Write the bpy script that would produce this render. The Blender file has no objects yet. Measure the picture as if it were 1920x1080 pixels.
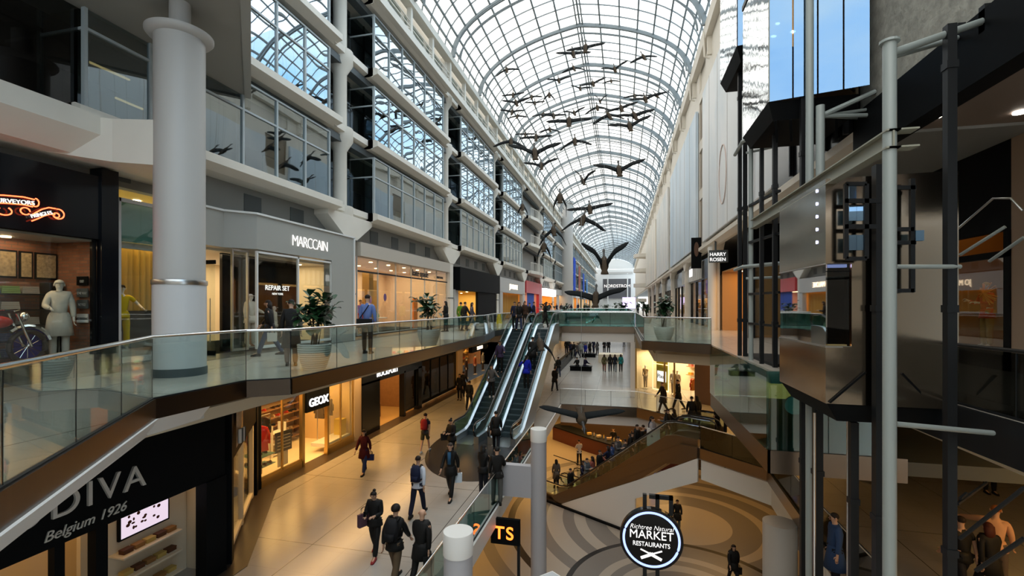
import bpy, bmesh, math, random
from mathutils import Vector, Matrix, noise
random.seed(7)
C = bpy.context.scene.collection
SC = bpy.context.scene
# ------------------------------------------------------------ camera
FPX = 885.0; CXP = 960.0; CYP = 572.0; TH = math.atan(208 / 885.0); ST = math.sin(TH); CT = math.cos(TH); EYE = 1.5
cam = bpy.data.cameras.new('camera'); camo = bpy.data.objects.new('camera', cam); C.objects.link(camo)
camo.location = (0, 0, EYE); camo.rotation_euler = (math.radians(90), 0, TH)
cam.sensor_width = 36; cam.lens = 36 * FPX / 1920; cam.shift_y = (CYP - 540) / 1920
cam.clip_start = 0.05; cam.clip_end = 2000
SC.camera = camo
# ------------------------------------------------------------ sky
w = bpy.data.worlds.new('sky'); SC.world = w; w.use_nodes = True
nt = w.node_tree; nt.nodes.clear()
def N(nt, t, **k):
    n = nt.nodes.new(t)
    for a, b in k.items():
        if a in n.inputs: n.inputs[a].default_value = b
        else: setattr(n, a, b)
    return n
tc = N(nt, 'ShaderNodeTexCoord'); mp = N(nt, 'ShaderNodeMapping'); mp.inputs['Scale'].default_value = (1, 1, 2.2)
no = N(nt, 'ShaderNodeTexNoise', Scale=2.6, Detail=6.0, Roughness=0.55)
sp = N(nt, 'ShaderNodeSeparateXYZ'); mr = N(nt, 'ShaderNodeMapRange')
nt.links.new(tc.outputs['Generated'], mp.inputs[0]); nt.links.new(mp.outputs[0], no.inputs[0]); nt.links.new(tc.outputs['Generated'], sp.inputs[0])
mr.inputs[1].default_value = -0.75; mr.inputs[2].default_value = 0.55; mr.inputs[3].default_value = 0.36; mr.inputs[4].default_value = -0.14
nt.links.new(sp.outputs[0], mr.inputs[0])
ad = N(nt, 'ShaderNodeMath', operation='ADD'); nt.links.new(no.outputs[0], ad.inputs[0]); nt.links.new(mr.outputs[0], ad.inputs[1])
cr = N(nt, 'ShaderNodeValToRGB')
el = cr.color_ramp.elements; el[0].position = 0.26; el[0].color = (0.30, 0.55, 0.80, 1); el[1].position = 0.60; el[1].color = (1.0, 0.955, 0.89, 1)
e = el.new(0.47); e.color = (0.76, 0.86, 0.93, 1)
nt.links.new(ad.outputs[0], cr.inputs[0])
bg = N(nt, 'ShaderNodeBackground', Strength=2.3); out = N(nt, 'ShaderNodeOutputWorld')
nt.links.new(cr.outputs[0], bg.inputs[0]); nt.links.new(bg.outputs[0], out.inputs[0])
# ------------------------------------------------------------ soft daylight from the right, added to lift facade and floors
sl = bpy.data.lights.new('daylight', 'SUN'); sl.energy = 1.7; sl.angle = math.radians(70); sl.color = (1.0, 0.98, 0.95)
so = bpy.data.objects.new('daylight', sl); C.objects.link(so); so.rotation_euler = Vector((0.50, 0.22, 0.84)).to_track_quat('Z', 'Y').to_euler()
# ------------------------------------------------------------ view
SC.view_settings.view_transform = 'Standard'; SC.view_settings.look = 'None'; SC.view_settings.gamma = 1.0
SC.view_settings.use_curve_mapping = False; SC.view_settings.exposure = 0.25
SC.cycles.max_bounces = 9; SC.cycles.transparent_max_bounces = 24; SC.cycles.glossy_bounces = 4; SC.cycles.diffuse_bounces = 4
SC.cycles.caustics_reflective = False; SC.cycles.caustics_refractive = False
SC.cycles.sample_clamp_indirect = 4.0
PI = math.pi; R = math.radians
# ------------------------------------------------------------ pixel <-> place helpers (all give real positions)
def on_z(px, py, z):
    d = FPX * (EYE - z) / (py - CYP); u = (px - CXP) * d / FPX
    return Vector((u * CT - d * ST, u * ST + d * CT, z))
def at_d(px, py, d):
    u = (px - CXP) * d / FPX
    return Vector((u * CT - d * ST, u * ST + d * CT, EYE - (py - CYP) * d / FPX))
def on_x(px, py, x):
    u = (px - CXP) / FPX; dx = u * CT - ST; t = x / dx
    return Vector((x, t * (u * ST + CT), EYE - (py - CYP) / FPX * t))
def on_y(px, py, y):
    u = (px - CXP) / FPX; t = y / (u * ST + CT)
    return Vector((t * (u * CT - ST), y, EYE - (py - CYP) / FPX * t))
# ------------------------------------------------------------ materials
def mat(name, col, rough=0.5, metal=0.0, spec=0.5, emit=None, es=0.0, noise_amt=0.0, nscale=8.0, bump=0.0, bscale=40.0, alpha=1.0, aniso=0.0):
    m = bpy.data.materials.new(name); m.use_nodes = True; t = m.node_tree; b = t.nodes['Principled BSDF']
    b.inputs['Base Color'].default_value = (*col, 1); b.inputs['Roughness'].default_value = rough; b.inputs['Metallic'].default_value = metal
    b.inputs['Specular IOR Level'].default_value = spec
    if emit: b.inputs['Emission Color'].default_value = (*emit, 1); b.inputs['Emission Strength'].default_value = es
    if noise_amt:
        tc = N(t, 'ShaderNodeTexCoord'); n = N(t, 'ShaderNodeTexNoise', Scale=nscale, Detail=5.0)
        mx = N(t, 'ShaderNodeMix', data_type='RGBA'); mx.inputs[6].default_value = (*[c * (1 - noise_amt) for c in col], 1); mx.inputs[7].default_value = (*[min(1, c * (1 + noise_amt)) for c in col], 1)
        t.links.new(tc.outputs['Object'], n.inputs[0]); t.links.new(n.outputs[0], mx.inputs[0]); t.links.new(mx.outputs[2], b.inputs['Base Color'])
    if bump:
        tc = N(t, 'ShaderNodeTexCoord'); n = N(t, 'ShaderNodeTexNoise', Scale=bscale, Detail=4.0); bp = N(t, 'ShaderNodeBump', Strength=bump)
        bp.inputs['Distance'].default_value = 0.02
        t.links.new(tc.outputs['Object'], n.inputs[0]); t.links.new(n.outputs[0], bp.inputs['Height']); t.links.new(bp.outputs[0], b.inputs['Normal'])
    return m
def glass(name, tint, refl=0.10, rough=0.02, wave=0.0, wscale=0.8, fac_power=None, refl_col=(1, 1, 1)):
    m = bpy.data.materials.new(name); m.use_nodes = True; t = m.node_tree; t.nodes.clear()
    tr = N(t, 'ShaderNodeBsdfTransparent'); tr.inputs[0].default_value = (*tint, 1)
    gl = N(t, 'ShaderNodeBsdfGlossy', Roughness=rough); gl.inputs[0].default_value = (*refl_col, 1)
    fr = N(t, 'ShaderNodeLayerWeight', Blend=0.35); mr = N(t, 'ShaderNodeMapRange'); mr.inputs[3].default_value = refl; mr.inputs[4].default_value = 0.95 if fac_power is None else fac_power
    mx = N(t, 'ShaderNodeMixShader'); o = N(t, 'ShaderNodeOutputMaterial')
    pw = N(t, 'ShaderNodeMath', operation='POWER'); pw.inputs[1].default_value = 2.0
    t.links.new(fr.outputs['Facing'], pw.inputs[0]); t.links.new(pw.outputs[0], mr.inputs[0]); t.links.new(mr.outputs[0], mx.inputs[0])
    t.links.new(tr.outputs[0], mx.inputs[1]); t.links.new(gl.outputs[0], mx.inputs[2]); t.links.new(mx.outputs[0], o.inputs[0])
    if wave:
        tc = N(t, 'ShaderNodeTexCoord'); oi = N(t, 'ShaderNodeNewGeometry'); n = N(t, 'ShaderNodeTexNoise', Scale=wscale, Detail=0.0, Distortion=0.3)
        mp = N(t, 'ShaderNodeMapping'); mp.inputs['Scale'].default_value = (1, 1, 1.0)
        bp = N(t, 'ShaderNodeBump', Strength=1.0); bp.inputs['Distance'].default_value = wave
        va = N(t, 'ShaderNodeVectorMath', operation='ADD')
        rv = N(t, 'ShaderNodeMath', operation='MULTIPLY'); rv.inputs[1].default_value = 31.0
        t.links.new(oi.outputs['Random Per Island'], rv.inputs[0])
        t.links.new(oi.outputs['Position'], va.inputs[0]); t.links.new(rv.outputs[0], va.inputs[1])
        t.links.new(va.outputs[0], mp.inputs[0]); t.links.new(mp.outputs[0], n.inputs[0])
        t.links.new(n.outputs[0], bp.inputs['Height']); t.links.new(bp.outputs[0], gl.inputs['Normal'])
    return m
def emis(name, col, s):
    m = bpy.data.materials.new(name); m.use_nodes = True; t = m.node_tree; t.nodes.clear()
    e = N(t, 'ShaderNodeEmission', Strength=s); e.inputs[0].default_value = (*col, 1); o = N(t, 'ShaderNodeOutputMaterial'); t.links.new(e.outputs[0], o.inputs[0])
    return m
M = {}
M['cream'] = mat('cream_paint', (0.72, 0.68, 0.60), 0.55, noise_amt=0.06, nscale=1.5)
M['white'] = mat('white_paint', (0.72, 0.72, 0.70), 0.5)
M['offwhite'] = mat('offwhite_column_paint', (0.48, 0.465, 0.44), 0.45)
M['tilewhite'] = mat('white_column_tile', (0.62, 0.63, 0.62), 0.3)
M['grey'] = mat('grey_paint', (0.24, 0.245, 0.235), 0.5)
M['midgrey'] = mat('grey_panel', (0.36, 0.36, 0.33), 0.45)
M['darkgrey'] = mat('dark_grey_paint', (0.07, 0.085, 0.09), 0.5)
M['black'] = mat('black_paint', (0.006, 0.007, 0.008), 0.5, spec=0.04)
M['gloss_black'] = mat('black_lacquer', (0.005, 0.006, 0.008), 0.15, spec=0.3)
M['steel'] = mat('brushed_steel', (0.62, 0.63, 0.63), 0.28, 1.0)
M['chrome'] = mat('polished_rail_steel', (0.75, 0.77, 0.78), 0.12, 1.0)
M['bronze'] = mat('bronze_fascia_metal', (0.24, 0.195, 0.155), 0.3, 1.0, bump=0.05, bscale=3.0)
M['fascia_dark'] = mat('dark_bronze_fascia', (0.12, 0.10, 0.085), 0.28, 1.0)
M['mirror'] = mat('mirror_stainless', (0.38, 0.33, 0.27), 0.13, 1.0, bump=0.12, bscale=1.3)
M['polegrey'] = mat('grey_green_steel_paint', (0.28, 0.33, 0.33), 0.4)
M['darksteel'] = mat('dark_steel_paint', (0.009, 0.011, 0.013), 0.45, spec=0.25)
M['rib'] = mat('roof_steel_paint', (0.22, 0.255, 0.27), 0.5)
M['esc_skin'] = mat('escalator_stainless', (0.42, 0.49, 0.55), 0.38, 1.0)
M['step'] = mat('escalator_step_metal', (0.045, 0.07, 0.08), 0.45, 0.4)
M['rubber'] = mat('black_rubber', (0.01, 0.01, 0.01), 0.4)
M['brick'] = None
M['warmwhite'] = mat('warm_white_wall', (0.75, 0.66, 0.50), 0.6)
M['wood'] = mat('brown_wood', (0.28, 0.15, 0.07), 0.4, noise_amt=0.25, nscale=5)
M['redwood'] = mat('red_brown_counter', (0.10, 0.02, 0.01), 0.35)
M['plate'] = mat('dark_marble', (0.028, 0.026, 0.027), 0.25)
M['concrete'] = mat('rough_concrete', (0.27, 0.28, 0.255), 0.85, noise_amt=0.6, nscale=4.5, bump=0.7, bscale=14)
M['leaf'] = mat('dark_glossy_leaf', (0.018, 0.06, 0.022), 0.35, noise_amt=0.4, nscale=9)
M['bark'] = mat('bark', (0.10, 0.07, 0.045), 0.8)
M['soil'] = mat('potting_soil', (0.03, 0.02, 0.015), 0.9)
M['coltile'] = mat('x', (0.6,0.6,0.6), 0.3)
M['planter'] = mat('ribbed_white_planter', (0.66, 0.64, 0.60), 0.5)
M['rubberball'] = mat('rubber', (0.02, 0.02, 0.02), 0.6)
M['g_rail'] = glass('balustrade_glass', (0.80, 0.88, 0.86), 0.07)
M['g_clear'] = glass('clear_low_iron_glass', (0.93, 0.95, 0.945), 0.015, fac_power=0.35)
M['g_railedge'] = mat('green_glass_edge', (0.12, 0.30, 0.29), 0.15)
M['g_shop'] = glass('shop_glass', (0.93, 0.95, 0.93), 0.05, fac_power=0.5)
M['g_win'] = glass('office_glass', (0.30, 0.40, 0.42), 0.60, 0.015, wave=0.016, wscale=0.55, refl_col=(0.74, 0.84, 0.92))
M['g_win2'] = glass('office_glass_lower', (0.42, 0.50, 0.48), 0.30, 0.02, wave=0.010, wscale=0.5, refl_col=(0.80, 0.92, 1.0))
M['g_dark'] = glass('tinted_dark_glass', (0.22, 0.24, 0.24), 0.04, fac_power=0.28)
M['g_teal'] = glass('teal_glass', (0.42, 0.66, 0.65), 0.13)
M['g_roof'] = glass('roof_glass', (0.92, 0.94, 0.94), 0.05, 0.05, fac_power=0.4)
M['g_blue'] = glass('lift_car_glass', (0.30, 0.45, 0.55), 0.55, 0.01, refl_col=(0.26, 0.42, 0.62), wave=0.004)
M['lampwarm'] = emis('warm_lamp', (1.0, 0.72, 0.38), 12)
M['lampwarm_soft'] = emis('warm_lamp_soft', (1.0, 0.66, 0.28), 2.6)
M['lampwhite'] = emis('white_lamp', (1.0, 0.9, 0.78), 10)
M['letter_white'] = emis('lit_white_letter', (1.0, 0.97, 0.93), 1.25)
M['letter_blue'] = emis('lit_blue_ring', (0.35, 0.48, 1.0), 3.0)
M['letter_orange'] = emis('led_orange', (1.0, 0.17, 0.02), 3.2)
M['neon_red'] = emis('red_neon', (1.0, 0.09, 0.03), 6)
M['letter_warm'] = emis('lit_warm_letter', (1.0, 0.75, 0.5), 3)
M['blueled'] = emis('blue_led', (0.45, 0.5, 1.0), 6)
M['letter_steel'] = mat('satin_letter', (0.66, 0.67, 0.66), 0.4, 0.3)
M['letter_dark'] = mat('dark_letter', (0.03, 0.03, 0.03), 0.4)
def cloth(c, r=0.85): 
    k = 'cl%02x%02x%02x' % tuple(int(v * 255) for v in c)
    if k not in M: M[k] = mat('cloth_' + k, c, r, spec=0.2)
    return M[k]
def brickmat():
    m = bpy.data.materials.new('brick_wall'); m.use_nodes = True; t = m.node_tree; b = t.nodes['Principled BSDF']
    g = N(t, 'ShaderNodeNewGeometry'); s = N(t, 'ShaderNodeSeparateXYZ'); c = N(t, 'ShaderNodeCombineXYZ'); k = N(t, 'ShaderNodeTexBrick', Scale=1.0)
    a = N(t, 'ShaderNodeMath', operation='ADD')
    t.links.new(g.outputs['Position'], s.inputs[0]); t.links.new(s.outputs[0], a.inputs[0]); t.links.new(s.outputs[1], a.inputs[1]); t.links.new(a.outputs[0], c.inputs[0]); t.links.new(s.outputs[2], c.inputs[1])
    t.links.new(c.outputs[0], k.inputs[0])
    k.inputs['Color1'].default_value = (0.32, 0.12, 0.06, 1); k.inputs['Color2'].default_value = (0.20, 0.07, 0.035, 1); k.inputs['Mortar'].default_value = (0.16, 0.10, 0.07, 1)
    k.inputs['Brick Width'].default_value = 0.22; k.inputs['Row Height'].default_value = 0.072; k.inputs['Mortar Size'].default_value = 0.008
    t.links.new(k.outputs[0], b.inputs['Base Color']); b.inputs['Roughness'].default_value = 0.85
    return m
M['brick'] = brickmat()
def floormat(name, c1, c2, line, jx, jy, ox=0.0, oy=0.0, rough=0.22, fine=1.0):
    m = bpy.data.materials.new(name); m.use_nodes = True; t = m.node_tree; b = t.nodes['Principled BSDF']
    g = N(t, 'ShaderNodeNewGeometry'); s = N(t, 'ShaderNodeSeparateXYZ'); t.links.new(g.outputs['Position'], s.inputs[0])
    def lines(i, per, off, wdt):
        a = N(t, 'ShaderNodeMath', operation='ADD'); a.inputs[1].default_value = off + 300 * per; t.links.new(s.outputs[i], a.inputs[0])
        md = N(t, 'ShaderNodeMath', operation='MODULO'); md.inputs[1].default_value = per; t.links.new(a.outputs[0], md.inputs[0])
        lt = N(t, 'ShaderNodeMath', operation='LESS_THAN'); lt.inputs[1].default_value = wdt; t.links.new(md.outputs[0], lt.inputs[0]); return lt
    def mx_(a, b_):
        x = N(t, 'ShaderNodeMath', operation='MAXIMUM'); t.links.new(a.outputs[0], x.inputs[0]); t.links.new(b_.outputs[0], x.inputs[1]); return x
    big = mx_(lines(0, jx, ox, 0.022), lines(1, jy, oy, 0.022)); sm = mx_(lines(0, fine, ox, 0.006), lines(1, fine, oy, 0.006))
    n = N(t, 'ShaderNodeTexNoise', Scale=1.3, Detail=6.0); n2 = N(t, 'ShaderNodeTexNoise', Scale=60.0, Detail=2.0)
    t.links.new(g.outputs['Position'], n.inputs[0]); t.links.new(g.outputs['Position'], n2.inputs[0])
    mm = N(t, 'ShaderNodeMath', operation='MULTIPLY_ADD'); mm.inputs[1].default_value = 0.4; t.links.new(n2.outputs[0], mm.inputs[0]); t.links.new(n.outputs[0], mm.inputs[2])
    m0 = N(t, 'ShaderNodeMix', data_type='RGBA'); m0.inputs[6].default_value = (*c1, 1); m0.inputs[7].default_value = (*c2, 1); t.links.new(mm.outputs[0], m0.inputs[0])
    m1 = N(t, 'ShaderNodeMix', data_type='RGBA'); m1.inputs[7].default_value = (*[0.72 * v for v in c1], 1); t.links.new(sm.outputs[0], m1.inputs[0]); t.links.new(m0.outputs[2], m1.inputs[6])
    m2 = N(t, 'ShaderNodeMix', data_type='RGBA'); m2.inputs[7].default_value = (*line, 1); t.links.new(big.outputs[0], m2.inputs[0]); t.links.new(m1.outputs[2], m2.inputs[6])
    t.links.new(m2.outputs[2], b.inputs['Base Color']); b.inputs['Roughness'].default_value = rough
    return m
M['floor2'] = floormat('pale_stone_floor', (0.30, 0.285, 0.26), (0.38, 0.36, 0.33), (0.07, 0.06, 0.055), 3.0, 4.4, 1.9, 2.4)
M['floor3'] = floormat('upper_stone_floor', (0.42, 0.39, 0.34), (0.50, 0.47, 0.42), (0.16, 0.14, 0.12), 3.0, 4.4, 0.4, 2.4, 0.18)
def ringmat():
    m = bpy.data.materials.new('ringed_terrazzo'); m.use_nodes = True; t = m.node_tree; b = t.nodes['Principled BSDF']
    g = N(t, 'ShaderNodeNewGeometry')
    def dist(cx, cy):
        v = N(t, 'ShaderNodeVectorMath', operation='DISTANCE'); v.inputs[1].default_value = (cx, cy, -9.5); t.links.new(g.outputs['Position'], v.inputs[0]); return v
    def ramp(d, stops, rmax):
        dv = N(t, 'ShaderNodeMath', operation='DIVIDE'); dv.inputs[1].default_value = rmax; t.links.new(d.outputs['Value'], dv.inputs[0])
        r = N(t, 'ShaderNodeValToRGB'); r.color_ramp.interpolation = 'CONSTANT'; e = r.color_ramp.elements
        e[0].position = 0; e[0].color = (*stops[0][1], 1); e[1].position = stops[1][0] / rmax; e[1].color = (*stops[1][1], 1)
        for p, c in stops[2:]:
            x = e.new(p / rmax); x.color = (*c, 1)
        t.links.new(dv.outputs[0], r.inputs[0]); return r
    A = (0.36, 0.32, 0.27); B = (0.18, 0.165, 0.15); K = (0.012, 0.012, 0.014); D = (0.10, 0.095, 0.09); O = (0.40, 0.35, 0.28)
    inner = dist(2.2, 18.5)
    r1 = ramp(inner, [(0, D), (1.5, B), (2.0, A), (2.5, B), (2.9, A), (3.3, B), (4.25, K), (4.5, A)], 6.0)
    outer = dist(3.0, 25.2)
    r2 = ramp(outer, [(0, A), (2.2, B), (3.4, A), (3.9, B), (4.9, A), (5.5, B), (6.0, A), (6.9, B), (7.5, A), (8.5, K), (8.9, A), (9.7, B), (10.3, O)], 30.0)
    ls = N(t, 'ShaderNodeMath', operation='LESS_THAN'); ls.inputs[1].default_value = 4.5; t.links.new(inner.outputs['Value'], ls.inputs[0])
    mx = N(t, 'ShaderNodeMix', data_type='RGBA'); t.links.new(ls.outputs[0], mx.inputs[0]); t.links.new(r2.outputs[0], mx.inputs[6]); t.links.new(r1.outputs[0], mx.inputs[7])
    t.links.new(mx.outputs[2], b.inputs['Base Color']); b.inputs['Roughness'].default_value = 0.25
    return m
M['rings'] = ringmat()
# ------------------------------------------------------------ mesh helpers
def nb(): return bmesh.new()
def box(bm, x0, x1, y0, y1, z0, z1):
    v = [bm.verts.new((x, y, z)) for z in (z0, z1) for x, y in ((x0, y0), (x1, y0), (x1, y1), (x0, y1))]
    for f in ((3, 2, 1, 0), (4, 5, 6, 7), (0, 1, 5, 4), (1, 2, 6, 5), (2, 3, 7, 6), (3, 0, 4, 7)): bm.faces.new([v[i] for i in f])
def hexa(bm, a, b):
    v = [bm.verts.new(p) for p in a] + [bm.verts.new(p) for p in b]; n = len(a)
    bm.faces.new(v[:n][::-1]); bm.faces.new(v[n:])
    for i in range(n): j = (i + 1) % n; bm.faces.new((v[i], v[j], v[n + j], v[n + i]))
def prism(bm, poly, z0, z1): hexa(bm, [(x, y, z0) for x, y in poly], [(x, y, z1) for x, y in poly])
def prism_y(bm, poly, y0, y1): hexa(bm, [(x, y0, z) for x, z in poly], [(x, y1, z) for x, z in poly])
def prism_x(bm, poly, x0, x1): hexa(bm, [(x0, y, z) for y, z in poly], [(x1, y, z) for y, z in poly])
def frame_of(d):
    d = d.normalized(); up = Vector((0, 0, 1)) if abs(d.z) < 0.95 else Vector((1, 0, 0)); a = d.cross(up).normalized(); return a, a.cross(d).normalized()
def tube(bm, pts, r, n=8, caps=True):
    pts = [Vector(p) for p in pts]; rs = r if isinstance(r, (list, tuple)) else [r] * len(pts); rings = []
    for i, p in enumerate(pts):
        d = (pts[min(i + 1, len(pts) - 1)] - pts[max(i - 1, 0)]); a, b = frame_of(d)
        rings.append([bm.verts.new(p + (a * math.cos(2 * PI * k / n) + b * math.sin(2 * PI * k / n)) * rs[i]) for k in range(n)])
    for q in range(len(rings) - 1):
        for k in range(n): bm.faces.new((rings[q][k], rings[q][(k + 1) % n], rings[q + 1][(k + 1) % n], rings[q + 1][k]))
    if caps: bm.faces.new(rings[0][::-1]); bm.faces.new(rings[-1])
def bar(bm, p, q, w=0.05, h=0.05):
    p = Vector(p); q = Vector(q); a, b = frame_of(q - p); a *= w / 2; b *= h / 2
    hexa(bm, [p - a - b, p + a - b, p + a + b, p - a + b], [q - a - b, q + a - b, q + a + b, q - a + b])
def lathe(bm, prof, c=(0, 0, 0), n=24, sx=1, sy=1):
    rings = []
    for r, z in prof: rings.append([bm.verts.new((c[0] + r * sx * math.cos(2 * PI * k / n), c[1] + r * sy * math.sin(2 * PI * k / n), c[2] + z)) for k in range(n)])
    for q in range(len(rings) - 1):
        for k in range(n): bm.faces.new((rings[q][k], rings[q][(k + 1) % n], rings[q + 1][(k + 1) % n], rings[q + 1][k]))
    bm.faces.new(rings[0][::-1]); bm.faces.new(rings[-1])
def loft(bm, rings, closed=True):
    vs = [[bm.verts.new(p) for p in r] for r in rings]; n = len(vs[0])
    for q in range(len(vs) - 1):
        for k in range(n if closed else n - 1): bm.faces.new((vs[q][k], vs[q][(k + 1) % n], vs[q + 1][(k + 1) % n], vs[q + 1][k]))
    if closed: bm.faces.new(vs[0][::-1]); bm.faces.new(vs[-1])
def ellipsoid(bm, c, r, n=12, m=8, rot=None):
    c = Vector(c); rings = []
    for j in range(m + 1):
        t = PI * j / m; s = max(0.02, math.sin(t)); ring = []
        for k in range(n):
            v = Vector((r[0] * s * math.cos(2 * PI * k / n), r[1] * s * math.sin(2 * PI * k / n), -r[2] * math.cos(t)))
            if rot: v = rot @ v
            ring.append(c + v)
        rings.append(ring)
    loft(bm, rings)
def quad(bm, *p): bm.faces.new([bm.verts.new(q) for q in p])
def obj(name, bm, m, parent=None, smooth=False, world=True, fix=True):
    me = bpy.data.meshes.new(name)
    if fix: bmesh.ops.recalc_face_normals(bm, faces=bm.faces)
    bm.to_mesh(me); bm.free()
    if m is not None: me.materials.append(M[m] if isinstance(m, str) else m)
    if smooth:
        for p in me.polygons: p.use_smooth = True
        try: me.set_sharp_from_angle(angle=R(40))
        except Exception: pass
    o = bpy.data.objects.new(name, me); C.objects.link(o)
    if parent is not None:
        o.parent = parent
        if world:
            off = Vector((0, 0, 0)); q = parent
            while q is not None: off += q.location; q = q.parent
            me.transform(Matrix.Translation(-off))
    return o
def thing(name, label, cat, loc=(0, 0, 0), group=None, rz=0.0, kind=None):
    o = bpy.data.objects.new(name, None); C.objects.link(o); o.location = loc; o.rotation_euler = (0, 0, rz); o.empty_display_size = 0.1
    tag(o, label, cat, group, kind); return o
def tag(o, label=None, cat=None, group=None, kind=None):
    if label: o['label'] = label
    if cat: o['category'] = cat
    if group: o['group'] = group
    if kind: o['kind'] = kind
    return o
def struct(name, bm, m, parent=None, smooth=False, label=None, cat=None):
    o = obj(name, bm, m, parent, smooth)
    if parent is None: o['kind'] = 'structure'
    if label: tag(o, label, cat or 'structure')
    return o
def kids(o): return [c for c in list(o.children)]
def dup(o, loc=None, parent=None, rz=None, label=None, group=None):
    c = o.copy(); C.objects.link(c)
    if parent is not None: c.parent = parent
    if loc is not None: c.location = loc
    if rz is not None: c.rotation_euler = (0, 0, rz)
    if label: c['label'] = label
    if group: c['group'] = group
    for k in kids(o): dup(k, parent=c)
    return c
def text(name, s, size, loc, rot, m, parent=None, depth=0.02, align='CENTER', shear=0.0, sx=1.0, bold=0.0, spacing=1.0, smallcaps=False):
    cu = bpy.data.curves.new(name, 'FONT'); cu.body = s; cu.size = size; cu.extrude = depth; cu.align_x = align; cu.align_y = 'BOTTOM_BASELINE'; cu.shear = shear; cu.offset = bold; cu.space_character = spacing
    cu.materials.append(M[m]); o = bpy.data.objects.new(name, cu); C.objects.link(o)
    o.rotation_euler = rot; o.scale = (sx, 1, 1); loc = Vector(loc)
    bpy.context.view_layer.update()
    me = bpy.data.meshes.new_from_object(o.evaluated_get(bpy.context.evaluated_depsgraph_get())); bpy.data.objects.remove(o)
    me.materials.clear(); me.materials.append(M[m]); o = bpy.data.objects.new(name, me); C.objects.link(o); o.rotation_euler = rot; o.scale = (sx, 1, 1)
    if parent is not None:
        o.parent = parent; q = parent
        while q is not None: loc = loc - q.location; q = q.parent
    o.location = loc; return o
RX = (PI / 2, 0, PI / 2); RXn = (PI / 2, 0, -PI / 2); RY = (PI / 2, 0, 0)
def area(name, loc, sx, sy, power, col, rot=(0, 0, 0), spread=None):
    l = bpy.data.lights.new(name, 'AREA'); l.shape = 'RECTANGLE'; l.size = sx; l.size_y = sy; l.energy = power; l.color = col
    if spread: l.spread = spread
    o = bpy.data.objects.new(name, l); C.objects.link(o); o.location = loc; o.rotation_euler = rot; return o
WARM = (1.0, 0.54, 0.16); WARM2 = (1.0, 0.74, 0.42)
# ============================================================ FLOORS
L2 = -4.75; L1 = -9.5
b = nb(); box(b, -16, 16, -2, 110, L1 - 0.3, L1); struct('floor_lowest', b, 'rings')
for i, poly in enumerate([[(-12.3, 2), (-3.85, 2), (-3.85, 29.65), (-12.3, 29.65)],
                          [(-12.3, 29.65), (0.85, 29.65), (3.0, 27.6), (3.9, 26.2), (3.9, 23.4), (14, 23.4), (14, 229), (-12.3, 229)],
                          [(3.9, 23.4), (3.2, 22.0), (5.4, 19.7), (14, 19.7), (14, 23.4)],
                          [(5.4, 19.7), (5.1, 13.9), (5.1, 1), (14, 1), (14, 19.7)]]):
    b = nb(); prism(b, poly, L2 - 0.5, L2); struct('floor_middle_%d' % (i + 1), b, 'floor2')
BAL = [(-3.3, -3), (-3.3, 0.6), (-4.94, 2.79), (-7.25, 5.95), (-7.2, 7.8), (-6.55, 8.25), (-6.45, 16), (-6.6, 22), (-7.2, 26), (-7.0, 29.3)]
b = nb(); prism(b, [(-12.0, -3)] + BAL + [(-12.0, 29.3)], -0.3, 0); struct('floor_upper_left', b, 'floor3')
b = nb(); prism(b, [(-12.0, 29.3), (-4.2, 29.3), (-4.2, 33), (0.8, 33), (0.8, 38), (-12, 38)], -0.3, 0); struct('floor_upper_bridge', b, 'floor3')
b = nb(); prism(b, [(0.8, 20.2), (3.25, 18.9), (14, 18.9), (14, 229), (0.8, 229)], -0.3, 0); struct('floor_upper_right', b, 'floor3')
b = nb(); prism(b, [(3.3, 11.9), (14, 11.9), (14, 18.9), (3.25, 18.9)], -0.3, 0); struct('floor_lift_landing', b, 'floor3')
b = nb(); prism(b, [(4.9, 9), (5.2, 1), (14, 1), (14, 11.9), (4.9, 11.9)], -0.3, 0); struct('floor_upper_near_right', b, 'floor3')
b = nb(); box(b, -12, -6.6, 38, 229, -0.3, 0)
for y0 in (72, 118, 165, 215): box(b, -6.6, 0.8, y0, y0 + 7, -0.3, 0)
struct('floor_upper_far', b, 'floor3')
# slab bodies / soffits
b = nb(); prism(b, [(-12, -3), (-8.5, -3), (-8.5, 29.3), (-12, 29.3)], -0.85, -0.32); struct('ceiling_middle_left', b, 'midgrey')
b = nb(); box(b, -8.5, -8.3, 4.6, 29.3, -0.87, -0.62); struct('trim_soffit_beam', b, 'warmwhite')
b = nb(); box(b, -12, -6.9, 38, 229, -0.9, -0.32); box(b, 1.4, 14, 21.4, 229, -0.9, -0.32); struct('ceiling_middle_far', b, 'warmwhite')
b = nb(); box(b, -12, 0.6, 33.4, 37.8, -1.04, -0.32); box(b, -12, -4.4, 29.5, 33.4, -0.9, -0.32); struct('ceiling_under_bridge', b, 'white')
b = nb(); box(b, -4.2, 0.75, 33.06, 33.38, -1.04, -0.41); box(b, 0.5, 0.8, 33.06, 33.38, L2, -1.04); struct('beam_bridge_front', b, 'white')
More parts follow.
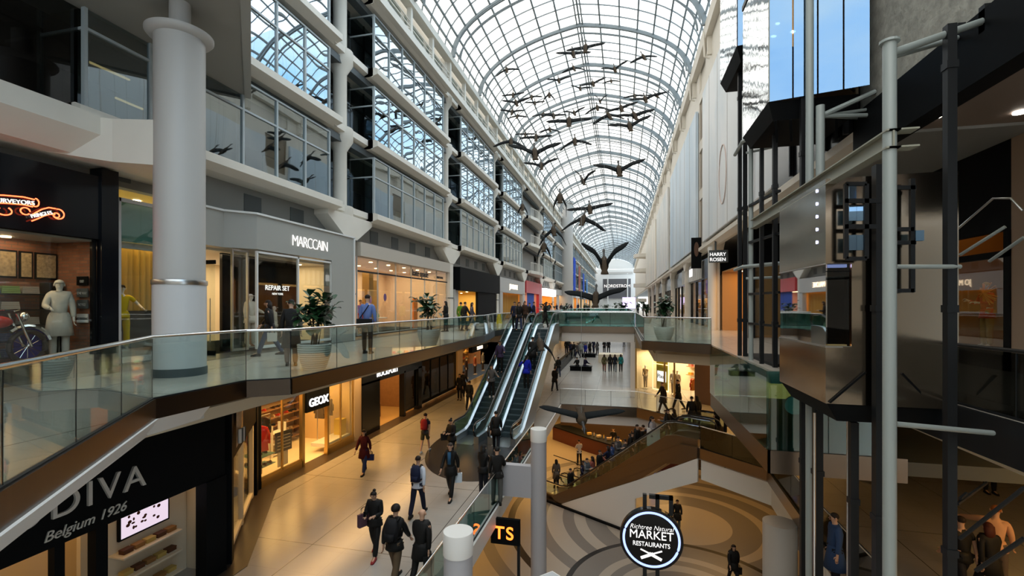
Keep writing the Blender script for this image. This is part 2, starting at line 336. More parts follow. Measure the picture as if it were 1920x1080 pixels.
# facias along edges
def fascia(name, pts, z0, z1, m, t=0.04, off=0.03):
    b = nb()
    for p, q in zip(pts[:-1], pts[1:]):
        p = Vector((*p, 0)); q = Vector((*q, 0)); d = (q - p).normalized(); n = Vector((d.y, -d.x, 0))
        a = p + n * off - d * 0.01; c = q + n * off + d * 0.01
        hexa(b, [(a.x, a.y, z0), (c.x, c.y, z0), (c.x + n.x * t, c.y + n.y * t, z0), (a.x + n.x * t, a.y + n.y * t, z0)],
             [(a.x, a.y, z1), (c.x, c.y, z1), (c.x + n.x * t, c.y + n.y * t, z1), (a.x + n.x * t, a.y + n.y * t, z1)])
    return struct(name, b, m)
fascia('trim_balcony_left', BAL, -0.30, 0.02, 'fascia_dark')
BALB = [(-4.2, 29.3), (-4.2, 33), (0.8, 33)]
fascia('trim_bridge', BALB, -0.40, 0.02, 'bronze')
RBAL = [(0.8, 33), (0.8, 20.2), (3.25, 18.9)]
fascia('trim_balcony_right', RBAL, -0.34, 0.02, 'bronze')
fascia('trim_balcony_right_lower', [(1.4, 33), (1.4, 21.5), (4.2, 20.0)], -0.95, -0.60, 'warmwhite')
fascia('trim_balcony_near_right', [(4.9, 11.9), (4.9, 9), (5.2, 1)], -0.6, 0.0, 'darksteel')
# white bulkhead under the diagonal of the balcony
b = nb()
W = [(-3.2, -3), (-3.2, 0.6), (-4.84, 2.84), (-7.2, 6.05), (-7.35, 7.2)]
for p, q in zip(W[:-1], W[1:]): hexa(b, [(p[0] - 0.12, p[1], -0.30), (q[0] - 0.12, q[1], -0.30), (q[0] - 0.45, q[1], -0.62), (p[0] - 0.45, p[1], -0.62)], [(p[0], p[1], -0.30), (q[0], q[1], -0.30), (q[0] - 0.3, q[1], -0.62), (p[0] - 0.3, p[1], -0.62)])
prism(b, [(-3.6, -3), (-3.6, 0.6), (-5.2, 2.9), (-7.5, 6.1), (-7.65, 7.3), (-8.4, 7.3), (-8.4, -3)], -0.62, -0.55)
struct('trim_white_bulkhead', b, 'white')
# middle-level slab edges
fascia('trim_middle_left', [(-3.85, 2), (-3.85, 29.65)], L2 - 0.5, L2 + 0.02, 'white', 0.06)
fascia('trim_middle_void', [(-3.85, 29.65), (0.85, 29.65), (3.0, 27.6), (3.9, 26.2), (3.9, 23.4)], L2 - 0.55, L2 + 0.02, 'bronze', 0.06)
b = nb()
for p, q in zip([(-3.85, 29.8), (0.95, 29.8), (3.2, 27.7), (4.1, 26.2)][:-1], [(0.95, 29.8), (3.2, 27.7), (4.1, 26.2)]): bar(b, (p[0], p[1] + 0.15, L2 - 0.85), (q[0], q[1] + 0.15, L2 - 0.85), 0.3, 0.62)
struct('trim_middle_soffit', b, 'white')
fascia('trim_middle_right', [(3.2, 22.0), (5.4, 19.7), (5.1, 13.9), (5.1, 1)], L2 - 0.42, L2 + 0.02, 'bronze', 0.06)
b = nb()
for p, q in zip([(3.3, 22.0), (5.5, 19.7), (5.2, 13.9), (5.2, 1)][:-1], [(5.5, 19.7), (5.2, 13.9), (5.2, 1)]): bar(b, (p[0] + 0.12, p[1], L2 - 0.87), (q[0] + 0.12, q[1], L2 - 0.87), 0.3, 0.95)
struct('beam_middle_right', b, 'white')
b = nb(); box(b, -12, -4.0, 2, 229, L2 - 0.9, L2 - 0.5); box(b, -4.0, 14, 30.1, 229, L2 - 0.9, L2 - 0.5); prism(b, [(5.5, 1), (14, 1), (14, 30), (4.3, 30), (4.3, 26), (4.3, 23), (5.7, 19.8)], L2 - 0.9, L2 - 0.5); struct('ceiling_lowest', b, 'warmwhite')
# lowest level outer walls
b = nb(); box(b, -12.6, -12.3, -2, 110, L1, L2 - 0.5); struct('wall_lowest_left', b, 'warmwhite')
b = nb(); box(b, 14, 14.3, -2, 110, L1, 6); struct('wall_far_right_side', b, 'warmwhite')
b = nb(); box(b, -14, 16, 109.5, 110, L1, L2 - 0.5); struct('wall_lowest_back', b, 'warmwhite')
# marble mat in front of escalators
b = nb(); n = 40; pts = [(-5.6 + 2.75 * math.cos(PI + PI * k / n), 20.6 + 4.7 * math.sin(PI + PI * k / n)) for k in range(n + 1)]
pts = [(max(-8.4, x), y) for x, y in pts if x < -3.9]; pts.append((-3.92, 20.6)); prism(b, [(-3.92, 21.9)] + pts[:0] + [(-8.3, 21.9)] + [p for p in pts if p[0] <= -3.92], L2 + 0.001, L2 + 0.012)
struct('floor_marble_mat', b, 'plate')
# dark threshold strip along the middle-level shopfronts
b = nb(); prism(b, [(-12.2, 13.6), (-9.3, 9.4), (-9.3, 2), (-8.75, 2), (-8.75, 9.55), (-11.45, 13.8), (-11.45, 40), (-12.2, 40)], L2 + 0.001, L2 + 0.01); struct('floor_dark_strip', b, mat('dark_stone_strip', (0.045, 0.033, 0.026), 0.3))
b = nb(); box(b, -12.1, -10.9, -3, 60, 0.001, 0.01); struct('floor_upper_strip', b, mat('grey_stone_strip', (0.16, 0.15, 0.13), 0.25))
# ============================================================ ROOF VAULT
XL, XR, ZS, ZA = -11.5, 5.0, 18.5, 23.3
XM = (XL + XR) / 2; HW = (XR - XL) / 2; PH = R(72)
def vault(s, out=0.0):  # s in -1..1, -1 left eave
    ph = PH * (1 - abs(s)); x = HW * (math.cos(ph) - math.cos(PH)) / (1 - math.cos(PH)); z = ZS + (ZA - ZS) * math.sin(ph) / math.sin(PH)
    return (XM + math.copysign(x * (1 + out / HW), s) if s else XM, z + out * math.sin(ph))
NS = 9; S = [i / NS for i in range(-NS, NS + 1)]
Y0, Y1 = -4.0, 229.0
b = nb()
prev = None
for s in S:
    x, z = vault(s, 0.12); cur = (b.verts.new((x, Y0, z)), b.verts.new((x, Y1, z)))
    if prev: b.faces.new((prev[0], cur[0], cur[1], prev[1]))
    prev = cur
struct('ceiling_glass_vault', b, 'g_roof')
b = nb()
for s in S:
    x, z = vault(s); bar(b, (x, Y0, z), (x, Y1, z), 0.11, 0.12)
x, z = vault(0); bar(b, (x - 0.22, Y0, z - .1), (x - 0.22, Y1, z - .1), 0.09, 0.1); bar(b, (x + 0.22, Y0, z - .1), (x + 0.22, Y1, z - .1), 0.09, 0.1)
struct('ceiling_roof_purlins', b, 'rib')
SF = [i / 18 for i in range(-18, 19)]
def zvault(x):
    c = math.cos(PH) + min(1, abs(x - XM) / HW) * (1 - math.cos(PH)); return ZS + (ZA - ZS) * math.sqrt(max(0, 1 - c * c)) / math.sin(PH)
def arch(b, y, w, h, out=0.0):
    rings = []
    for s in SF:
        x, z = vault(s, out); x2, z2 = vault(s, out - h); rings.append([(x, y - w / 2, z), (x, y + w / 2, z), (x2, y + w / 2, z2), (x2, y - w / 2, z2)])
    loft(b, rings)
b = nb(); arch(b, 0, 0.15, 0.30); arch(b, 0.5, 0.07, 0.12, -0.45); arch(b, -0.5, 0.07, 0.12, -0.45); proto = struct('beam_roof_arch', b, 'rib'); proto.location.y = 6.0 - 6.15
for k in range(1, 37):
    dup(proto, loc=(0, 6.0 - 6.15 + 6.15 * k, 0))
b = nb(); arch(b, 0, 0.05, 0.08); p2 = obj('beam_roof_glazing_bar', b, 'rib'); p2['kind'] = 'structure'; p2.location.y = 6.0 - 6.15 + 1.23
for k in range(0, 36):
    for j in range(1, 5):
        if k == 0 and j == 1: continue
        if k > 22 and j in (1, 3): continue
        dup(p2, loc=(0, 6.0 - 6.15 + 6.15 * k + 1.23 * j, 0))
b = nb()
for k in range(0, 36):  # tie trusses just below each arch
    y = 6.0 - 6.15 + 6.15 * k
    for sgn in (-1, 1):
        pass
b.free()
# ============================================================ LEFT FACADE
XF = -11.35
ZB = [5.35, 8.75, 12.1, 15.5]
COLY = [18.3 + 12.3 * k for k in range(-2, 17)]
def window_bay(name, y0, z0, z1, x, panes, mg, tr=0.34, sidewalls=True, x_in=None):
    root = thing(name, None, None, (x, y0, z0), kind='structure'); root['kind'] = 'structure'
    b = nb(); W = 8.8; ph = z1 - z0; zt = z1 - ph * tr; pw = W / panes
    for i in range(panes):
        ya, yb = y0 + i * pw + 0.03, y0 + (i + 1) * pw - 0.03
        quad(b, (x, ya, z0), (x, yb, z0), (x, yb, zt), (x, ya, zt)); quad(b, (x, ya, zt), (x, yb, zt), (x, yb, z1), (x, ya, z1))
    for ys in (y0, y0 + W): quad(b, (x, ys, z0), (x - 1.3, ys, z0), (x - 1.3, ys, zt), (x, ys, zt)); quad(b, (x, ys, zt), (x - 1.3, ys, zt), (x - 1.3, ys, z1), (x, ys, z1))
    obj('window_pane', b, mg, root)
    b = nb()
    for i in range(panes + 1): y = y0 + i * pw; box(b, x - 0.05, x + 0.05, y - 0.035, y + 0.035, z0, z1)
    for z in (z0 + 0.03, zt, z1 - 0.03): box(b, x - 0.05, x + 0.045, y0, y0 + W, z - 0.03, z + 0.03)
    for ys in (y0, y0 + W):
        box(b, x - 1.35, x - 1.25, ys - 0.035, ys + 0.035, z0, z1)
        for z in (z0 + 0.03, zt, z1 - 0.03): box(b, x - 1.3, x, ys - 0.03, ys + 0.03, z - 0.03, z + 0.03)
    obj('window_frame', b, 'framegrey', root)
    return root
M['framegrey'] = mat('window_frame_grey', (0.42, 0.47, 0.48), 0.4)
wn = 1; protos = []
for zi in range(3):
    protos.append(window_bay('window_%d' % wn, COLY[1] + 1.9, ZB[zi] + 0.42, ZB[zi + 1] - 0.28, XF - 0.1, 6, 'g_win2' if zi == 0 else 'g_win')); wn += 1
BALC = 4 + 1  # index of the balcony bay
for ci, yc in enumerate(COLY):
    if ci < 2 or yc > 200: continue
    for zi in range(3):
        if ci == BALC: continue
        c = dup(protos[zi], loc=(XF - 0.1, yc + 1.9, ZB[zi] + 0.42)); c.name = 'window_%d' % wn; wn += 1
# recess glass between bays
b = nb()
for yc in COLY:
    if yc > 200: continue
    for zi in range(3):
        z0, z1 = ZB[zi] + 0.42, ZB[zi + 1]
        quad(b, (-12.7, yc - 1.6, z0), (-12.7, yc + 1.9, z0), (-12.7, yc + 1.9, z1), (-12.7, yc - 1.6, z1))
        for y in (yc - 0.6, yc + 0.7): box(b, -12.72, -12.66, y - 0.03, y + 0.03, z0, z1)
        box(b, -12.72, -12.66, yc - 1.6, yc + 1.9, z0 + 1.85, z0 + 1.93)
struct('wall_recess_glazing', b, 'g_dark')
# ledges (continuous slab edges)
for zi, z in enumerate(ZB):
    b = nb()
    for yc in COLY:
        if yc > 212: continue
        y0, y1 = yc + 1.55, yc + 11.05
        top = z + 0.42
        prism_y(b, [(-12.9, z), (-11.45, z), (-11.05, z + 0.12), (-11.05, z + 0.36), (-11.2, top), (-12.9, top)], y0, y1)
        prism_y(b, [(-12.9, z), (-11.9, z), (-11.55, z + 0.15), (-11.55, top), (-12.9, top)], yc - 1.25, y0)
        # chamfered cheek blocks
        prism_x(b, [(yc - 1.25, z), (yc - 1.7, z + 0.1), (yc - 1.7, top), (yc - 1.25, top)], -12.6, -11.3)
        prism_x(b, [(yc + 1.55, z), (yc + 1.9, z + 0.1), (yc + 1.9, top), (yc + 1.55, top)], -12.6, -11.3)
    struct('beam_facade_ledge_%d' % (zi + 1), b, 'cream')
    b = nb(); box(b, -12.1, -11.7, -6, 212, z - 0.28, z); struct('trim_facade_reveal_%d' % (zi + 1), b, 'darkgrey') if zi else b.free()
# columns of the facade, one mesh per column, flared under every ledge
b = nb()
prof = [(0.29, 0)]
for zi, z in enumerate(ZB): prof += [(0.29, z - 0.55), (0.55, z - 0.12), (0.55, z + 0.42), (0.29, z + 0.42)]
prof += [(0.29, 18.4)]
prof = [(r, z - 0.0) for r, z in prof if z >= 0]
lathe(b, [(0.27, 0.0)] + prof[1:], (-12.0, COLY[1], 0), 20)
colp = struct('column_facade', b, 'cream', smooth=True); colp.location.y = 12.3
for yc in COLY[3:]:
    if yc > 212: continue
    c = dup(colp); c.location.y = yc - COLY[1]
# big chamfered brackets above the shopfronts and square pilasters below
b = nb()
for yc in [COLY[1]]:
    prism_x(b, [(yc - 1.7, 5.36), (yc - 1.7, 5.15), (yc - 0.42, 4.35), (yc + 0.42, 4.35), (yc + 1.7, 5.15), (yc + 1.7, 5.36)], -12.2, -11.42)
    box(b, -11.95, -11.45, yc - 0.3, yc + 0.3, 0, 4.4)
pil = struct('column_shopfront_pilaster', b, 'cream'); pil.location.y = 12.3
b = nb(); box(b, -11.97, -11.43, COLY[1] - 0.32, COLY[1] + 0.32, 1.95, 2.02); box(b, -11.97, -11.43, COLY[1] - 0.32, COLY[1] + 0.32, 0, 0.16); obj('metal_band', b, 'darkgrey', pil, world=False)
for yc in COLY[3:]:
    if yc < 100: dup(pil, loc=(0, yc - COLY[1], 0))
# recessed bulkhead above shops
b = nb(); box(b, -12.4, -12.05, -4, 229, 4.35, 5.36); struct('wall_bulkhead_left', b, 'grey')
b = nb()
for yc in COLY[1:8]:
    for j in range(4): y = yc + 2.6 + j * 2.2; box(b, -12.06, -12.03, y, y + 0.75, 4.55, 5.15)
struct('trim_bulkhead_vents', b, 'darkgrey')
# office interiors behind the glass
b = nb(); box(b, -17, -16.8, -6, 212, 5.3, 18.6); struct('wall_office_back', b, mat('office_back_wall', (0.12, 0.15, 0.17), 0.7, noise_amt=0.6, nscale=0.35))
b = nb()
for z in ZB: box(b, -17, -12.9, -6, 212, z, z + 0.38)
struct('floor_office', b, 'grey')
b = nb()
random.seed(3)
for k in range(60):
    z = random.choice(ZB[:3]); y = random.uniform(8, 110); x = random.uniform(-15.8, -13.5); box(b, x, x + 0.05, y, y + random.uniform(0.5, 2.2), z + 0.4, z + random.uniform(1.2, 2.9))
struct('trim_office_blinds', b, mat('office_blind', (0.42, 0.42, 0.38), 0.8))
# clerestory under the left eave
b = nb(); 
for k in range(0, 69):
    y = 6.0 - 6.15 + 3.075 * k; box(b, -11.75, -11.5, y - 0.12, y + 0.12, 15.9, 18.5)
    if k < 68:
        for (a, c) in ((16.1, 17.0), (17.0, 16.1)): bar(b, (-11.6, y, a), (-11.6, y + 3.075, c), 0.05, 0.05)
        for z in (17.05, 17.35): box(b, -11.62, -11.57, y, y + 3.075, z, z + 0.05)
box(b, -11.85, -11.35, -4, 212, 18.15, 18.6); box(b, -12.2, -12.1, -4, 212, 15.9, 18.5); box(b, -11.2, -10.9, -4, 212, 15.55, 15.95)
struct('wall_clerestory_left', b, 'cream')
b = nb()
for k in range(0, 68):
    y = 6.0 - 6.15 + 3.075 * k
    quad(b, (-12.05, y + 0.2, 16.2), (-12.05, y + 2.8, 16.2), (-12.05, y + 2.8, 18.0), (-12.05, y + 0.2, 18.0))
struct('window_clerestory', b, 'g_win2')
# balconies in the recessed bay
yc = COLY[BALC]
b = nb(); box(b, -16.5, -12.3, yc + 1.9, yc + 10.7, 5.7, 15.5); struct('wall_balcony_recess', b, 'grey')
for z in ZB[:3]:
    r = thing('balcony', 'recessed balcony with curved pale slab and bar railing %s' % {5.35: 'directly above the red shopfront', 8.75: 'one floor above the lowest balcony', 12.1: 'topmost of its stack'}[z], 'balcony', (-11.4, yc + 6, z), 'stacked balconies in the facade recess')
    b = nb(); prism(b, [(-12.4, yc + 1.9), (-11.0, yc + 1.9), (-10.6, yc + 4), (-10.5, yc + 6.3), (-10.6, yc + 8.6), (-11.0, yc + 10.7), (-12.4, yc + 10.7)], z + 0.05, z + 0.42); obj('slab', b, 'cream', r)
    b = nb(); P = [(-11.05, yc + 1.9), (-10.65, yc + 4), (-10.55, yc + 6.3), (-10.65, yc + 8.6), (-11.05, yc + 10.7)]
    tube(b, [(x, y, z + 1.4) for x, y in P], 0.035, 6)
    for (xa, ya), (xb, yb) in zip(P[:-1], P[1:]):
        for q in range(9): t = q / 9; tube(b, [(xa + (xb - xa) * t, ya + (yb - ya) * t, z + 0.42), (xa + (xb - xa) * t, ya + (yb - ya) * t, z + 1.4)], 0.018, 4)
    obj('railing', b, 'cream', r)
# round stair tower far along
b = nb(); lathe(b, [(1.45, 0), (1.45, 21.0), (1.6, 21.1), (1.6, 21.6)], (-10.9, 92, 0), 28); struct('column_round_tower', b, 'offwhite', smooth=True)
# ============================================================ NEAR-LEFT: upper slabs, big column
b = nb()
prism_y(b, [(-12.5, 4.65), (-11.1, 4.65), (-10.6, 5.05), (-10.6, 5.45), (-10.75, 5.5), (-12.5, 5.5)], -4, 8.0)
hexa(b, [(-12.5, 8.0, 4.65), (-11.1, 8.0, 4.65), (-11.1, 10.0, 4.65), (-12.5, 10.0, 4.65)], [(-12.5, 8.0, 5.5), (-10.6, 8.0, 5.5), (-11.1, 10.0, 5.5), (-12.5, 10.0, 5.5)])
struct('beam_near_left', b, 'cream')
b = nb()   # flared arm from the facade to the big column
loft(b, [[(-11.6, 7.2, 4.66), (-11.6, 9.9, 4.66), (-11.6, 9.9, 5.48), (-11.6, 7.2, 5.48)], [(-10.4, 7.7, 4.5), (-10.4, 9.3, 4.5), (-10.4, 9.3, 5.4), (-10.4, 7.7, 5.4)], [(-9.3, 7.9, 4.4), (-9.3, 8.8, 4.4), (-9.3, 8.8, 5.35), (-9.3, 7.9, 5.35)]])
struct('beam_column_arm', b, 'cream')
cx, cy = -9.3, 8.27
b = nb(); lathe(b, [(0.47, 2.0), (0.47, 7.2), (0.58, 7.22), (0.63, 7.28), (0.63, 7.33), (0.2, 7.36), (0.2, 8.0)], (cx, cy, 0), 48); bc = struct('column_big_round', b, 'offwhite', smooth=True)
b = nb(); lathe(b, [(0.49, 0.16), (0.49, 1.95)], (cx, cy, 0), 48); obj('tiled_lower_shaft', b, 'coltile', bc, smooth=True) if 'coltile' in M else None
b = nb(); lathe(b, [(0.505, 1.93), (0.51, 1.95), (0.51, 2.01), (0.505, 2.03)], (cx, cy, 0), 48); obj('steel_band', b, 'steel', bc, smooth=True)
b = nb(); lathe(b, [(0.505, 0), (0.505, 0.17)], (cx, cy, 0), 48); obj('dark_base', b, 'darkgrey', bc, smooth=True)
b = nb(); lathe(b, [(0.3, -0.93), (0.47, -0.94), (0.47, L2)], (-9.9, 9.4, 0), 24); b.free()
# ceiling slab at top-left with bevelled outer corner
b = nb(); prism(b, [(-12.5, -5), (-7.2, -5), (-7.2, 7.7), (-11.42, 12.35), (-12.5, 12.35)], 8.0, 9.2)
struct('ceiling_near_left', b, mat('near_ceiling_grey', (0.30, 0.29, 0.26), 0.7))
b = nb(); hexa(b, [(-7.05, -5, 7.93), (-7.25, -5, 7.93), (-7.25, 7.7, 7.93), (-7.05, 7.78, 7.93)], [(-7.05, -5, 10), (-7.25, -5, 10), (-7.25, 7.7, 10), (-7.05, 7.78, 10)])
hexa(b, [(-7.05, 7.78, 7.93), (-7.25, 7.7, 7.93), (-11.42, 12.35, 7.93), (-11.3, 12.48, 7.93)], [(-7.05, 7.78, 10), (-7.25, 7.7, 10), (-11.42, 12.35, 10), (-11.3, 12.48, 10)])
struct('trim_near_ceiling_edge', b, 'midgrey')
# gallery glass upper-left (level above the shops)
r = thing('window_gallery', None, None, (-11.5, 0, 5.5), kind='structure')
b = nb(); 
for ya, yb in ((-4, 2), (2.05, 5.0), (5.05, 8.0), (8.07, 9.7), (9.77, 12.2)): quad(b, (-11.6, ya, 5.5), (-11.6, yb, 5.5), (-11.6, yb, 8.0), (-11.6, ya, 8.0))
obj('window_pane', b, 'g_dark', r)
b = nb()
for y in (2.02, 5.02, 8.03, 9.73): box(b, -11.65, -11.55, y - 0.035, y + 0.035, 5.5, 8.0)
obj('window_frame', b, 'darksteel', r)
# ============================================================ RIGHT FACADE
XW = 5.2
b = nb(); box(b, XW, 5.5, 11.9, 32.6, 5.35, 18.3); box(b, XW, 5.5, 35.1, 54, 5.35, 18.3); box(b, XW, 5.5, 56.5, 212, 5.35, 18.3); box(b, XW + 0.14, XW + 0.3, 32.6, 56.5, 5.35, 18.3)
for z in (8.75, 12.1, 15.5): box(b, XW, XW + 0.14, 32.6, 35.1, z, z + 0.7); box(b, XW, XW + 0.14, 54, 56.5, z, z + 0.7)
struct('wall_right', b, 'cream')
b = nb()
for y0 in (32.6, 54):
    for z in (5.85, 9.25, 12.6): box(b, XW + 0.08, XW + 0.13, y0, y0 + 2.5, z, z + 2.85)
struct('window_right_recess', b, mat('brown_tinted_window', (0.17, 0.12, 0.06), 0.3))
b = nb(); box(b, XW - 0.1, 6.5, 1, 11.9, 5.7, 22.5); struct('wall_concrete_right', b, 'concrete')
b = nb(); box(b, 4.85, 5.25, 11.9, 212, 17.7, 18.6)
for k in range(34): y = 12 + 6.15 * k; box(b, 4.95, 5.2, y - 0.1, y + 0.1, 16.6, 17.7); tube(b, [(5.1, y, 16.4), (4.8, y, 16.5), (4.75, y, 18.0)], 0.06, 6)
struct('beam_eave_right', b, 'cream')
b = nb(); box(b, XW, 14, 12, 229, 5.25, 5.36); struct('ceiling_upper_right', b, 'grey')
b = nb()
prism_y(b, [(5.0, 5.36), (5.0, 5.15), (5.3, 5.0), (5.5, 5.0), (5.5, 5.36)], 12, 212)
struct('beam_right_ledge', b, 'cream')
b = nb()
for k in range(7): yc = 30.6 + 12.3 * k; prism_x(b, [(yc - 1.4, 5.3), (yc - 0.35, 4.4), (yc + 0.35, 4.4), (yc + 1.4, 5.3)], 5.15, 5.75); box(b, 5.2, 5.65, yc - 0.25, yc + 0.25, 0, 4.45)
struct('column_right_row', b, 'cream')
b = nb(); box(b, 5.15, 14, -4, 11.95, 5.3, 5.7); struct('ceiling_near_right', b, mat('near_right_ceiling', (0.22, 0.17, 0.14), 0.6))
b = nb(); box(b, 5.0, 5.35, 1, 12, 4.75, 5.72); struct('beam_near_right_edge', b, 'black')
# far end wall
b = nb(); box(b, -13, 7, 229, 230, -5, 18.4)
prev = []
ring = [(vault(s)[0], 229, vault(s)[1]) for s in SF]; b2 = [b.verts.new(p) for p in ring]; b.faces.new(b2)
struct('wall_far_end', b, 'white')
b = nb(); box(b, -10, 4.5, 228.7, 228.95, 16.2, 17.2); struct('trim_far_end_band', b, 'offwhite')
# building tops outside the roof (cream stone tower seen through the right end)
for i, (a, c) in enumerate((((160, 113), (243, 150)), ((216, 183), (268, 205)), ((204, 240), (229, 249)))):
    pa, pc = on_x(*a, -12.6), on_x(*c, -12.6); b = nb(); bar(b, pa, pc, 0.05, 0.04); tag(obj('strip_light', b, 'lampwarm_soft'), 'amber strip light inside the dark gallery window, %s of three' % ['longest and topmost', 'middle', 'shortest, lowest'][i], 'light')
b = nb(); pa, pc = on_x(186, 135, -13.2), on_x(291, 250, -13.2); box(b, -13.3, -13.2, pa.y, 12, 5.5, 7.0); tag(obj('cloud_mural', b, mat('cloud_mural', (0.20, 0.17, 0.14), 0.6, noise_amt=0.9, nscale=1.3)), 'large cloudy grey-brown mural inside the dark gallery window', 'picture')
b = nb(); box(b, -16, -15.9, -4, 12.2, 5.5, 8); box(b, -16, -11.5, 12.2, 12.3, 5.5, 8); struct('wall_gallery_back', b, 'darkgrey')
# ============================================================ PEOPLE
SKIN = [(0.55, 0.33, 0.22), (0.42, 0.24, 0.15), (0.20, 0.10, 0.06), (0.62, 0.40, 0.28)]
def skin_eval(verts, edges, root=0, sub=1):
    me = bpy.data.meshes.new('tmp'); me.from_pydata([v[0] for v in verts], edges, []); o = bpy.data.objects.new('tmp', me); C.objects.link(o)
    s = o.modifiers.new('s', 'SKIN'); s.use_smooth_shade = True
    for i, v in enumerate(verts):
        r = v[1]; d = me.skin_vertices[0].data[i]; d.radius = r if isinstance(r, tuple) else (r, r); d.use_root = (i == root)
    m = o.modifiers.new('u', 'SUBSURF'); m.levels = sub; m.render_levels = sub
    dg = bpy.context.evaluated_depsgraph_get(); ev = o.evaluated_get(dg); res = bpy.data.meshes.new_from_object(ev)
    bpy.data.objects.remove(o); return res
def fk(p, ang, ln, side=0.0):
    return Vector((p.x + math.sin(side) * ln, p.y + math.sin(ang) * math.cos(side) * ln, p.z - math.cos(ang) * math.cos(side) * ln))
def skeleton(ps):
    lean = ps.get('lean', 0.0); dz = ps.get('dz', 0.0)
    J = {}
    pel = Vector((0, 0, 0.93 + dz)); J['pel'] = pel
    sp = Vector((0, math.sin(lean), math.cos(lean)))
    J['waist'] = pel + sp * 0.15; J['chest'] = pel + sp * 0.36; J['nb'] = pel + sp * 0.53; J['neck'] = pel + sp * 0.59 + Vector((0, 0.01, 0))
    hf = ps.get('head', 0.0); J['head'] = J['neck'] + Vector((0, math.sin(lean + hf) * 0.12 + 0.01, math.cos(lean + hf) * 0.11))
    for s, k in ((-1, 'l'), (1, 'r')):
        sh = pel + sp * 0.49 + Vector((s * 0.175, 0, 0)); J[k + 'sh'] = sh
        a, ab, el = ps[k + 'a']; J[k + 'el'] = fk(sh, a, 0.28, s * ab); J[k + 'wr'] = fk(J[k + 'el'], a + el, 0.25, s * (ab - ps.get('inw', 0.1) - (0.35 if el > 0.9 else 0)))
        J[k + 'hd'] = J[k + 'wr'] + (J[k + 'wr'] - J[k + 'el']).normalized() * 0.09
        hip = pel + Vector((s * 0.09, 0, -0.04)); J[k + 'hip'] = hip
        h, kn = ps[k + 'l']; J[k + 'kn'] = fk(hip, h, 0.42, s * 0.02); J[k + 'an'] = fk(J[k + 'kn'], h - kn, 0.40)
        f = ps.get('foot', 0.0); J[k + 'toe'] = J[k + 'an'] + Vector((0, 0.16, -0.05))
    lo = min(J['lan'].z, J['ran'].z) - 0.085
    if not ps.get('sit'):
        for v in J.values(): v.z -= lo
    return J
def body_mesh(J):
    V = []; E = []; idx = {}
    def a(n, p, r, par=None):
        V.append((tuple(p), r)); idx[n] = len(V) - 1
        if par is not None: E.append((idx[par], idx[n]))
    a('pel', J['pel'], 0.115); a('waist', J['waist'], 0.105, 'pel'); a('chest', J['chest'], 0.115, 'waist'); a('nb', J['nb'], 0.062, 'chest'); a('neck', J['neck'], 0.05, 'nb')
    a('h0', J['neck'] + (J['head'] - J['neck']) * 0.45 + Vector((0, 0.01, 0)), 0.066, 'neck'); a('h1', J['head'] + Vector((0, 0, 0.0)), 0.086, 'h0'); a('h2', J['head'] + Vector((0, -0.005, 0.075)), 0.06, 'h1')
    for k in 'lr':
        a(k + 'sh', J[k + 'sh'], 0.058, 'chest'); a(k + 'el', J[k + 'el'], 0.04, k + 'sh'); a(k + 'wr', J[k + 'wr'], 0.026, k + 'el'); a(k + 'hd', J[k + 'hd'], (0.036, 0.02), k + 'wr')
        a(k + 'hip', J[k + 'hip'], 0.08, 'pel'); m = (J[k + 'kn'] + J[k + 'hip']) / 2; a(k + 'th', m, 0.075, k + 'hip'); a(k + 'kn', J[k + 'kn'], 0.053, k + 'th')
        c = J[k + 'kn'] * 0.65 + J[k + 'an'] * 0.35; a(k + 'ca', c, 0.054, k + 'kn'); a(k + 'an', J[k + 'an'], 0.036, k + 'ca'); a(k + 'toe', J[k + 'toe'], 0.032, k + 'an')
    me = skin_eval(V, E, 0, 1)
    b = nb(); b.from_mesh(me)
    for s, k in ((-1, 'l'), (1, 'r')):   # five fingers each, unequal and bent
        d = (J[k + 'hd'] - J[k + 'wr']).normalized(); side = Vector((0, 1, 0)); side = (side - d * side.dot(d)).normalized(); inn = d.cross(side) * s
        for q, (o, ln) in enumerate(((-0.024, 0.058), (-0.008, 0.072), (0.008, 0.078), (0.023, 0.070))):
            p0 = J[k + 'hd'] + side * o; p1 = p0 + d * ln * 0.5; p2 = p1 + d * ln * 0.35 + inn * ln * 0.22; p3 = p2 + d * ln * 0.15 + inn * ln * 0.25
            tube(b, [p0 - d * 0.01, p1, p2, p3], [0.0088, 0.0085, 0.0078, 0.006], 6)
        p0 = J[k + 'wr'] + d * 0.04 + side * 0.024; tube(b, [p0, p0 + side * 0.028 + d * 0.02, p0 + side * 0.034 + d * 0.05 + inn * 0.012], [0.011, 0.010, 0.007], 6)
    h = J['head']; yf = 0.086
    tube(b, [h + Vector((0, yf - 0.006, 0.012)), h + Vector((0, yf + 0.018, -0.022)), h + Vector((0, yf - 0.004, -0.03))], [0.008, 0.013, 0.008], 6)
    for s in (-1, 1): ellipsoid(b, h + Vector((s * 0.084, -0.005, -0.008)), (0.012, 0.022, 0.032), 8, 5)
    tube(b, [h + Vector((-0.024, yf - 0.008, -0.05)), h + Vector((0, yf + 0.004, -0.051)), h + Vector((0.024, yf - 0.008, -0.05))], [0.004, 0.008, 0.004], 6)
    return b
def ering(c, rx, ry, n=14, ax=None):
    if ax is None: return [(c[0] + rx * math.cos(2 * PI * k / n), c[1] + ry * math.sin(2 * PI * k / n), c[2]) for k in range(n)]
    a, b = Vector((1, 0, 0)), ax.cross(Vector((1, 0, 0))).normalized(); c = Vector(c)
    return [c + a * rx * math.cos(2 * PI * k / n) + b * ry * math.sin(2 * PI * k / n) for k in range(n)]
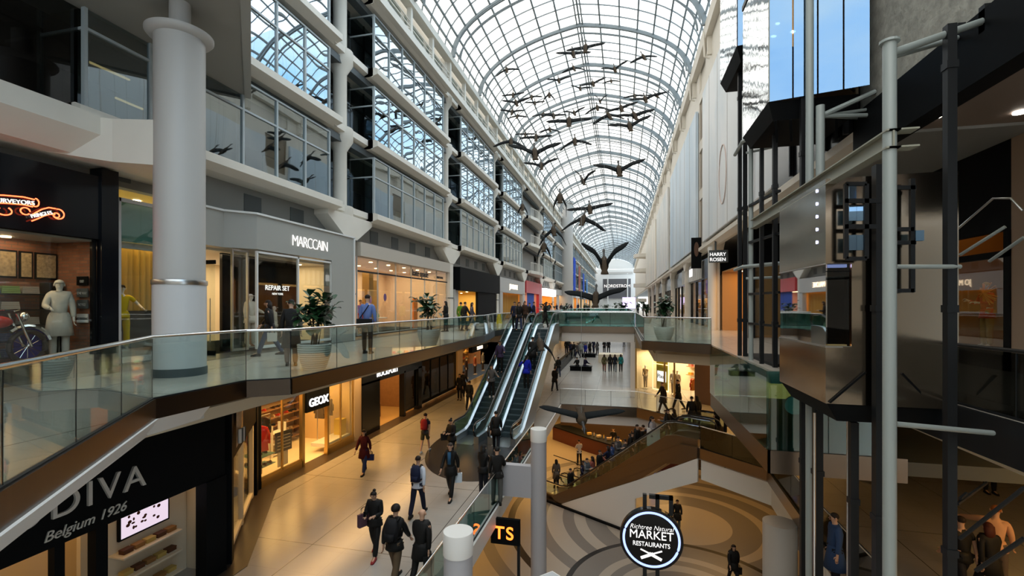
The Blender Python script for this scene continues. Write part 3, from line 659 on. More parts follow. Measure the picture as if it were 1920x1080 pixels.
def chain_mesh(nodes, sub=1):
    V = []; E = []; idx = {}
    for n, p, r_, par in nodes:
        V.append((tuple(p), r_)); idx[n] = len(V) - 1
        if par is not None: E.append((idx[par], idx[n]))
    b = nb(); b.from_mesh(skin_eval(V, E, 0, sub)); return b
def top_mesh(J, hem=0.0, short=False, r=1.0, hood=False):
    ax = (J['nb'] - J['pel']).normalized(); p = J['pel']
    nd = [('pel', p + ax * 0.0, 0.142 * r, None), ('waist', J['waist'], 0.126 * r, 'pel'), ('chest', J['chest'] - ax * 0.03, 0.138 * r, 'waist'), ('nb', J['nb'] - ax * 0.01, 0.085 * r, 'chest'), ('nk', J['neck'] - ax * 0.02, 0.062 * r, 'nb')]
    for k, s in (('l', -1), ('r', 1)):
        nd += [(k + 'sh', J[k + 'sh'] + Vector((-s * 0.012, 0, -0.005)), 0.078 * r, 'chest'), (k + 'el', J[k + 'el'] if not short else J[k + 'sh'].lerp(J[k + 'el'], 0.7), 0.058 * r, k + 'sh')]
        if not short: nd += [(k + 'wr', J[k + 'wr'].lerp(J[k + 'el'], 0.06), 0.043 * r, k + 'el')]
    b = chain_mesh(nd)
    loft(b, [ering(p + Vector((0, 0, 0.10)), 0.135 * r, 0.105 * r, 20), ering(p + Vector((0, 0, 0.02)), 0.168 * r, 0.13 * r, 20), ering(p + Vector((0, 0, -0.05)), 0.182 * r, 0.142 * r, 20), ering(p + Vector((0, 0, -0.06 - hem)), (0.185 + hem * 0.10) * r, (0.145 + hem * 0.18) * r, 20)])
    if hood: ellipsoid(b, J['nb'] + Vector((0, -0.07, 0.0)), (0.12, 0.07, 0.08), 10, 6)
    return b
def trouser_mesh(J, length=1.0, r=1.0):
    nd = [('pel', J['pel'] + Vector((0, 0, 0.0)), 0.115, None)]
    for k in 'lr':
        h, kn, an = J[k + 'hip'], J[k + 'kn'], J[k + 'an']
        nd += [(k + 'h', h, 0.094, 'pel'), (k + 't', (h + kn) / 2, 0.094, k + 'h')]
        if length < 0.7: nd += [(k + 'k', kn * 0.85 + h * 0.15, 0.094, k + 't')]
        else: nd += [(k + 'k', kn, 0.076, k + 't'), (k + 'c', kn * 0.6 + an * 0.4, 0.076, k + 'k'), (k + 'a', an + Vector((0, 0, -0.02)), 0.062, k + 'c')]
    return chain_mesh(nd)
def skirt_mesh(J, ln=0.42):
    b = nb(); p = J['pel']
    loft(b, [ering(p + Vector((0, 0, 0.1)), 0.145, 0.11), ering(p + Vector((0, 0, -0.05)), 0.18, 0.15), ering(p + Vector((0, 0, -ln)), 0.24, 0.23)]); return b
def shoe_mesh(J, k):
    b = nb(); a = J[k + 'an']; t = J[k + 'toe']; z0 = a.z - 0.085
    loft(b, [[(a.x + x * w_, a.y - 0.06 + y * 0.27, z0 + z) for x, y, z in ((-1, 0, 0), (1, 0, 0), (1, 0, h_), (-1, 0, h_))] if False else [(a.x - w_, yy, z0), (a.x + w_, yy, z0), (a.x + w_ * 0.8, yy, z0 + h_), (a.x - w_ * 0.8, yy, z0 + h_)] for yy, w_, h_ in ((a.y - 0.065, 0.03, 0.07), (a.y, 0.042, 0.105), (a.y + 0.08, 0.046, 0.075), (a.y + 0.17, 0.046, 0.05), (a.y + 0.205, 0.028, 0.035))])
    return b
def hair_mesh(J, style):
    b = nb(); h = J['head']
    if style == 'bald': b.free(); return None
    rad = {'curly': 0.108, 'short': 0.089, 'long': 0.092, 'bun': 0.089, 'cap': 0.092}[style]; rings = []
    for j in range(8):
        t = PI * j / 7 * 0.62; ring = []
        for k in range(16):
            a = 2 * PI * k / 16; front = max(0, math.sin(a)); tt = t * (1 - 0.33 * front)
            rr = rad * (1 - 0.13 * (j / 7) ** 3) * (1 + (0.12 * noise.noise(Vector((k, j, 3))) if style == 'curly' else 0))
            ring.append((h.x + rr * math.sin(tt) * math.cos(a), h.y - 0.008 + rr * 1.08 * math.sin(tt) * math.sin(a), h.z + 0.014 + rr * math.cos(tt)))
        rings.append(ring)
    rings[0] = [(h.x + 0.004 * math.cos(2 * PI * k / 16), h.y + 0.004 * math.sin(2 * PI * k / 16), h.z + 0.014 + rad) for k in range(16)]
    loft(b, rings)
    if style == 'long': loft(b, [ering(h + Vector((0, -0.03, 0.03)), 0.098, 0.085), ering(h + Vector((0, -0.055, -0.10)), 0.10, 0.065), ering(h + Vector((0, -0.075, -0.24)), 0.085, 0.04)])
    if style == 'bun': ellipsoid(b, h + Vector((0, -0.06, 0.11)), (0.045, 0.045, 0.04), 10, 6)
    if style == 'cap': 
        hexa(b, [(h.x - 0.06, h.y + 0.07, h.z + 0.035), (h.x + 0.06, h.y + 0.07, h.z + 0.035), (h.x + 0.04, h.y + 0.17, h.z + 0.03), (h.x - 0.04, h.y + 0.17, h.z + 0.03)], [(h.x - 0.06, h.y + 0.07, h.z + 0.05), (h.x + 0.06, h.y + 0.07, h.z + 0.05), (h.x + 0.04, h.y + 0.17, h.z + 0.04), (h.x - 0.04, h.y + 0.17, h.z + 0.04)])
    return b
POSES = {
    'walk': dict(ll=(0.42, 0.10), rl=(-0.30, 0.25), la=(-0.30, 0.12, 0.15), ra=(0.35, 0.12, 0.35), lean=0.05),
    'walk2': dict(ll=(-0.28, 0.30), rl=(0.36, 0.05), la=(0.30, 0.12, 0.3), ra=(-0.25, 0.12, 0.15), lean=0.04),
    'stand': dict(ll=(0.03, 0.02), rl=(-0.03, 0.02), la=(0.03, 0.14, 0.12), ra=(0.03, 0.14, 0.12)),
    'hands': dict(ll=(0.05, 0.02), rl=(-0.10, 0.1), la=(0.25, 0.12, 1.3), ra=(0.25, 0.12, 1.3), head=0.35),
    'phonewalk': dict(ll=(0.32, 0.08), rl=(-0.25, 0.25), la=(0.2, 0.1, 1.5), ra=(0.2, 0.1, 1.5), lean=0.04, head=0.45),
    'hold': dict(ll=(0.06, 0.02), rl=(-0.06, 0.02), la=(0.05, 0.14, 0.15), ra=(0.3, 0.2, 1.1)),
    'rail': dict(ll=(0.05, 0.1), rl=(0.12, 0.12), la=(0.6, 0.35, 0.8), ra=(0.1, 0.14, 0.4), lean=0.05),
    'cross': dict(ll=(0.02, 0.02), rl=(0.05, 0.05), la=(0.2, 0.2, 1.5), ra=(0.3, 0.2, 1.6), lean=0.02),
    'hip': dict(ll=(0.08, 0.05), rl=(-0.05, 0.02), la=(-0.2, 0.7, 1.3), ra=(0.03, 0.14, 0.12)),
    'sit': dict(ll=(1.45, 1.4), rl=(1.45, 1.55), la=(0.5, 0.12, 0.7), ra=(0.5, 0.12, 0.7), lean=0.15, sit=True, dz=-0.43),
    'point': dict(ll=(0.1, 0.02), rl=(-0.12, 0.1), la=(1.0, 0.9, 0.2), ra=(0.1, 0.2, 0.3), lean=0.1),
}
MESH = {}; JC = {}
def cached(key, fn):
    if key not in MESH:
        b = fn()
        if b is None: MESH[key] = None
        else:
            bmesh.ops.recalc_face_normals(b, faces=b.faces); me = bpy.data.meshes.new(key); b.to_mesh(me); b.free(); me.materials.append(None)
            for p in me.polygons: p.use_smooth = True
            MESH[key] = me
    return MESH[key]
def part(name, key, fn, m, parent, label=None):
    me = cached(key, fn)
    if me is None: return None
    o = bpy.data.objects.new(name, me); C.objects.link(o); o.parent = parent
    o.material_slots[0].link = 'OBJECT'; o.material_slots[0].material = M[m] if isinstance(m, str) else m
    if label: o['label'] = label
    return o
def person(label, loc, rz, pose='stand', h=1.72, skin=0, top=('jacket', (0.01, 0.01, 0.012), 0.06), legs=('trousers', (0.012, 0.013, 0.018)), hair=('short', (0.02, 0.013, 0.01)), shoes=(0.01, 0.01, 0.01), pack=None, group=None, cat='person', name='person', simple=False, face=False):
    if pose not in JC: JC[pose] = skeleton(POSES[pose])
    J = JC[pose]; r = thing(name, label, cat, loc, group, rz); r.scale = (h / 1.72,) * 3
    skinm = SKIN[skin] if isinstance(skin, int) else skin
    if cat != 'person' and name == 'mannequin': pass
    part('body', pose + '_body', lambda: body_mesh(J), skmat(skinm), r)
    tn, tcx, hem = top
    part(tn, '%s_top_%.2f_%s' % (pose, hem, tn), lambda: top_mesh(J, hem, tn == 't_shirt', 1.0 if tn in ('shirt', 't_shirt', 'blouse') else 1.1, tn == 'hoodie'), cloth(tcx), r)
    ln, lc = legs
    if ln == 'skirt': part('skirt', pose + '_skirt', lambda: skirt_mesh(J), cloth(lc), r)
    elif ln == 'shorts': part('shorts', pose + '_shorts', lambda: trouser_mesh(J, 0.5), cloth(lc), r)
    elif ln: part('trousers', pose + '_trousers', lambda: trouser_mesh(J), cloth(lc), r)
    if shoes:
        for k in 'lr': part('shoe', pose + '_shoe_' + k, lambda: shoe_mesh(J, k), cloth(shoes, 0.5), r)
    if hair and hair[0] != 'bald': part('hair' if hair[0] != 'cap' else 'cap', pose + '_hair_' + hair[0], lambda: hair_mesh(J, hair[0]), cloth(hair[1], 0.6), r)
    if face: part('eyes', pose + '_eyes', lambda: eyes_mesh(J), cloth((0.01, 0.008, 0.006), 0.3), r)
    if pack:
        part('backpack', pose + '_pack', lambda: pack_mesh(J), cloth(pack, 0.7), r)
        part('shoulder_straps', pose + '_straps', lambda: straps_mesh(J), cloth((0.01, 0.01, 0.01), 0.7), r)
    return r, J
def skmat(c):
    k = 'sk%02x%02x%02x' % tuple(int(v * 255) for v in c)
    if k not in M: M[k] = mat('skin_' + k, c, 0.55)
    return M[k]
def eyes_mesh(J):
    b = nb()
    for s in (-1, 1): ellipsoid(b, J['head'] + Vector((s * 0.032, 0.080, 0.006)), (0.012, 0.008, 0.008), 8, 5); bar(b, J['head'] + Vector((s * 0.016, 0.084, 0.028)), J['head'] + Vector((s * 0.05, 0.076, 0.03)), 0.006, 0.007)
    return b
def pack_mesh(J):
    b = nb(); c = J['chest'] + Vector((0, -0.17, -0.02))
    loft(b, [ering(c + Vector((0, 0.02, -0.23)), 0.12, 0.05, 12), ering(c + Vector((0, 0, -0.2)), 0.15, 0.085, 12), ering(c + Vector((0, -0.01, -0.02)), 0.155, 0.095, 12), ering(c + Vector((0, 0, 0.15)), 0.14, 0.085, 12), ering(c + Vector((0, 0.03, 0.23)), 0.09, 0.04, 12)])
    box(b, c.x - 0.1, c.x + 0.1, c.y - 0.125, c.y - 0.06, c.z - 0.19, c.z - 0.04); return b
def straps_mesh(J):
    b = nb()
    for s in (-1, 1):
        c = J['chest']; P = [c + Vector((s * 0.11, -0.15, 0.17)), c + Vector((s * 0.115, -0.02, 0.215)), c + Vector((s * 0.12, 0.13, 0.10)), c + Vector((s * 0.13, 0.145, -0.05)), c + Vector((s * 0.15, 0.0, -0.2)), c + Vector((s * 0.12, -0.13, -0.2))]
        for p, q in zip(P[:-1], P[1:]): bar(b, p, q, 0.04, 0.012)
    return b
def bag(label, loc, rz, col, w=0.3, h=0.26, d=0.11, kind='shopping_bag', cat='bag', handle=0.12, m=None):
    r = thing(kind, label, cat, loc, None, rz); cm = m or cloth(col, 0.6)
    b = nb(); hexa(b, [(-w / 2 * 0.92, -d / 2, 0), (w / 2 * 0.92, -d / 2, 0), (w / 2 * 0.92, d / 2, 0), (-w / 2 * 0.92, d / 2, 0)], [(-w / 2, -d * 0.3, h), (w / 2, -d * 0.3, h), (w / 2, d * 0.3, h), (-w / 2, d * 0.3, h)]); obj('bag_body', b, cm, r, world=False)
    for s in (-1, 1):
        b = nb(); tube(b, [(-w * 0.25, s * d * 0.3, h - 0.02), (-w * 0.2, s * d * 0.15, h + handle * 0.8), (0, 0, h + handle), (w * 0.2, s * d * 0.15, h + handle * 0.8), (w * 0.25, s * d * 0.3, h - 0.02)], 0.008, 6); obj('handle', b, cloth((0.02, 0.02, 0.02)), r, world=False)
    return r
def mannequin(label, loc, rz, pose='stand', top=('blouse', (0.6, 0.55, 0.45), 0.1), legs=('trousers', (0.1, 0.1, 0.1)), h=1.78, hair=None, col=(0.75, 0.70, 0.62), stand=True):
    r, J = person(label, (loc[0], loc[1], loc[2] + 0.02), rz, pose, h, col, top, legs, hair, None, cat='mannequin', name='mannequin')
    b = nb(); lathe(b, [(0.18, -0.02), (0.18, 0.0)], (0, 0, 0), 20); tube(b, [(0, -0.05, 0), (0, -0.05, 0.5)], 0.012, 6); obj('base_plate', b, 'steel', r, world=False)
    return r
def planted_fig(label, loc, n=70, h=1.9, spread=0.75, pot=(0.36, 0.62), seed=1, leaf=0.28, cat='potted plant', name='potted_fiddle_leaf_fig'):
    rnd = random.Random(seed); r = thing(name, label, cat, loc)
    b = nb(); R0, H0 = pot; prof = [(R0 * 0.68, 0)]
    for i in range(12): t = i / 12; rr = R0 * (0.68 + 0.34 * math.sin(min(1, t * 1.15) * PI / 2)); prof += [(rr, H0 * t + 0.005), (rr + 0.012, H0 * t + H0 / 24), (rr, H0 * (t + 1 / 12) - 0.003)]
    prof += [(R0 * 1.0, H0), (R0 * 0.9, H0), (R0 * 0.88, H0 - 0.06)]
    lathe(b, prof, (0, 0, 0), 28); obj('planter', b, 'planter', r, True, world=False)
    b = nb(); lathe(b, [(R0 * 0.86, H0 - 0.1), (R0 * 0.86, H0 - 0.05)], (0, 0, 0), 20); obj('soil', b, 'soil', r, world=False)
    b = nb(); ends = []
    for i in range(7):
        a = rnd.uniform(0, 2 * PI); q = rnd.uniform(0.2, 1) * spread; top_ = Vector((q * math.cos(a), q * math.sin(a), H0 + (h - H0) * rnd.uniform(0.5, 1.0))); base = Vector((rnd.uniform(-0.1, 0.1), rnd.uniform(-0.1, 0.1), H0 - 0.06)); mid = base.lerp(top_, 0.5) + Vector((0, 0, 0.15)) - Vector((top_.x, top_.y, 0)) * 0.2
        tube(b, [base, mid, top_], [0.02, 0.014, 0.008], 6); ends.append((base, mid, top_))
    obj('stem', b, 'bark', r, world=False)
    b = nb()
    for i in range(n):
        base, mid, tp = rnd.choice(ends); t = rnd.uniform(0.35, 1.0); p = mid.lerp(tp, (t - 0.5) * 2) if t > 0.5 else base.lerp(mid, t * 2)
        a = rnd.uniform(0, 2 * PI); el_ = rnd.uniform(-0.5, 0.9); d = Vector((math.cos(a) * math.cos(el_), math.sin(a) * math.cos(el_), math.sin(el_))); sd = d.cross(Vector((0, 0, 1))).normalized(); up = sd.cross(d); L = leaf * rnd.uniform(0.7, 1.25); Wd = L * 0.36
        rows = [(0.05, 0.05, 0), (0.3, 0.55, 0.02), (0.6, 0.95, 0.02), (0.82, 0.9, -0.02), (1.0, 0.1, -0.09)]
        pv = None
        for u, wd, dz in rows:
            c = p + d * (0.06 + u * L) + up * dz * L * 2; cur = [b.verts.new(c - sd * Wd * wd + up * Wd * wd * 0.3), b.verts.new(c), b.verts.new(c + sd * Wd * wd + up * Wd * wd * 0.3)]
            if pv: b.faces.new((pv[0], pv[1], cur[1], cur[0])); b.faces.new((pv[1], pv[2], cur[2], cur[1]))
            pv = cur
    obj('leaves', b, 'leaf', r, True, world=False, fix=False)
    return r
# ============================================================ SHOPS
SHOPN = [0]
def shell(x0, y0, y1, z0, z1, depth=5.0, m='warmwhite', power=None, col=WARM, sgn=-1, floorm=None, lamps=3, lx=None):
    """room behind a shopfront: back, two sides, ceiling; its own lamps"""
    SHOPN[0] += 1; n = SHOPN[0]; xb = x0 + sgn * depth; b = nb(); lo, hi = min(x0, xb), max(x0, xb)
    box(b, xb - 0.05, xb + 0.05, y0, y1, z0, z1); box(b, lo, hi, y0 - 0.03, y0 + 0.03, z0, z1); box(b, lo, hi, y1 - 0.03, y1 + 0.03, z0, z1)
    struct('wall_shop_%d' % n, b, m)
    b = nb(); box(b, lo, hi, y0, y1, z1 - 0.06, z1); struct('ceiling_shop_%d' % n, b, m if m not in ('brick', 'black') else 'midgrey')
    if floorm: b = nb(); box(b, lo, hi, y0, y1, z0 + 0.001, z0 + 0.012); struct('floor_shop_%d' % n, b, floorm)
    if power:
        area('shop_light', (x0 + sgn * depth * 0.45, (y0 + y1) / 2, z1 - 0.1), depth * 0.8, (y1 - y0) * 0.9, power, col)
        for i in range(lamps):
            for j in range(2):
                y = y0 + (y1 - y0) * (i + 0.5) / lamps; x = x0 + sgn * (0.8 + j * 1.8); b = nb(); lathe(b, [(0.06, z1 - 0.085), (0.09, z1 - 0.085), (0.09, z1 - 0.06)], (x, y, 0), 12)
                o = tag(obj('recessed_downlight', b, 'lampwarm'), 'small round recessed ceiling spotlight glowing in a shop', 'light', 'recessed ceiling spotlights in the shops')
    return n
def glazing(label, x, y0, y1, z0, z1, n, m='g_shop', fm='darksteel', fw=0.03, transom=None, gap=None, name='shop_window', parent=None, cat='shop window'):
    r = thing(name, label, cat, (x, y0, z0)); pw = (y1 - y0) / n
    for i in range(n):
        if gap and i in gap: continue
        b = nb(); box(b, x - 0.006, x + 0.006, y0 + i * pw + fw / 2, y0 + (i + 1) * pw - fw / 2, z0, z1); obj('glass_pane', b, m, r)
    b = nb()
    for i in range(n + 1): box(b, x - 0.035, x + 0.035, y0 + i * pw - fw / 2, y0 + i * pw + fw / 2, z0, z1)
    box(b, x - 0.035, x + 0.035, y0, y1, z1 - fw, z1)
    if not gap: box(b, x - 0.035, x + 0.035, y0, y1, z0, z0 + fw * 1.5)
    if transom: box(b, x - 0.035, x + 0.035, y0, y1, transom - fw / 2, transom + fw / 2)
    obj('frame', b, fm, r); return r
GOODS = {}
def goods(kind):
    if kind in GOODS: return GOODS[kind]
    b = nb()
    if kind == 'shoe': loft(b, [[(-w_, y, 0), (w_, y, 0), (w_ * 0.7, y, h_), (-w_ * 0.7, y, h_)] for y, w_, h_ in ((-0.13, 0.03, 0.07), (-0.05, 0.04, 0.10), (0.03, 0.045, 0.06), (0.12, 0.04, 0.04), (0.15, 0.02, 0.02))])
    elif kind == 'handbag': loft(b, [[(-0.15, -0.06, 0), (0.15, -0.06, 0), (0.15, 0.06, 0), (-0.15, 0.06, 0)], [(-0.13, -0.03, 0.2), (0.13, -0.03, 0.2), (0.13, 0.03, 0.2), (-0.13, 0.03, 0.2)]]); tube(b, [(-0.08, 0, 0.19), (-0.05, 0, 0.29), (0.05, 0, 0.29), (0.08, 0, 0.19)], 0.008, 6)
    elif kind == 'box': box(b, -0.14, 0.14, -0.1, 0.1, 0, 0.11); box(b, -0.145, 0.145, -0.105, 0.105, 0.09, 0.125)
    elif kind == 'folded': 
        for i in range(4): box(b, -0.15 + 0.005 * i, 0.15 - 0.004 * i, -0.12, 0.12, 0.04 * i, 0.04 * i + 0.036)
    elif kind == 'bottle': lathe(b, [(0.04, 0), (0.042, 0.14), (0.015, 0.2), (0.015, 0.25)], (0, 0, 0), 10)
    elif kind == 'garment':
        loft(b, [[(x, y, z) for x, y in ((-w_, -0.03), (w_, -0.03), (w_, 0.03), (-w_, 0.03))] for z, w_ in ((-0.85, 0.24), (-0.35, 0.19), (-0.12, 0.22), (-0.06, 0.17), (-0.02, 0.05))])
        for s in (-1, 1): tube(b, [(s * 0.16, 0, -0.1), (s * 0.25, 0, -0.35), (s * 0.26, 0.01, -0.62)], [0.06, 0.05, 0.04], 8)
        tube(b, [(0, 0, -0.03), (0, 0, 0.03), (0.02, 0, 0.05)], 0.005, 5)
    bmesh.ops.recalc_face_normals(b, faces=b.faces); me = bpy.data.meshes.new(kind); b.to_mesh(me); b.free(); me.materials.append(None); GOODS[kind] = me; return me
NAMES = {'shoe': ('shoe', 'shoe'), 'handbag': ('handbag', 'handbag'), 'box': ('shoe_box', 'box'), 'folded': ('folded_clothes', 'clothes'), 'bottle': ('bottle', 'bottle'), 'garment': ('hanging_garment', 'clothes')}
def put(kind, loc, rz, col, label, group, s=1.0):
    nm, ct = NAMES[kind]; o = bpy.data.objects.new(nm, goods(kind)); C.objects.link(o); o.location = loc; o.rotation_euler = (0, 0, rz); o.scale = (s, s, s)
    o.material_slots[0].link = 'OBJECT'; o.material_slots[0].material = cloth(col, 0.5); tag(o, label, ct, group); return o
def shelf(label, x, y0, y1, z0, h, n, kind, cols, glabel, group, m='darksteel', depth=0.35, step=0.42, sgn=1, back='warmwhite', rnd=random.Random(5), jitter=0.8):
    """wall shelves standing at x, opening towards sgn"""
    r = thing('display_shelf', label, 'shelf', (x, y0, z0)); lo, hi = min(x, x + sgn * depth), max(x, x + sgn * depth)
    b = nb(); box(b, lo, hi, y0, y0 + 0.03, z0, z0 + h); box(b, lo, hi, y1 - 0.03, y1, z0, z0 + h); obj('side_panels', b, m, r)
    for i in range(n):
        z = z0 + h * (i + 0.15) / n; b = nb(); box(b, lo, hi, y0 + 0.03, y1 - 0.03, z, z + 0.03); obj('shelf_board', b, m, r)
        y = y0 + 0.25
        while y < y1 - 0.2:
            if rnd.random() < jitter: put(kind, (x + sgn * depth * 0.5, y, z + 0.032), (PI / 2 if kind == 'shoe' else -PI / 2) + rnd.uniform(-0.2, 0.2), rnd.choice(cols), glabel, group)
            y += step
    return r
def rack(label, x, y0, y1, z0, h, cols, glabel, group, along='y', rnd=random.Random(8), step=0.11, x1=None):
    r = thing('clothes_rack', label, 'clothes rack', (x, y0, z0)); b = nb(); A = Vector((x, y0, z0)); B = Vector((x1 if x1 is not None else x, y1, z0))
    for p in (A, B): tube(b, [p, p + Vector((0, 0, h))], 0.015, 6)
    obj('uprights', b, 'steel', r); b = nb(); tube(b, [A + Vector((0, 0, h)), B + Vector((0, 0, h))], 0.015, 6); obj('rail', b, 'steel', r)
    d = (B - A); L = d.length; d.normalize(); q = 0.15; ang = math.atan2(d.y, d.x) + PI / 2
    while q < L - 0.1: p = A + d * q; put('garment', (p.x, p.y, z0 + h - 0.045), ang, rnd.choice(cols), glabel, group, 0.95); q += step * rnd.uniform(0.8, 1.5)
    return r
def panel(name, label, x0, x1, y0, y1, z0, z1, m, cat): b = nb(); box(b, x0, x1, y0, y1, z0, z1); return tag(obj(name, b, m), label, cat, kind='structure' if cat in ('pilaster', 'column', 'portal', 'wall panel', 'plinth') else None)
# ---- Level 0 (z 0), left side ------------------------------------------------
FX = -11.6
# 1 brick shop with neon sign
shell(FX - 0.15, -3, 8.3, 0, 3.0, 1.12, 'brick', 75, WARM2, floorm='wood', lamps=5)
glazing('tall clear window of the brick-walled shop, directly beside the black pilaster', FX, -1.5, 8.2, 0.25, 3.0, 4, fm='black')
b = nb(); box(b, FX - 0.15, FX + 0.1, -3, 8.25, 2.98, 4.4); sf = tag(obj('neon_sign_board', b, 'gloss_black'), 'glossy black fascia board with a red neon ribbon sign on it', 'sign')
b = nb(); box(b, FX - 0.14, FX + 0.09, -3, 8.3, 0, 0.26); tag(obj('plinth', b, 'black'), 'low black plinth under the brick shop window', 'plinth')
ns = thing('neon_sign', 'red neon ribbon scroll with white lettering hung on the glossy black board', 'neon sign', (FX + 0.16, 6, 3.4))
def ribbon(pts, nm='neon_tube'): b = nb(); tube(b, [(FX + 0.17, 7.5 - (7.85 - y) * 0.6, 3.40 + (z - 3.28) * 0.68) for y, z in pts], 0.012, 6); return obj(nm, b, 'neon_red', ns)
def arc(cy_, cz, ry, rz_, a0, a1, n=12): return [(cy_ + ry * math.cos(a0 + (a1 - a0) * i / n), cz + rz_ * math.sin(a0 + (a1 - a0) * i / n)) for i in range(n + 1)]
ribbon([(5.3, 3.35), (5.7, 3.47), (6.2, 3.55), (6.7, 3.6), (7.0, 3.58)]); ribbon([(5.3, 3.12), (5.7, 3.24), (6.2, 3.33), (6.7, 3.38), (6.95, 3.36)])
ribbon(arc(7.02, 3.5, 0.1, 0.12, PI / 2, -PI * 0.9)); ribbon(arc(6.75, 3.2, 0.13, 0.1, 0, 1.8 * PI)); ribbon([(6.9, 3.1), (7.05, 3.22), (7.2, 3.33), (7.4, 3.42), (7.6, 3.42)]); ribbon([(6.92, 2.94), (7.1, 3.04), (7.25, 3.14), (7.42, 3.22), (7.58, 3.24)])
ribbon(arc(7.68, 3.27, 0.17, 0.15, PI * 0.6, -PI * 0.85)); ribbon(arc(7.62, 3.22, 0.09, 0.07, PI, -PI * 0.8)); ribbon(arc(6.2, 3.12, 0.2, 0.12, PI, 2.3 * PI)); ribbon([(5.3, 2.9), (5.8, 3.02), (6.1, 3.18)])
text('neon_lettering', 'PURVEYORS', 0.115, (FX + 0.17, 6.67, 3.46), (PI / 2, math.radians(-6), PI / 2), 'letter_white', ns, 0.01, sx=1.05)
text('neon_lettering', 'PRINGLES', 0.105, (FX + 0.17, 7.12, 3.30), (PI / 2, math.radians(-22), PI / 2), 'letter_white', ns, 0.01, sx=0.85)
text('neon_lettering', 'OF', 0.1, (FX + 0.17, 6.35, 3.28), (PI / 2, math.radians(-14), PI / 2), 'letter_white', ns, 0.01)
xb = FX - 4.3
shelf('black wall shelving stocked with boxes and folded goods in the brick shop', xb + 0.1, 6.4, 8.0 + 1.0, 0.0, 2.3, 6, 'folded', [(0.4, 0.35, 0.28), (0.05, 0.08, 0.2), (0.35, 0.3, 0.25), (0.2, 0.3, 0.1)], 'folded clothes stacked on the black shelving of the brick shop', 'folded goods on the black shelving', 'black', 0.4, 0.36) if False else None
shelf('black wall shelving stocked with boxes and folded goods in the brick shop', FX - 1.2, 6.0, 7.95, 0.0, 2.0, 6, 'folded', [(0.4, 0.35, 0.28), (0.05, 0.08, 0.2), (0.35, 0.3, 0.25), (0.2, 0.3, 0.1)], 'folded clothes stacked on the black shelving of the brick shop', 'folded goods on the black shelving', 'black', 0.3, 0.34)
b = nb(); box(b, FX - 1.2, FX - 0.9, 7.97, 8.2, 0, 2.0); r_ = tag(obj('black_cupboard', b, 'black'), 'tall plain black cupboard beside the stocked shelving', 'cupboard')
for i, (y, w_) in enumerate(((7.2, 0.6), (7.66, 0.24), (8.03, 0.42))):
    r = thing('framed_picture', ['wide sepia photograph in a black frame, partly cut off at the picture edge', 'narrow upright sepia photograph in a black frame between two wider ones', 'sepia group photograph in a black frame nearest the sign-hung wall'][i], 'picture', (FX - 1.18, y, 2.1))
    b = nb(); box(b, FX - 1.2, FX - 1.17, y - w_ / 2, y + w_ / 2, 2.08, 2.68); obj('frame', b, 'black', r)
    b = nb(); box(b, FX - 1.17, FX - 1.16, y - w_ / 2 + 0.03, y + w_ / 2 - 0.03, 2.12, 2.64); obj('photo_print', b, mat('sepia_print_%d' % i, (0.38, 0.27, 0.15), 0.5, noise_amt=0.98, nscale=14 + 4 * i), r)
mannequin('white mannequin in a long white smock and cap before the brick wall', (FX - 0.5, 7.85, 0.26), -PI / 2 - 0.5, 'hold', ('smock', (0.62, 0.58, 0.50), 0.35), ('trousers', (0.55, 0.5, 0.43)), 1.75, ('cap', (0.6, 0.57, 0.5)))
for i, (z, t, m) in enumerate(((1.95, 'EXIT', 'black'), (1.68, 'ONE WAY', 'darkgrey'), (1.42, 'NOTICE', 'darkgrey'), (1.1, 'NO PARKING', 'white'))):
    r = thing('wall_sign', 'small enamel street sign on the brick wall, %s' % ['topmost of the column', 'second from the top', 'navy plate third from the top', 'white plate lowest of the column'][i], 'sign', (FX - 0.4, 8.2, z))
    b = nb(); box(b, FX - 0.55, FX - 0.22, 8.22, 8.24, z, z + 0.2); obj('plate', b, m, r); text('lettering', t, 0.085, (FX - 0.385, 8.215, z + 0.06), RY, 'letter_dark' if m == 'white' else 'letter_steel', r, 0.002, sx=0.7)
# motorcycle in the window (red tank, chrome)
mc = thing('motorcycle', 'red and chrome vintage motorcycle standing in the brick shop window', 'motorcycle', (FX - 0.45, 6.5, 0.28))
bx, by, bz = FX - 0.45, 6.5, 0.28
for dy, nm in ((-0.75, 'rear_wheel'), (0.75, 'front_wheel')):
    b = nb(); prev = []
    tube(b, [(bx, by + dy + 0.31 * math.cos(2 * PI * k / 24), bz + 0.36 + 0.31 * math.sin(2 * PI * k / 24)) for k in range(25)], 0.05, 8, False); wl = obj(nm, b, 'rubberball', mc, True)
    b = nb(); 
    for k in range(12): tube(b, [(bx, by + dy, bz + 0.36), (bx, by + dy + 0.29 * math.cos(PI * k / 6), bz + 0.36 + 0.29 * math.sin(PI * k / 6))], 0.005, 4)
    obj('spokes', b, 'chrome', wl)
b = nb(); ellipsoid(b, (bx, by + 0.15, bz + 0.88), (0.15, 0.36, 0.14), 16, 10); obj('fuel_tank', b, mat('red_enamel', (0.5, 0.02, 0.01), 0.2), mc, True)
b = nb(); ellipsoid(b, (bx, by - 0.4, bz + 0.86), (0.14, 0.32, 0.07), 14, 8); obj('seat', b, 'rubber', mc, True)
b = nb(); tube(b, [(bx - 0.12, by + 0.75, bz + 0.36), (bx - 0.12, by + 0.5, bz + 1.05)], 0.025, 8); tube(b, [(bx + 0.12, by + 0.75, bz + 0.36), (bx + 0.12, by + 0.5, bz + 1.05)], 0.025, 8); obj('front_fork', b, 'chrome', mc)
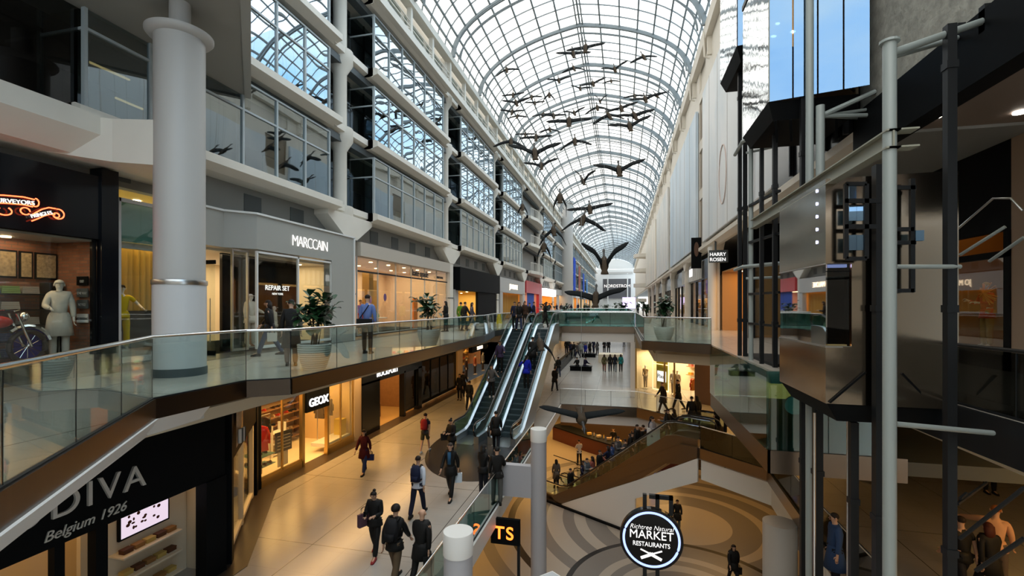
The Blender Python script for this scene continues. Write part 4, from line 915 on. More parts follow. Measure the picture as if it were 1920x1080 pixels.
b = nb(); tube(b, [(bx - 0.4, by + 0.3, bz + 1.1), (bx - 0.2, by + 0.5, bz + 1.12), (bx + 0.2, by + 0.5, bz + 1.12), (bx + 0.4, by + 0.3, bz + 1.1)], 0.015, 8); obj('handlebar', b, 'chrome', mc)
b = nb(); ellipsoid(b, (bx, by + 0.68, bz + 0.98), (0.1, 0.09, 0.1), 14, 8); obj('headlamp', b, 'chrome', mc, True)
b = nb(); lathe(b, [(0.13, -0.12), (0.15, 0.0), (0.12, 0.14)], (bx, by + 0.02, bz + 0.5), 16); lathe(b, [(0.1, -0.02), (0.09, 0.2)], (bx, by + 0.16, bz + 0.52), 12); obj('engine', b, 'steel', mc, True)
b = nb(); tube(b, [(bx + 0.16, by + 0.15, bz + 0.45), (bx + 0.18, by - 0.2, bz + 0.3), (bx + 0.18, by - 0.95, bz + 0.34)], [0.03, 0.035, 0.05], 10); obj('exhaust_pipe', b, 'chrome', mc, True)
b = nb(); tube(b, [(bx, by + 0.75 + 0.42 * math.cos(a), bz + 0.36 + 0.42 * math.sin(a)) for a in [0.3 + i * 0.25 for i in range(9)]], 0.045, 6); obj('front_mudguard', b, M['cl800500'] if 'cl800500' in M else 'chrome', mc)
b = nb(); box(b, FX - 0.85, FX - 0.6, 7.25, 7.6, 0.26, 1.0); tag(obj('blue_crate', b, cloth((0.02, 0.03, 0.25), 0.4)), 'dark blue crate behind the motorcycle wheel', 'crate')
# black pilaster
panel('black_pilaster', 'tall glossy black pilaster between the brick shop and the green-topped window', FX - 0.2, FX + 0.15, 8.25, 8.62, 0, 4.6, 'gloss_black', 'pilaster')
# 2 green framed window
shell(FX - 0.2, 8.7, 11.2, 0, 4.35, 3.0, mat('sage_display_wall', (0.50, 0.50, 0.34), 0.6), 110, WARM, lamps=1)
glazing('pale-framed tall display window with a green upper band, hidden in part by the big round column', FX, 8.72, 10.9, 0.12, 4.05, 1, fm='offwhite', fw=0.09)
b = nb(); box(b, FX - 0.28, FX - 0.2, 8.75, 10.9, 3.05, 4.0); tag(obj('green_header', b, mat('green_header', (0.05, 0.18, 0.15), 0.5)), 'dark green header panel inside the pale-framed window', 'panel')
b = nb(); box(b, FX - 0.4, FX - 0.3, 8.8, 9.0, 0.2, 3.0); box(b, FX - 0.4, FX - 0.3, 8.8, 10.9, 2.9, 3.05); tag(obj('inner_frame', b, 'offwhite'), 'cream inner frame around the curtain display', 'frame')
b = nb(); n = 46
rows = [[(FX - 1.25 + 0.05 * math.sin(k * 1.9) + 0.02 * math.sin(k * 0.7), 8.8 + 2.3 * k / n, z) for k in range(n + 1)] for z in (1.3, 3.0)]
loft(b, rows, closed=False); 
tag(obj('curtain', b, mat('gold_curtain', (0.55, 0.42, 0.16), 0.5), None, True), 'pleated gold curtain hanging behind the display mannequin', 'curtain')
b = nb(); box(b, FX - 1.2, FX - 1.1, 8.85, 10.9, 0.3, 1.35); tag(obj('grey_screen', b, cloth((0.06, 0.07, 0.08))), 'low dark grey screen under the gold curtain', 'screen')
mannequin('mannequin in a black hat and yellow and black outfit in the gold curtain window', (FX - 0.6, 9.25, 0.35), -PI / 2 - 0.5, 'hip', ('t_shirt', (0.65, 0.48, 0.02), 0.0), ('trousers', (0.55, 0.42, 0.02)), 1.62, ('cap', (0.01, 0.01, 0.01)))
b = nb(); box(b, FX - 1.0, FX - 0.15, 8.75, 10.9, 0.12, 0.36); tag(obj('display_plinth', b, 'wood'), 'brown wooden display plinth in the gold curtain window', 'plinth')
put('handbag', (FX - 0.5, 8.95, 0.37), 0.3, (0.5, 0.35, 0.2), 'tan handbag standing on the wooden display plinth', None, 1.2)
# 3 boutique with white script sign
shell(FX - 0.7, 11.25, 17.9, 0, 3.25, 4.5, 'warmwhite', 190, WARM2, lamps=4)
b = nb(); prism(b, [(FX - 0.7, 11.0), (-11.75, 11.0), (-11.75, 11.9), (-11.15, 12.55), (-11.15, 18.0), (FX - 0.9, 18.0), (FX - 0.9, 11.0)], 3.25, 4.35); mcf = tag(obj('boutique_fascia', b, 'midgrey'), 'grey faceted fascia of the boutique with slim white lettering', 'shop fascia', kind='structure')
b = nb(); prism(b, [(-11.8, 10.9), (-11.7, 10.9), (-11.7, 11.85), (-11.1, 12.5), (-11.1, 18.05), (-11.2, 18.05), (-11.2, 12.5), (-11.8, 11.9)], 4.33, 4.39); obj('white_edge', b, 'white', mcf)
b = nb(); box(b, -11.2, -11.1, 17.97, 18.05, 0, 4.35); obj('white_edge', b, 'white', mcf)
text('lettering', 'MARCCAIN', 0.56, (-11.12, 15.15, 3.56), RX, 'letter_white', mcf, 0.01, sx=0.80, spacing=0.84, bold=-0.012)
b = nb(); box(b, -11.5, -11.15, 16.45, 17.97, 0, 3.25); tag(obj('grey_pier', b, 'midgrey'), 'plain grey pier between the boutique window and the white column', 'pier', kind='structure')
glazing('dark boutique window with thin white frame under the slim white lettering', -11.2, 12.6, 16.45, 0.12, 3.2, 2, m='g_shop', fm='white', fw=0.06)
b = nb(); box(b, -12.7, -12.6, 12.7, 16.4, 0, 3.25); bp_ = tag(obj('black_backdrop', b, 'gloss_black'), 'glossy black backdrop wall inside the boutique window', 'backdrop panel')
text('lettering', 'REPAIR SET', 0.26, (-12.58, 15.2, 2.05), RX, 'letter_white', bp_, 0.006)
text('lettering', 'NEW YORK', 0.11, (-12.58, 15.2, 1.88), RX, 'letter_white', bp_, 0.004)
glazing('angled clear side pane beside the boutique entrance', -11.5, 11.95, 12.55, 0.1, 3.2, 1, fm='steel', fw=0.05)
r = thing('glass_door', 'open frameless glass door with long upright steel handle', 'door', (-11.9, 11.0, 0))
b = nb(); box(b, -12.5, -11.8, 11.62, 11.64, 0.12, 2.75); obj('glass_panel', b, 'g_shop', r); b = nb(); box(b, -12.52, -11.78, 11.61, 11.65, 0, 0.14); box(b, -12.52, -11.78, 11.61, 11.65, 2.72, 2.84); obj('patch_fitting', b, 'black', r)
b = nb(); tube(b, [(-11.9, 11.56, 0.4), (-11.9, 11.56, 1.7)], 0.014, 8); obj('pull_handle', b, 'steel', r)
rack('clothes rail of gold and black garments deep inside the boutique', -14.2, 11.9, 12.6, 0, 1.45, [(0.25, 0.16, 0.03), (0.02, 0.02, 0.02), (0.35, 0.25, 0.08)], 'gold or black garment on the boutique rail', 'garments on the boutique rail', step=0.08)
panel('white_counter', 'low white counter with a tan handbag in the boutique entrance', -13.6, -12.9, 11.3, 11.6, 0.9, 0.95, 'white', 'counter')
put('handbag', (-13.2, 11.42, 0.95), 0.5, (0.4, 0.22, 0.06), 'tan handbag on the low white boutique counter', None, 1.2)
mannequin('pale hooded mannequin with hands on hips in the boutique window', (-11.9, 13.1, 0.12), -PI / 2, 'hip', ('jacket', (0.6, 0.55, 0.45), 0.1), ('trousers', (0.5, 0.45, 0.38)), 1.7, ('cap', (0.6, 0.55, 0.5)))
mannequin('pale hatted mannequin standing behind the tall fig leaves in the boutique window', (-12.0, 14.3, 0.12), -PI / 2 + 0.3, 'stand', ('jacket', (0.62, 0.56, 0.46), 0.1), ('trousers', (0.4, 0.36, 0.3)), 1.3, ('cap', (0.6, 0.55, 0.5)))
panel('tan_box', 'tan leather cube under the boutique mannequins', -12.2, -11.6, 13.3, 13.9, 0.12, 0.62, mat('tan_leather', (0.35, 0.15, 0.05), 0.5), 'box')
# 4 warm bright handbag shop
shell(FX - 0.1, 18.95, 30.15, 0, 3.75, 4.5, mat('peach_wall', (0.80, 0.62, 0.48), 0.6), 330, WARM2, lamps=6)
b = nb(); box(b, FX - 0.2, FX + 0.22, 18.95, 30.1, 3.7, 4.32); kf = tag(obj('beige_fascia', b, mat('beige_fascia', (0.50, 0.45, 0.38), 0.5)), 'beige box fascia over the bright handbag shop', 'shop fascia', kind='structure')
text('lettering', 'kate spade', 0.52, (FX + 0.1, 25.6, 3.16), RX, 'letter_dark', kf, 0.02)
text('lettering', 'NEW YORK', 0.2, (FX + 0.1, 28.6, 3.2), RX, 'letter_dark', kf, 0.02)
glazing('wide clear frontage of the bright handbag shop with dark transom bar', FX, 18.97, 30.1, 0.12, 3.7, 6, fm='offwhite', fw=0.03, gap=None)
b = nb(); box(b, FX - 0.03, FX + 0.03, 19, 30.1, 3.0, 3.07); tag(obj('transom_bar', b, 'darksteel'), 'thin dark transom bar across the bright handbag shop window', 'bar')
panel('orange_screen', 'upright orange panel at the near end of the bright handbag shop', FX - 0.6, FX - 0.5, 19.05, 19.45, 0.1, 2.3, mat('orange_panel', (0.85, 0.22, 0.02), 0.5), 'panel')
panel('orange_screen', 'upright orange panel behind the second potted fig', FX - 0.6, FX - 0.5, 26.0, 26.5, 0.1, 1.9, bpy.data.materials['orange_panel'], 'panel')
panel('gold_column', 'gold brown column between entrance and window inside the bright shop', FX - 1.3, FX - 0.9, 21.6, 22.0, 0, 3.2, mat('gold_brown', (0.35, 0.2, 0.05), 0.4), 'column')
panel('gold_portal', 'gold brown portal frame deep in the bright handbag shop', FX - 2.3, FX - 2.1, 23.9, 24.7, 0, 2.9, bpy.data.materials['gold_brown'], 'portal')
ph_cols = [(0.5, 0.12, 0.05), (0.1, 0.05, 0.03), (0.6, 0.5, 0.3), (0.05, 0.1, 0.2)]
shelf('lit back-wall shelving with handbags in the bright shop', FX - 4.4, 21.9, 25.3, 0.3, 2.6, 4, 'handbag', ph_cols, 'handbag on the lit back-wall shelving', 'handbags on the back-wall shelving', 'warmwhite', 0.35, 0.55)
mannequin('mannequin in a red dress beside the man in the blue shirt', (FX - 0.8, 20.6, 0.12), -PI / 2, 'stand', ('blouse', (0.55, 0.05, 0.02), 0.1), ('skirt', (0.5, 0.05, 0.02)), 1.6, ('short', (0.1, 0.05, 0.03)), col=(0.5, 0.3, 0.2))
mannequin('mannequin in a pale dress next to the red-dressed one', (FX - 0.8, 21.2, 0.12), -PI / 2, 'stand', ('blouse', (0.6, 0.5, 0.5), 0.1), ('skirt', (0.6, 0.5, 0.45)), 1.6, ('short', (0.1, 0.05, 0.03)), col=(0.5, 0.3, 0.2))
r = thing('display_table', 'small white pedestal table with bags in the bright shop window', 'table', (FX - 1.0, 24, 0)); b = nb(); lathe(b, [(0.5, 0.8), (0.5, 0.84)], (FX - 1.2, 23, 0), 20); obj('table_top', b, 'white', r); b = nb(); lathe(b, [(0.25, 0), (0.05, 0.05), (0.05, 0.8)], (FX - 1.2, 23, 0), 14); obj('pedestal', b, 'white', r)
put('handbag', (FX - 1.2, 22.9, 0.845), PI / 2, (0.05, 0.3, 0.1), 'green handbag on the small white pedestal table', None, 1.1)
for i, (y, z, cc) in enumerate(((19.9, 1.3, (0.4, 0.2, 0.5)), (20.9, 1.75, (0.45, 0.2, 0.6)), (22.4, 1.9, (0.1, 0.05, 0.4)))):
    b = nb(); ellipsoid(b, (FX - 0.45, y, z), (0.02, 0.16, 0.2), 14, 8); tag(obj('window_decal', b, cloth(cc)), 'purple round decal in the bright shop window, %s' % ['beside the orange panel', 'largest of the three', 'small and farthest along'][i], 'decal')
# 5 black box awning shop
shell(FX - 0.1, 31.3, 42.6, 0, 2.65, 4.0, mat('yellow_wall', (0.85, 0.62, 0.18), 0.6), 260, WARM2, lamps=3)
b = nb(); box(b, FX - 0.2, FX + 0.45, 31.5, 42.5, 2.55, 4.2); tag(obj('black_awning_box', b, 'black'), 'deep plain black box canopy over the yellow-lit shop', 'canopy', kind='structure')
panel('black_shop_wall', 'plain black wall beside the yellow-lit opening', FX - 0.1, FX + 0.1, 36.8, 42.5, 0, 2.6, 'black', 'wall panel')
b = nb(); box(b, FX - 0.1, FX + 0.1, 31.3, 32.1, 0, 2.6); tag(obj('pale_jamb', b, 'offwhite'), 'pale jamb at the near side of the yellow-lit opening', 'jamb', kind='structure')
panel('lit_panel', 'glowing white panel on the back wall of the yellow-lit shop', FX - 3.9, FX - 3.85, 34.0, 37.5, 0.8, 2.3, 'lampwarm_soft', 'light panel')
# 6 white shop
shell(FX - 0.1, 43.6, 54.8, 0, 3.0, 3.5, mat('amber_wall', (0.62, 0.36, 0.12), 0.5), 240, WARM, lamps=3)
b = nb(); box(b, FX - 0.2, FX + 0.2, 43.6, 54.9, 2.75, 4.2); box(b, FX - 0.2, FX + 0.2, 43.6, 44.6, 0, 2.8); box(b, FX - 0.2, FX + 0.2, 54.0, 54.9, 0, 2.8); wf = tag(obj('white_shopfront', b, 'offwhite'), 'plain white shopfront surround with small glowing amber lettering', 'shopfront', kind='structure'); text('lettering', 'JO MALONE', 0.7, (FX + 0.22, 49.3, 3.2), RX, 'letter_warm', wf, 0.02)
b = nb(); rows = [[(FX - 0.4 + 0.12 * math.sin(k * 1.3), 44.7 + 9.2 * k / 60, z) for k in range(61)] for z in (0.1, 2.75)]; loft(b, rows, closed=False); tag(obj('amber_curtain', b, mat('amber_curtain', (0.5, 0.25, 0.05), 0.4), None, True), 'amber string curtain filling the white shopfront', 'curtain')
# 7 red shop
shell(FX - 0.1, 55.9, 67.0, 0, 3.2, 3.5, mat('pink_wall', (0.7, 0.45, 0.42), 0.6), 160, WARM2, lamps=2)
b = nb(); box(b, FX - 0.2, FX + 0.25, 55.9, 67, 3.0, 4.5); box(b, FX - 0.2, FX + 0.2, 65, 67, 0, 3.0); tag(obj('red_shopfront', b, mat('red_fascia', (0.55, 0.02, 0.03), 0.4)), 'red shopfront with broad red fascia below the balconies', 'shopfront', kind='structure')
b = nb(); box(b, FX, FX + 0.05, 57.5, 62, 0.3, 3.0); tag(obj('blue_poster', b, cloth((0.05, 0.1, 0.4))), 'tall blue poster in the red shopfront', 'poster')
# 8 white lightbox shop and the rest of the row
shell(FX - 0.1, 68.2, 79.3, 0, 3.2, 3.5, mat('orange_wall', (0.8, 0.4, 0.08), 0.6), 230, WARM, lamps=2)
b = nb(); box(b, FX - 0.2, FX + 0.6, 68.2, 79.3, 2.9, 4.0); tag(obj('lightbox_sign', b, emis('white_lightbox', (0.95, 0.97, 1.0), 1.6)), 'glowing white lightbox sign past the red shop', 'sign')
k = 0
for yc in [80.5 + 12.3 * i for i in range(10)]:
    shell(FX - 0.1, yc, yc + 11.3, 0, 3.4, 2.5, bpy.data.materials['orange_wall'] if k % 3 == 0 else 'warmwhite', 170, WARM if k % 2 else WARM2, lamps=0); b = nb(); box(b, FX - 0.2, FX + 0.2, yc, yc + 11.3, 3.3, 4.3)
    box(b, FX - 0.1, FX + 0.1, yc + 4.0, yc + 6.5, 0, 3.3); tag(obj('shopfront_surround', b, ['offwhite', 'black', 'grey'][k % 3]), '%s shopfront surround far along the upper row, %s past the round tower' % (['white', 'black', 'grey'][k % 3], ['at the foot,', 'first', 'second', 'third', 'fourth', 'fifth', 'sixth', 'seventh', 'eighth', 'ninth'][k]), 'shopfront', kind='structure'); k += 1
# blue banners on the far left facade
for i in range(4):
    y = 108 + 13 * i; b = nb(); box(b, -11.06, -10.96, y, y + 5.0, 4.6, 12.5 - 1.0 * i); tag(obj('hanging_banner', b, cloth([(0.01, 0.06, 0.45), (0.3, 0.1, 0.08), (0.02, 0.08, 0.4), (0.1, 0.25, 0.5)][i])), ['deep blue banner, first past the round tower', 'red-brown banner between two blue ones', 'deep blue banner past the red-brown one', 'pale blue banner farthest away'][i], 'banner')
# ============================================================ MIDDLE LEVEL SHOPS (z = L2), left side
GX = -12.1
def pl(name, label, bxs, m, cat):
    b = nb()
    for q in bxs: box(b, *q)
    o = obj(name, b, m); tag(o, label, cat, kind='structure'); return o
# chocolate shop with sloped dark fascia
b = nb(); box(b, -9.3, -9.15, 1.5, 9.3, -2.5, -0.94); gf = tag(obj('chocolate_shop_fascia', b, 'black'), 'black fascia of the chocolate shop under the balcony with large steel letters', 'shop fascia', kind='structure')
text('lettering', 'GODIVA', 0.62, (-9.13, 6.02, -2.02), RX, 'letter_steel', gf, 0.03, sx=1.02, spacing=1.18)
text('lettering', 'Belgium 1926', 0.24, (-9.13, 6.35, -2.36), RX, 'letter_steel', gf, 0.01, shear=0.3)
shell(-9.35, 1.5, 9.2, L2, -2.2, 2.7, 'warmwhite', 30, WARM, lamps=2)
b = nb(); box(b, -10.2, -10.1, 6.9, 9.15, L2, -2.2); o = obj('wall_chocolate_inner', b, 'warmwhite'); o['kind'] = 'structure'
pl('shopfront_pier', 'dark brown pier at the far end of the chocolate shop', [(-9.4, -9.1, 8.75, 9.3, L2, -2.5), (-9.35, -9.15, 6.5, 6.7, L2, -2.5), (-9.35, -9.2, 5.9, 6.05, L2, -2.5)], 'black', 'pier')
r = thing('wall_screen', 'lit wall screen showing chocolates inside the chocolate shop', 'screen', (-10.0, 8.3, -3.4))
b = nb(); box(b, -10.08, -10.02, 7.55, 8.65, -3.35, -2.6); obj('bezel', b, 'black', r); b = nb(); box(b, -10.02, -10.01, 7.59, 8.61, -3.31, -2.64); obj('display', b, emis('pink_screen', (0.80, 0.66, 0.78), 0.9), r)
b = nb(); rnd = random.Random(4)
for i in range(22): y, z = 7.7 + rnd.random() * 0.75, -3.22 + rnd.random() * 0.5; ellipsoid(b, (-10.0, y, z), (0.012, rnd.uniform(0.02, 0.045), rnd.uniform(0.02, 0.04)), 8, 5)
obj('chocolate_pictures', b, cloth((0.09, 0.03, 0.02)), r)
for i in range(3):
    r = thing('display_shelf', 'small shelf of chocolate boxes by the chocolate shop doorway, %s' % ['lowest', 'middle', 'highest'][i], 'shelf', (-10.0, 8.0, -4.5 + 0.45 * i)); b = nb(); box(b, -10.1, -9.7, 7.4, 8.7, -4.5 + 0.45 * i, -4.47 + 0.45 * i); obj('shelf_board', b, 'warmwhite', r)
    for j in range(5): put('box', (-9.9, 7.6 + 0.24 * j, -4.468 + 0.45 * i), PI / 2, [(0.3, 0.15, 0.05), (0.5, 0.35, 0.1), (0.1, 0.04, 0.02)][(i + j) % 3], 'small chocolate box on the shelf under the wall screen', 'chocolate boxes', 0.7)
panel('dark_counter', 'dark counter seen under the fascia at the picture edge', -9.9, -9.5, 4.6, 5.8, L2, L2 + 1.2, 'black', 'counter')
# angled front between chocolate shop and shoe shop
A0, A1 = Vector((-9.3, 9.45, 0)), Vector((-12.0, 13.35, 0)); dd = (A1 - A0).normalized()
b = nb()
def aw(b, t0, t1, z0, z1, w=0.1): bar(b, A0 + (A1 - A0) * t0 + Vector((0, 0, (z0 + z1) / 2)), A0 + (A1 - A0) * t1 + Vector((0, 0, (z0 + z1) / 2)), w, z1 - z0)
aw(b, 0, 1, -2.3, -0.95, 0.25); aw(b, 0, 0.05, L2, -0.95, 0.3); aw(b, 0.93, 1, L2, -0.95, 0.3); o = tag(obj('angled_shopfront', b, 'black'), 'black angled shopfront frame between chocolate shop and shoe shop', 'shopfront', kind='structure')
b = nb(); aw(b, 0.06, 0.08, L2, -2.3, 0.12); aw(b, 0.46, 0.50, L2, -2.3, 0.12); aw(b, 0.88, 0.92, L2, -2.3, 0.12); aw(b, 0.08, 0.9, L2 + 0.1, L2 + 0.2, 0.12); tag(obj('cream_window_frame', b, 'warmwhite'), 'cream frame of the angled shop window', 'window frame', kind='structure')
b = nb(); aw(b, 0.08, 0.9, L2 + 0.2, -2.3, 0.02); tag(obj('angled_glass', b, 'g_shop'), 'angled clear shop window pane in the cream frame', 'shop window')
b = nb(); aw(b, 0.0, 1.0, L2, -2.3, 0.05); me_ = None; b.free()
b = nb(); bar(b, (-11.0, 8.9, -3.4), (-13.2, 12.2, -3.4), 0.1, 2.7); o = obj('wall_angled_shop_back', b, 'warmwhite'); o['kind'] = 'structure'
area('shop_light', (-11.3, 11.0, -2.35), 1.2, 2.5, 16, WARM, (0, 0, 0.6))
rk = thing('hanging_blade_sign', 'curved glossy blade sign with white and navy stripes at the angled shopfront', 'sign', (-9.6, 10.2, -2.2))
b = nb(); n = 16; rows = []
for j in range(n + 1): t = j / n; rows.append([(-9.35 - 0.9 * t + 0.18 * math.sin(t * PI), 9.85 + 1.0 * t, z - 0.1 * math.sin(t * PI)) for z in (-1.15 - 0.9 * (1 - t) , -1.05)])
loft(b, [[r_[0] for r_ in rows], [r_[1] for r_ in rows]], closed=False); obj('sign_face', b, mat('glossy_sign_face', (0.45, 0.32, 0.2), 0.2, noise_amt=0.9, nscale=3), rk, fix=False)
for i, (t, m_) in enumerate(((0.05, 'white'), (0.15, 'darkgrey'), (0.22, 'white'), (0.3, 'darkgrey'))):
    b = nb(); x, y = -9.31 - 0.9 * t + 0.18 * math.sin(t * PI), 9.83 + 1.0 * t; box(b, x, x + 0.03, y, y + 0.08, -1.95, -1.6); obj('stripe', b, m_, rk)
# shoe shop
shell(GX - 0.1, 13.65, 19.4, L2, -1.75, 2.9, mat('cream_gold_wall', (0.62, 0.47, 0.26), 0.6), 190, WARM, floorm='warmwhite', lamps=5)
pl('shopfront_pier', 'black pier before the shoe shop window', [(-12.2, -11.95, 13.2, 13.65, L2, -0.93)], 'black', 'pier')
pl('shopfront_header', 'warm grey header strip above the shoe shop windows', [(-12.2, -12.0, 13.65, 20.0, -1.78, -0.86)], 'warmwhite', 'header')
pl('shopfront_pier', 'beige pier between the shoe shop and the black shopfront', [(-12.2, -11.95, 19.4, 19.95, L2, -0.93)], mat('beige_pier', (0.42, 0.34, 0.26), 0.5), 'pier')
glazing('large lit shoe shop window nearest the black pier', -12.05, 13.7, 15.85, L2 + 0.25, -1.78, 2, fm='gold', fw=0.05) if 'gold' in M else None
M['gold'] = mat('brass_frame', (0.55, 0.38, 0.14), 0.3, 0.9)
glazing('large lit shoe shop window nearest the black pier', -12.05, 13.7, 15.85, L2 + 0.25, -1.78, 2, fm='gold', fw=0.06)
glazing('lit shoe shop window beyond its doorway', -12.05, 17.45, 19.4, L2 + 0.25, -1.78, 2, fm='gold', fw=0.06)
b = nb(); box(b, -12.2, -11.98, 13.7, 15.85, L2, L2 + 0.25); box(b, -12.2, -11.98, 17.45, 19.4, L2, L2 + 0.25); box(b, -12.12, -11.98, 15.8, 15.95, L2, -1.78); box(b, -12.12, -11.98, 17.38, 17.5, L2, -1.78); tag(obj('shopfront_base', b, 'gold'), 'brass-coloured base and jambs of the shoe shopfront', 'shopfront', kind='structure')
b = nb(); box(b, -12.25, -11.9, 15.95, 17.4, -2.68, -1.75); gx = tag(obj('shop_sign', b, 'black'), 'black box sign with white capital letters over the shoe shop doorway', 'sign'); text('lettering', 'GEOX', 0.44, (-11.88, 16.68, -2.48), RX, 'letter_white', gx, 0.02, bold=0.008, sx=1.0)
sc_ = [(0.05, 0.03, 0.02), (0.3, 0.15, 0.05), (0.5, 0.4, 0.3), (0.02, 0.02, 0.03), (0.5, 0.05, 0.03)]
shelf('long lit back-wall shelving of the shoe shop', GX - 2.9, 13.8, 19.2, L2 + 0.2, 2.6, 7, 'shoe', sc_, 'shoe on the back-wall shelving of the shoe shop', 'shoes on the shoe shop back wall', 'wood', 0.4, 0.27)
shelf('low white display stand in the shoe shop doorway', GX - 2.2, 16.5, 17.3, L2, 1.3, 3, 'box', [(0.6, 0.5, 0.4), (0.5, 0.3, 0.1)], 'shoe box on the low white stand in the doorway', 'shoe boxes in the doorway', 'white', 0.4, 0.32)
rack('rail of jackets in the near shoe shop window', -13.0, 13.85, 15.3, L2 + 0.25, 1.9, [(0.15, 0.12, 0.1), (0.3, 0.2, 0.1), (0.03, 0.03, 0.03)], 'jacket on the high rail in the shoe shop window', 'jackets in the shoe shop window', step=0.3)
put('garment', (-12.6, 14.35, L2 + 1.95), 0.9, (0.65, 0.03, 0.01), 'bright red jacket hanging in the near shoe shop window', None, 1.1)
r = thing('shoe_stand', 'two-tier stand of dark shoes at the foot of the shoe shop window', 'display stand', (-12.5, 14.3, L2 + 0.25))
b = nb(); tube(b, [(-12.5, 14.3, L2 + 0.25), (-12.5, 14.3, L2 + 0.95)], 0.015, 6); obj('pole', b, 'steel', r)
for z in (0.55, 0.9): b = nb(); box(b, -12.75, -12.25, 13.95, 14.7, L2 + z, L2 + z + 0.02); obj('tray', b, 'g_railedge', r)
for i in range(6): put('shoe', (-12.6 + 0.2 * (i % 2), 14.08 + 0.24 * (i // 2), L2 + (0.571 if i % 2 else 0.921)), 1.2, (0.03, 0.02, 0.02), 'dark shoe on the two-tier window stand', 'dark shoes on the window stand', 1.0)
r = thing('info_panel', 'freestanding dark grey panel with pale text lines in the shoe shop window', 'panel', (-12.4, 15.2, L2 + 0.25)); b = nb(); bar(b, (-12.45, 14.9, L2 + 1.15), (-12.35, 15.65, L2 + 1.15), 0.04, 0.75); obj('board', b, cloth((0.08, 0.07, 0.06)), r)
b = nb(); box(b, -12.44, -12.38, 15.0, 15.5, L2 + 0.25, L2 + 0.78); obj('foot', b, 'warmwhite', r)
b = nb()
for i in range(5): bar(b, (-12.41, 14.97, L2 + 0.9 + 0.12 * i), (-12.32, 15.55, L2 + 0.9 + 0.12 * i), 0.01, 0.02)
obj('text_lines', b, 'warmwhite', r)
rack('rail of dark coats in the far shoe shop window', -12.9, 18.0, 18.9, L2 + 0.25, 1.9, [(0.02, 0.02, 0.03), (0.1, 0.08, 0.06), (0.3, 0.25, 0.2)], 'coat on the rail in the far shoe shop window', 'coats in the shoe shop window', step=0.25)
panel('white_plinth', 'lit white display plinth in the far shoe shop window', -12.9, -12.15, 17.55, 19.3, L2 + 0.25, L2 + 0.4, 'white', 'plinth')
panel('yellow_box', 'yellow box on the white plinth in the far shoe shop window', -12.7, -12.3, 18.9, 19.25, L2 + 0.4, L2 + 1.1, mat('yellow_card', (0.7, 0.5, 0.05), 0.5), 'box')
# black shoe shop with white-lettered header
shell(GX - 0.1, 20.0, 26.6, L2, -2.2, 4.0, 'wood', 120, WARM, floorm=mat('amber_floor', (0.45, 0.30, 0.13), 0.3), lamps=3)
rf = pl('shopfront_frame', 'black shopfront with a row of small white letters over the doorway', [(-12.2, -11.9, 19.95, 26.7, -2.3, -0.86), (-12.2, -11.9, 19.95, 21.6, L2, -2.2), (-12.2, -11.9, 24.3, 24.5, L2, -2.2), (-12.2, -11.9, 26.2, 26.7, L2, -2.2)], 'gloss_black', 'shopfront')
text('lettering', 'ROCKPORT', 0.40, (-11.88, 22.4, -2.08), RX, 'letter_white', rf, 0.02, spacing=1.1)
glazing('dark side window of the black shoe shopfront', -12.05, 24.5, 26.2, L2 + 0.2, -2.25, 1, m='g_dark', fm='darksteel')
shelf('white cubby wall of shoes on the near side of the black shoe shop', GX - 3.9, 20.2, 22.6, L2 + 0.1, 2.3, 5, 'shoe', sc_, 'shoe in the white cubby wall', 'shoes in the white cubby wall', 'warmwhite', 0.35, 0.4)
shelf('dark wood shelving on the far side of the black shoe shop', GX - 3.4, 22.8, 26.0, L2 + 0.1, 2.3, 5, 'shoe', sc_, 'shoe on the dark wood shelving', 'shoes on the dark wood shelving', 'wood', 0.35, 0.4)
r = thing('display_table', 'brown table stacked with boxes inside the black shoe shop', 'table', (-13.6, 23.6, L2)); b = nb(); box(b, -13.9, -13.2, 23.2, 24.1, L2 + 0.7, L2 + 0.75); obj('table_top', b, 'wood', r)
for x in (-13.85, -13.25):
    for y in (23.25, 24.05): b = nb(); box(b, x - 0.03, x + 0.03, y - 0.03, y + 0.03, L2, L2 + 0.7); obj('leg', b, 'wood', r)
put('box', (-13.5, 23.5, L2 + 0.751), 0.2, (0.5, 0.2, 0.05), 'orange-brown box on the brown table', None, 1.2)
# glazed shops further on
shell(GX - 0.1, 26.8, 33.0, L2, -1.9, 3.5, 'wood', 110, WARM, lamps=3)
glazing('dark framed shop window with mannequins past the black shoe shop', -12.05, 26.8, 33.0, L2 + 0.15, -1.9, 4, m='g_dark', fm='black', fw=0.12)
for i in range(3): mannequin('dark-clothed mannequin in the dark framed window, %s' % ['nearest', 'in the middle', 'farthest'][i], (-12.8, 27.8 + 1.6 * i, L2 + 0.02), -PI / 2, 'stand', ('jacket', (0.3, 0.2, 0.1), 0.1), ('trousers', (0.05, 0.04, 0.04)), 1.75, ('short', (0.02, 0.02, 0.02)))
pl('shopfront_pier', 'bright amber pier between two dark shop windows', [(-12.2, -11.9, 33.0, 34.2, L2, -0.93)], mat('amber_pier', (0.6, 0.42, 0.22), 0.5), 'pier')
shell(GX - 0.1, 34.2, 48, L2, -1.9, 4.0, 'wood', 240, WARM, lamps=4)
sf2 = pl('shopfront_header', 'black header with small amber letters near the escalator', [(-12.2, -11.9, 26.7, 48, -1.9, -0.93), (-12.2, -11.9, 36.5, 41, -2.4, -1.9)], 'black', 'header')
text('lettering', 'SCOTCH', 0.38, (-11.88, 38.6, -2.25), RX, 'letter_warm', sf2, 0.02)
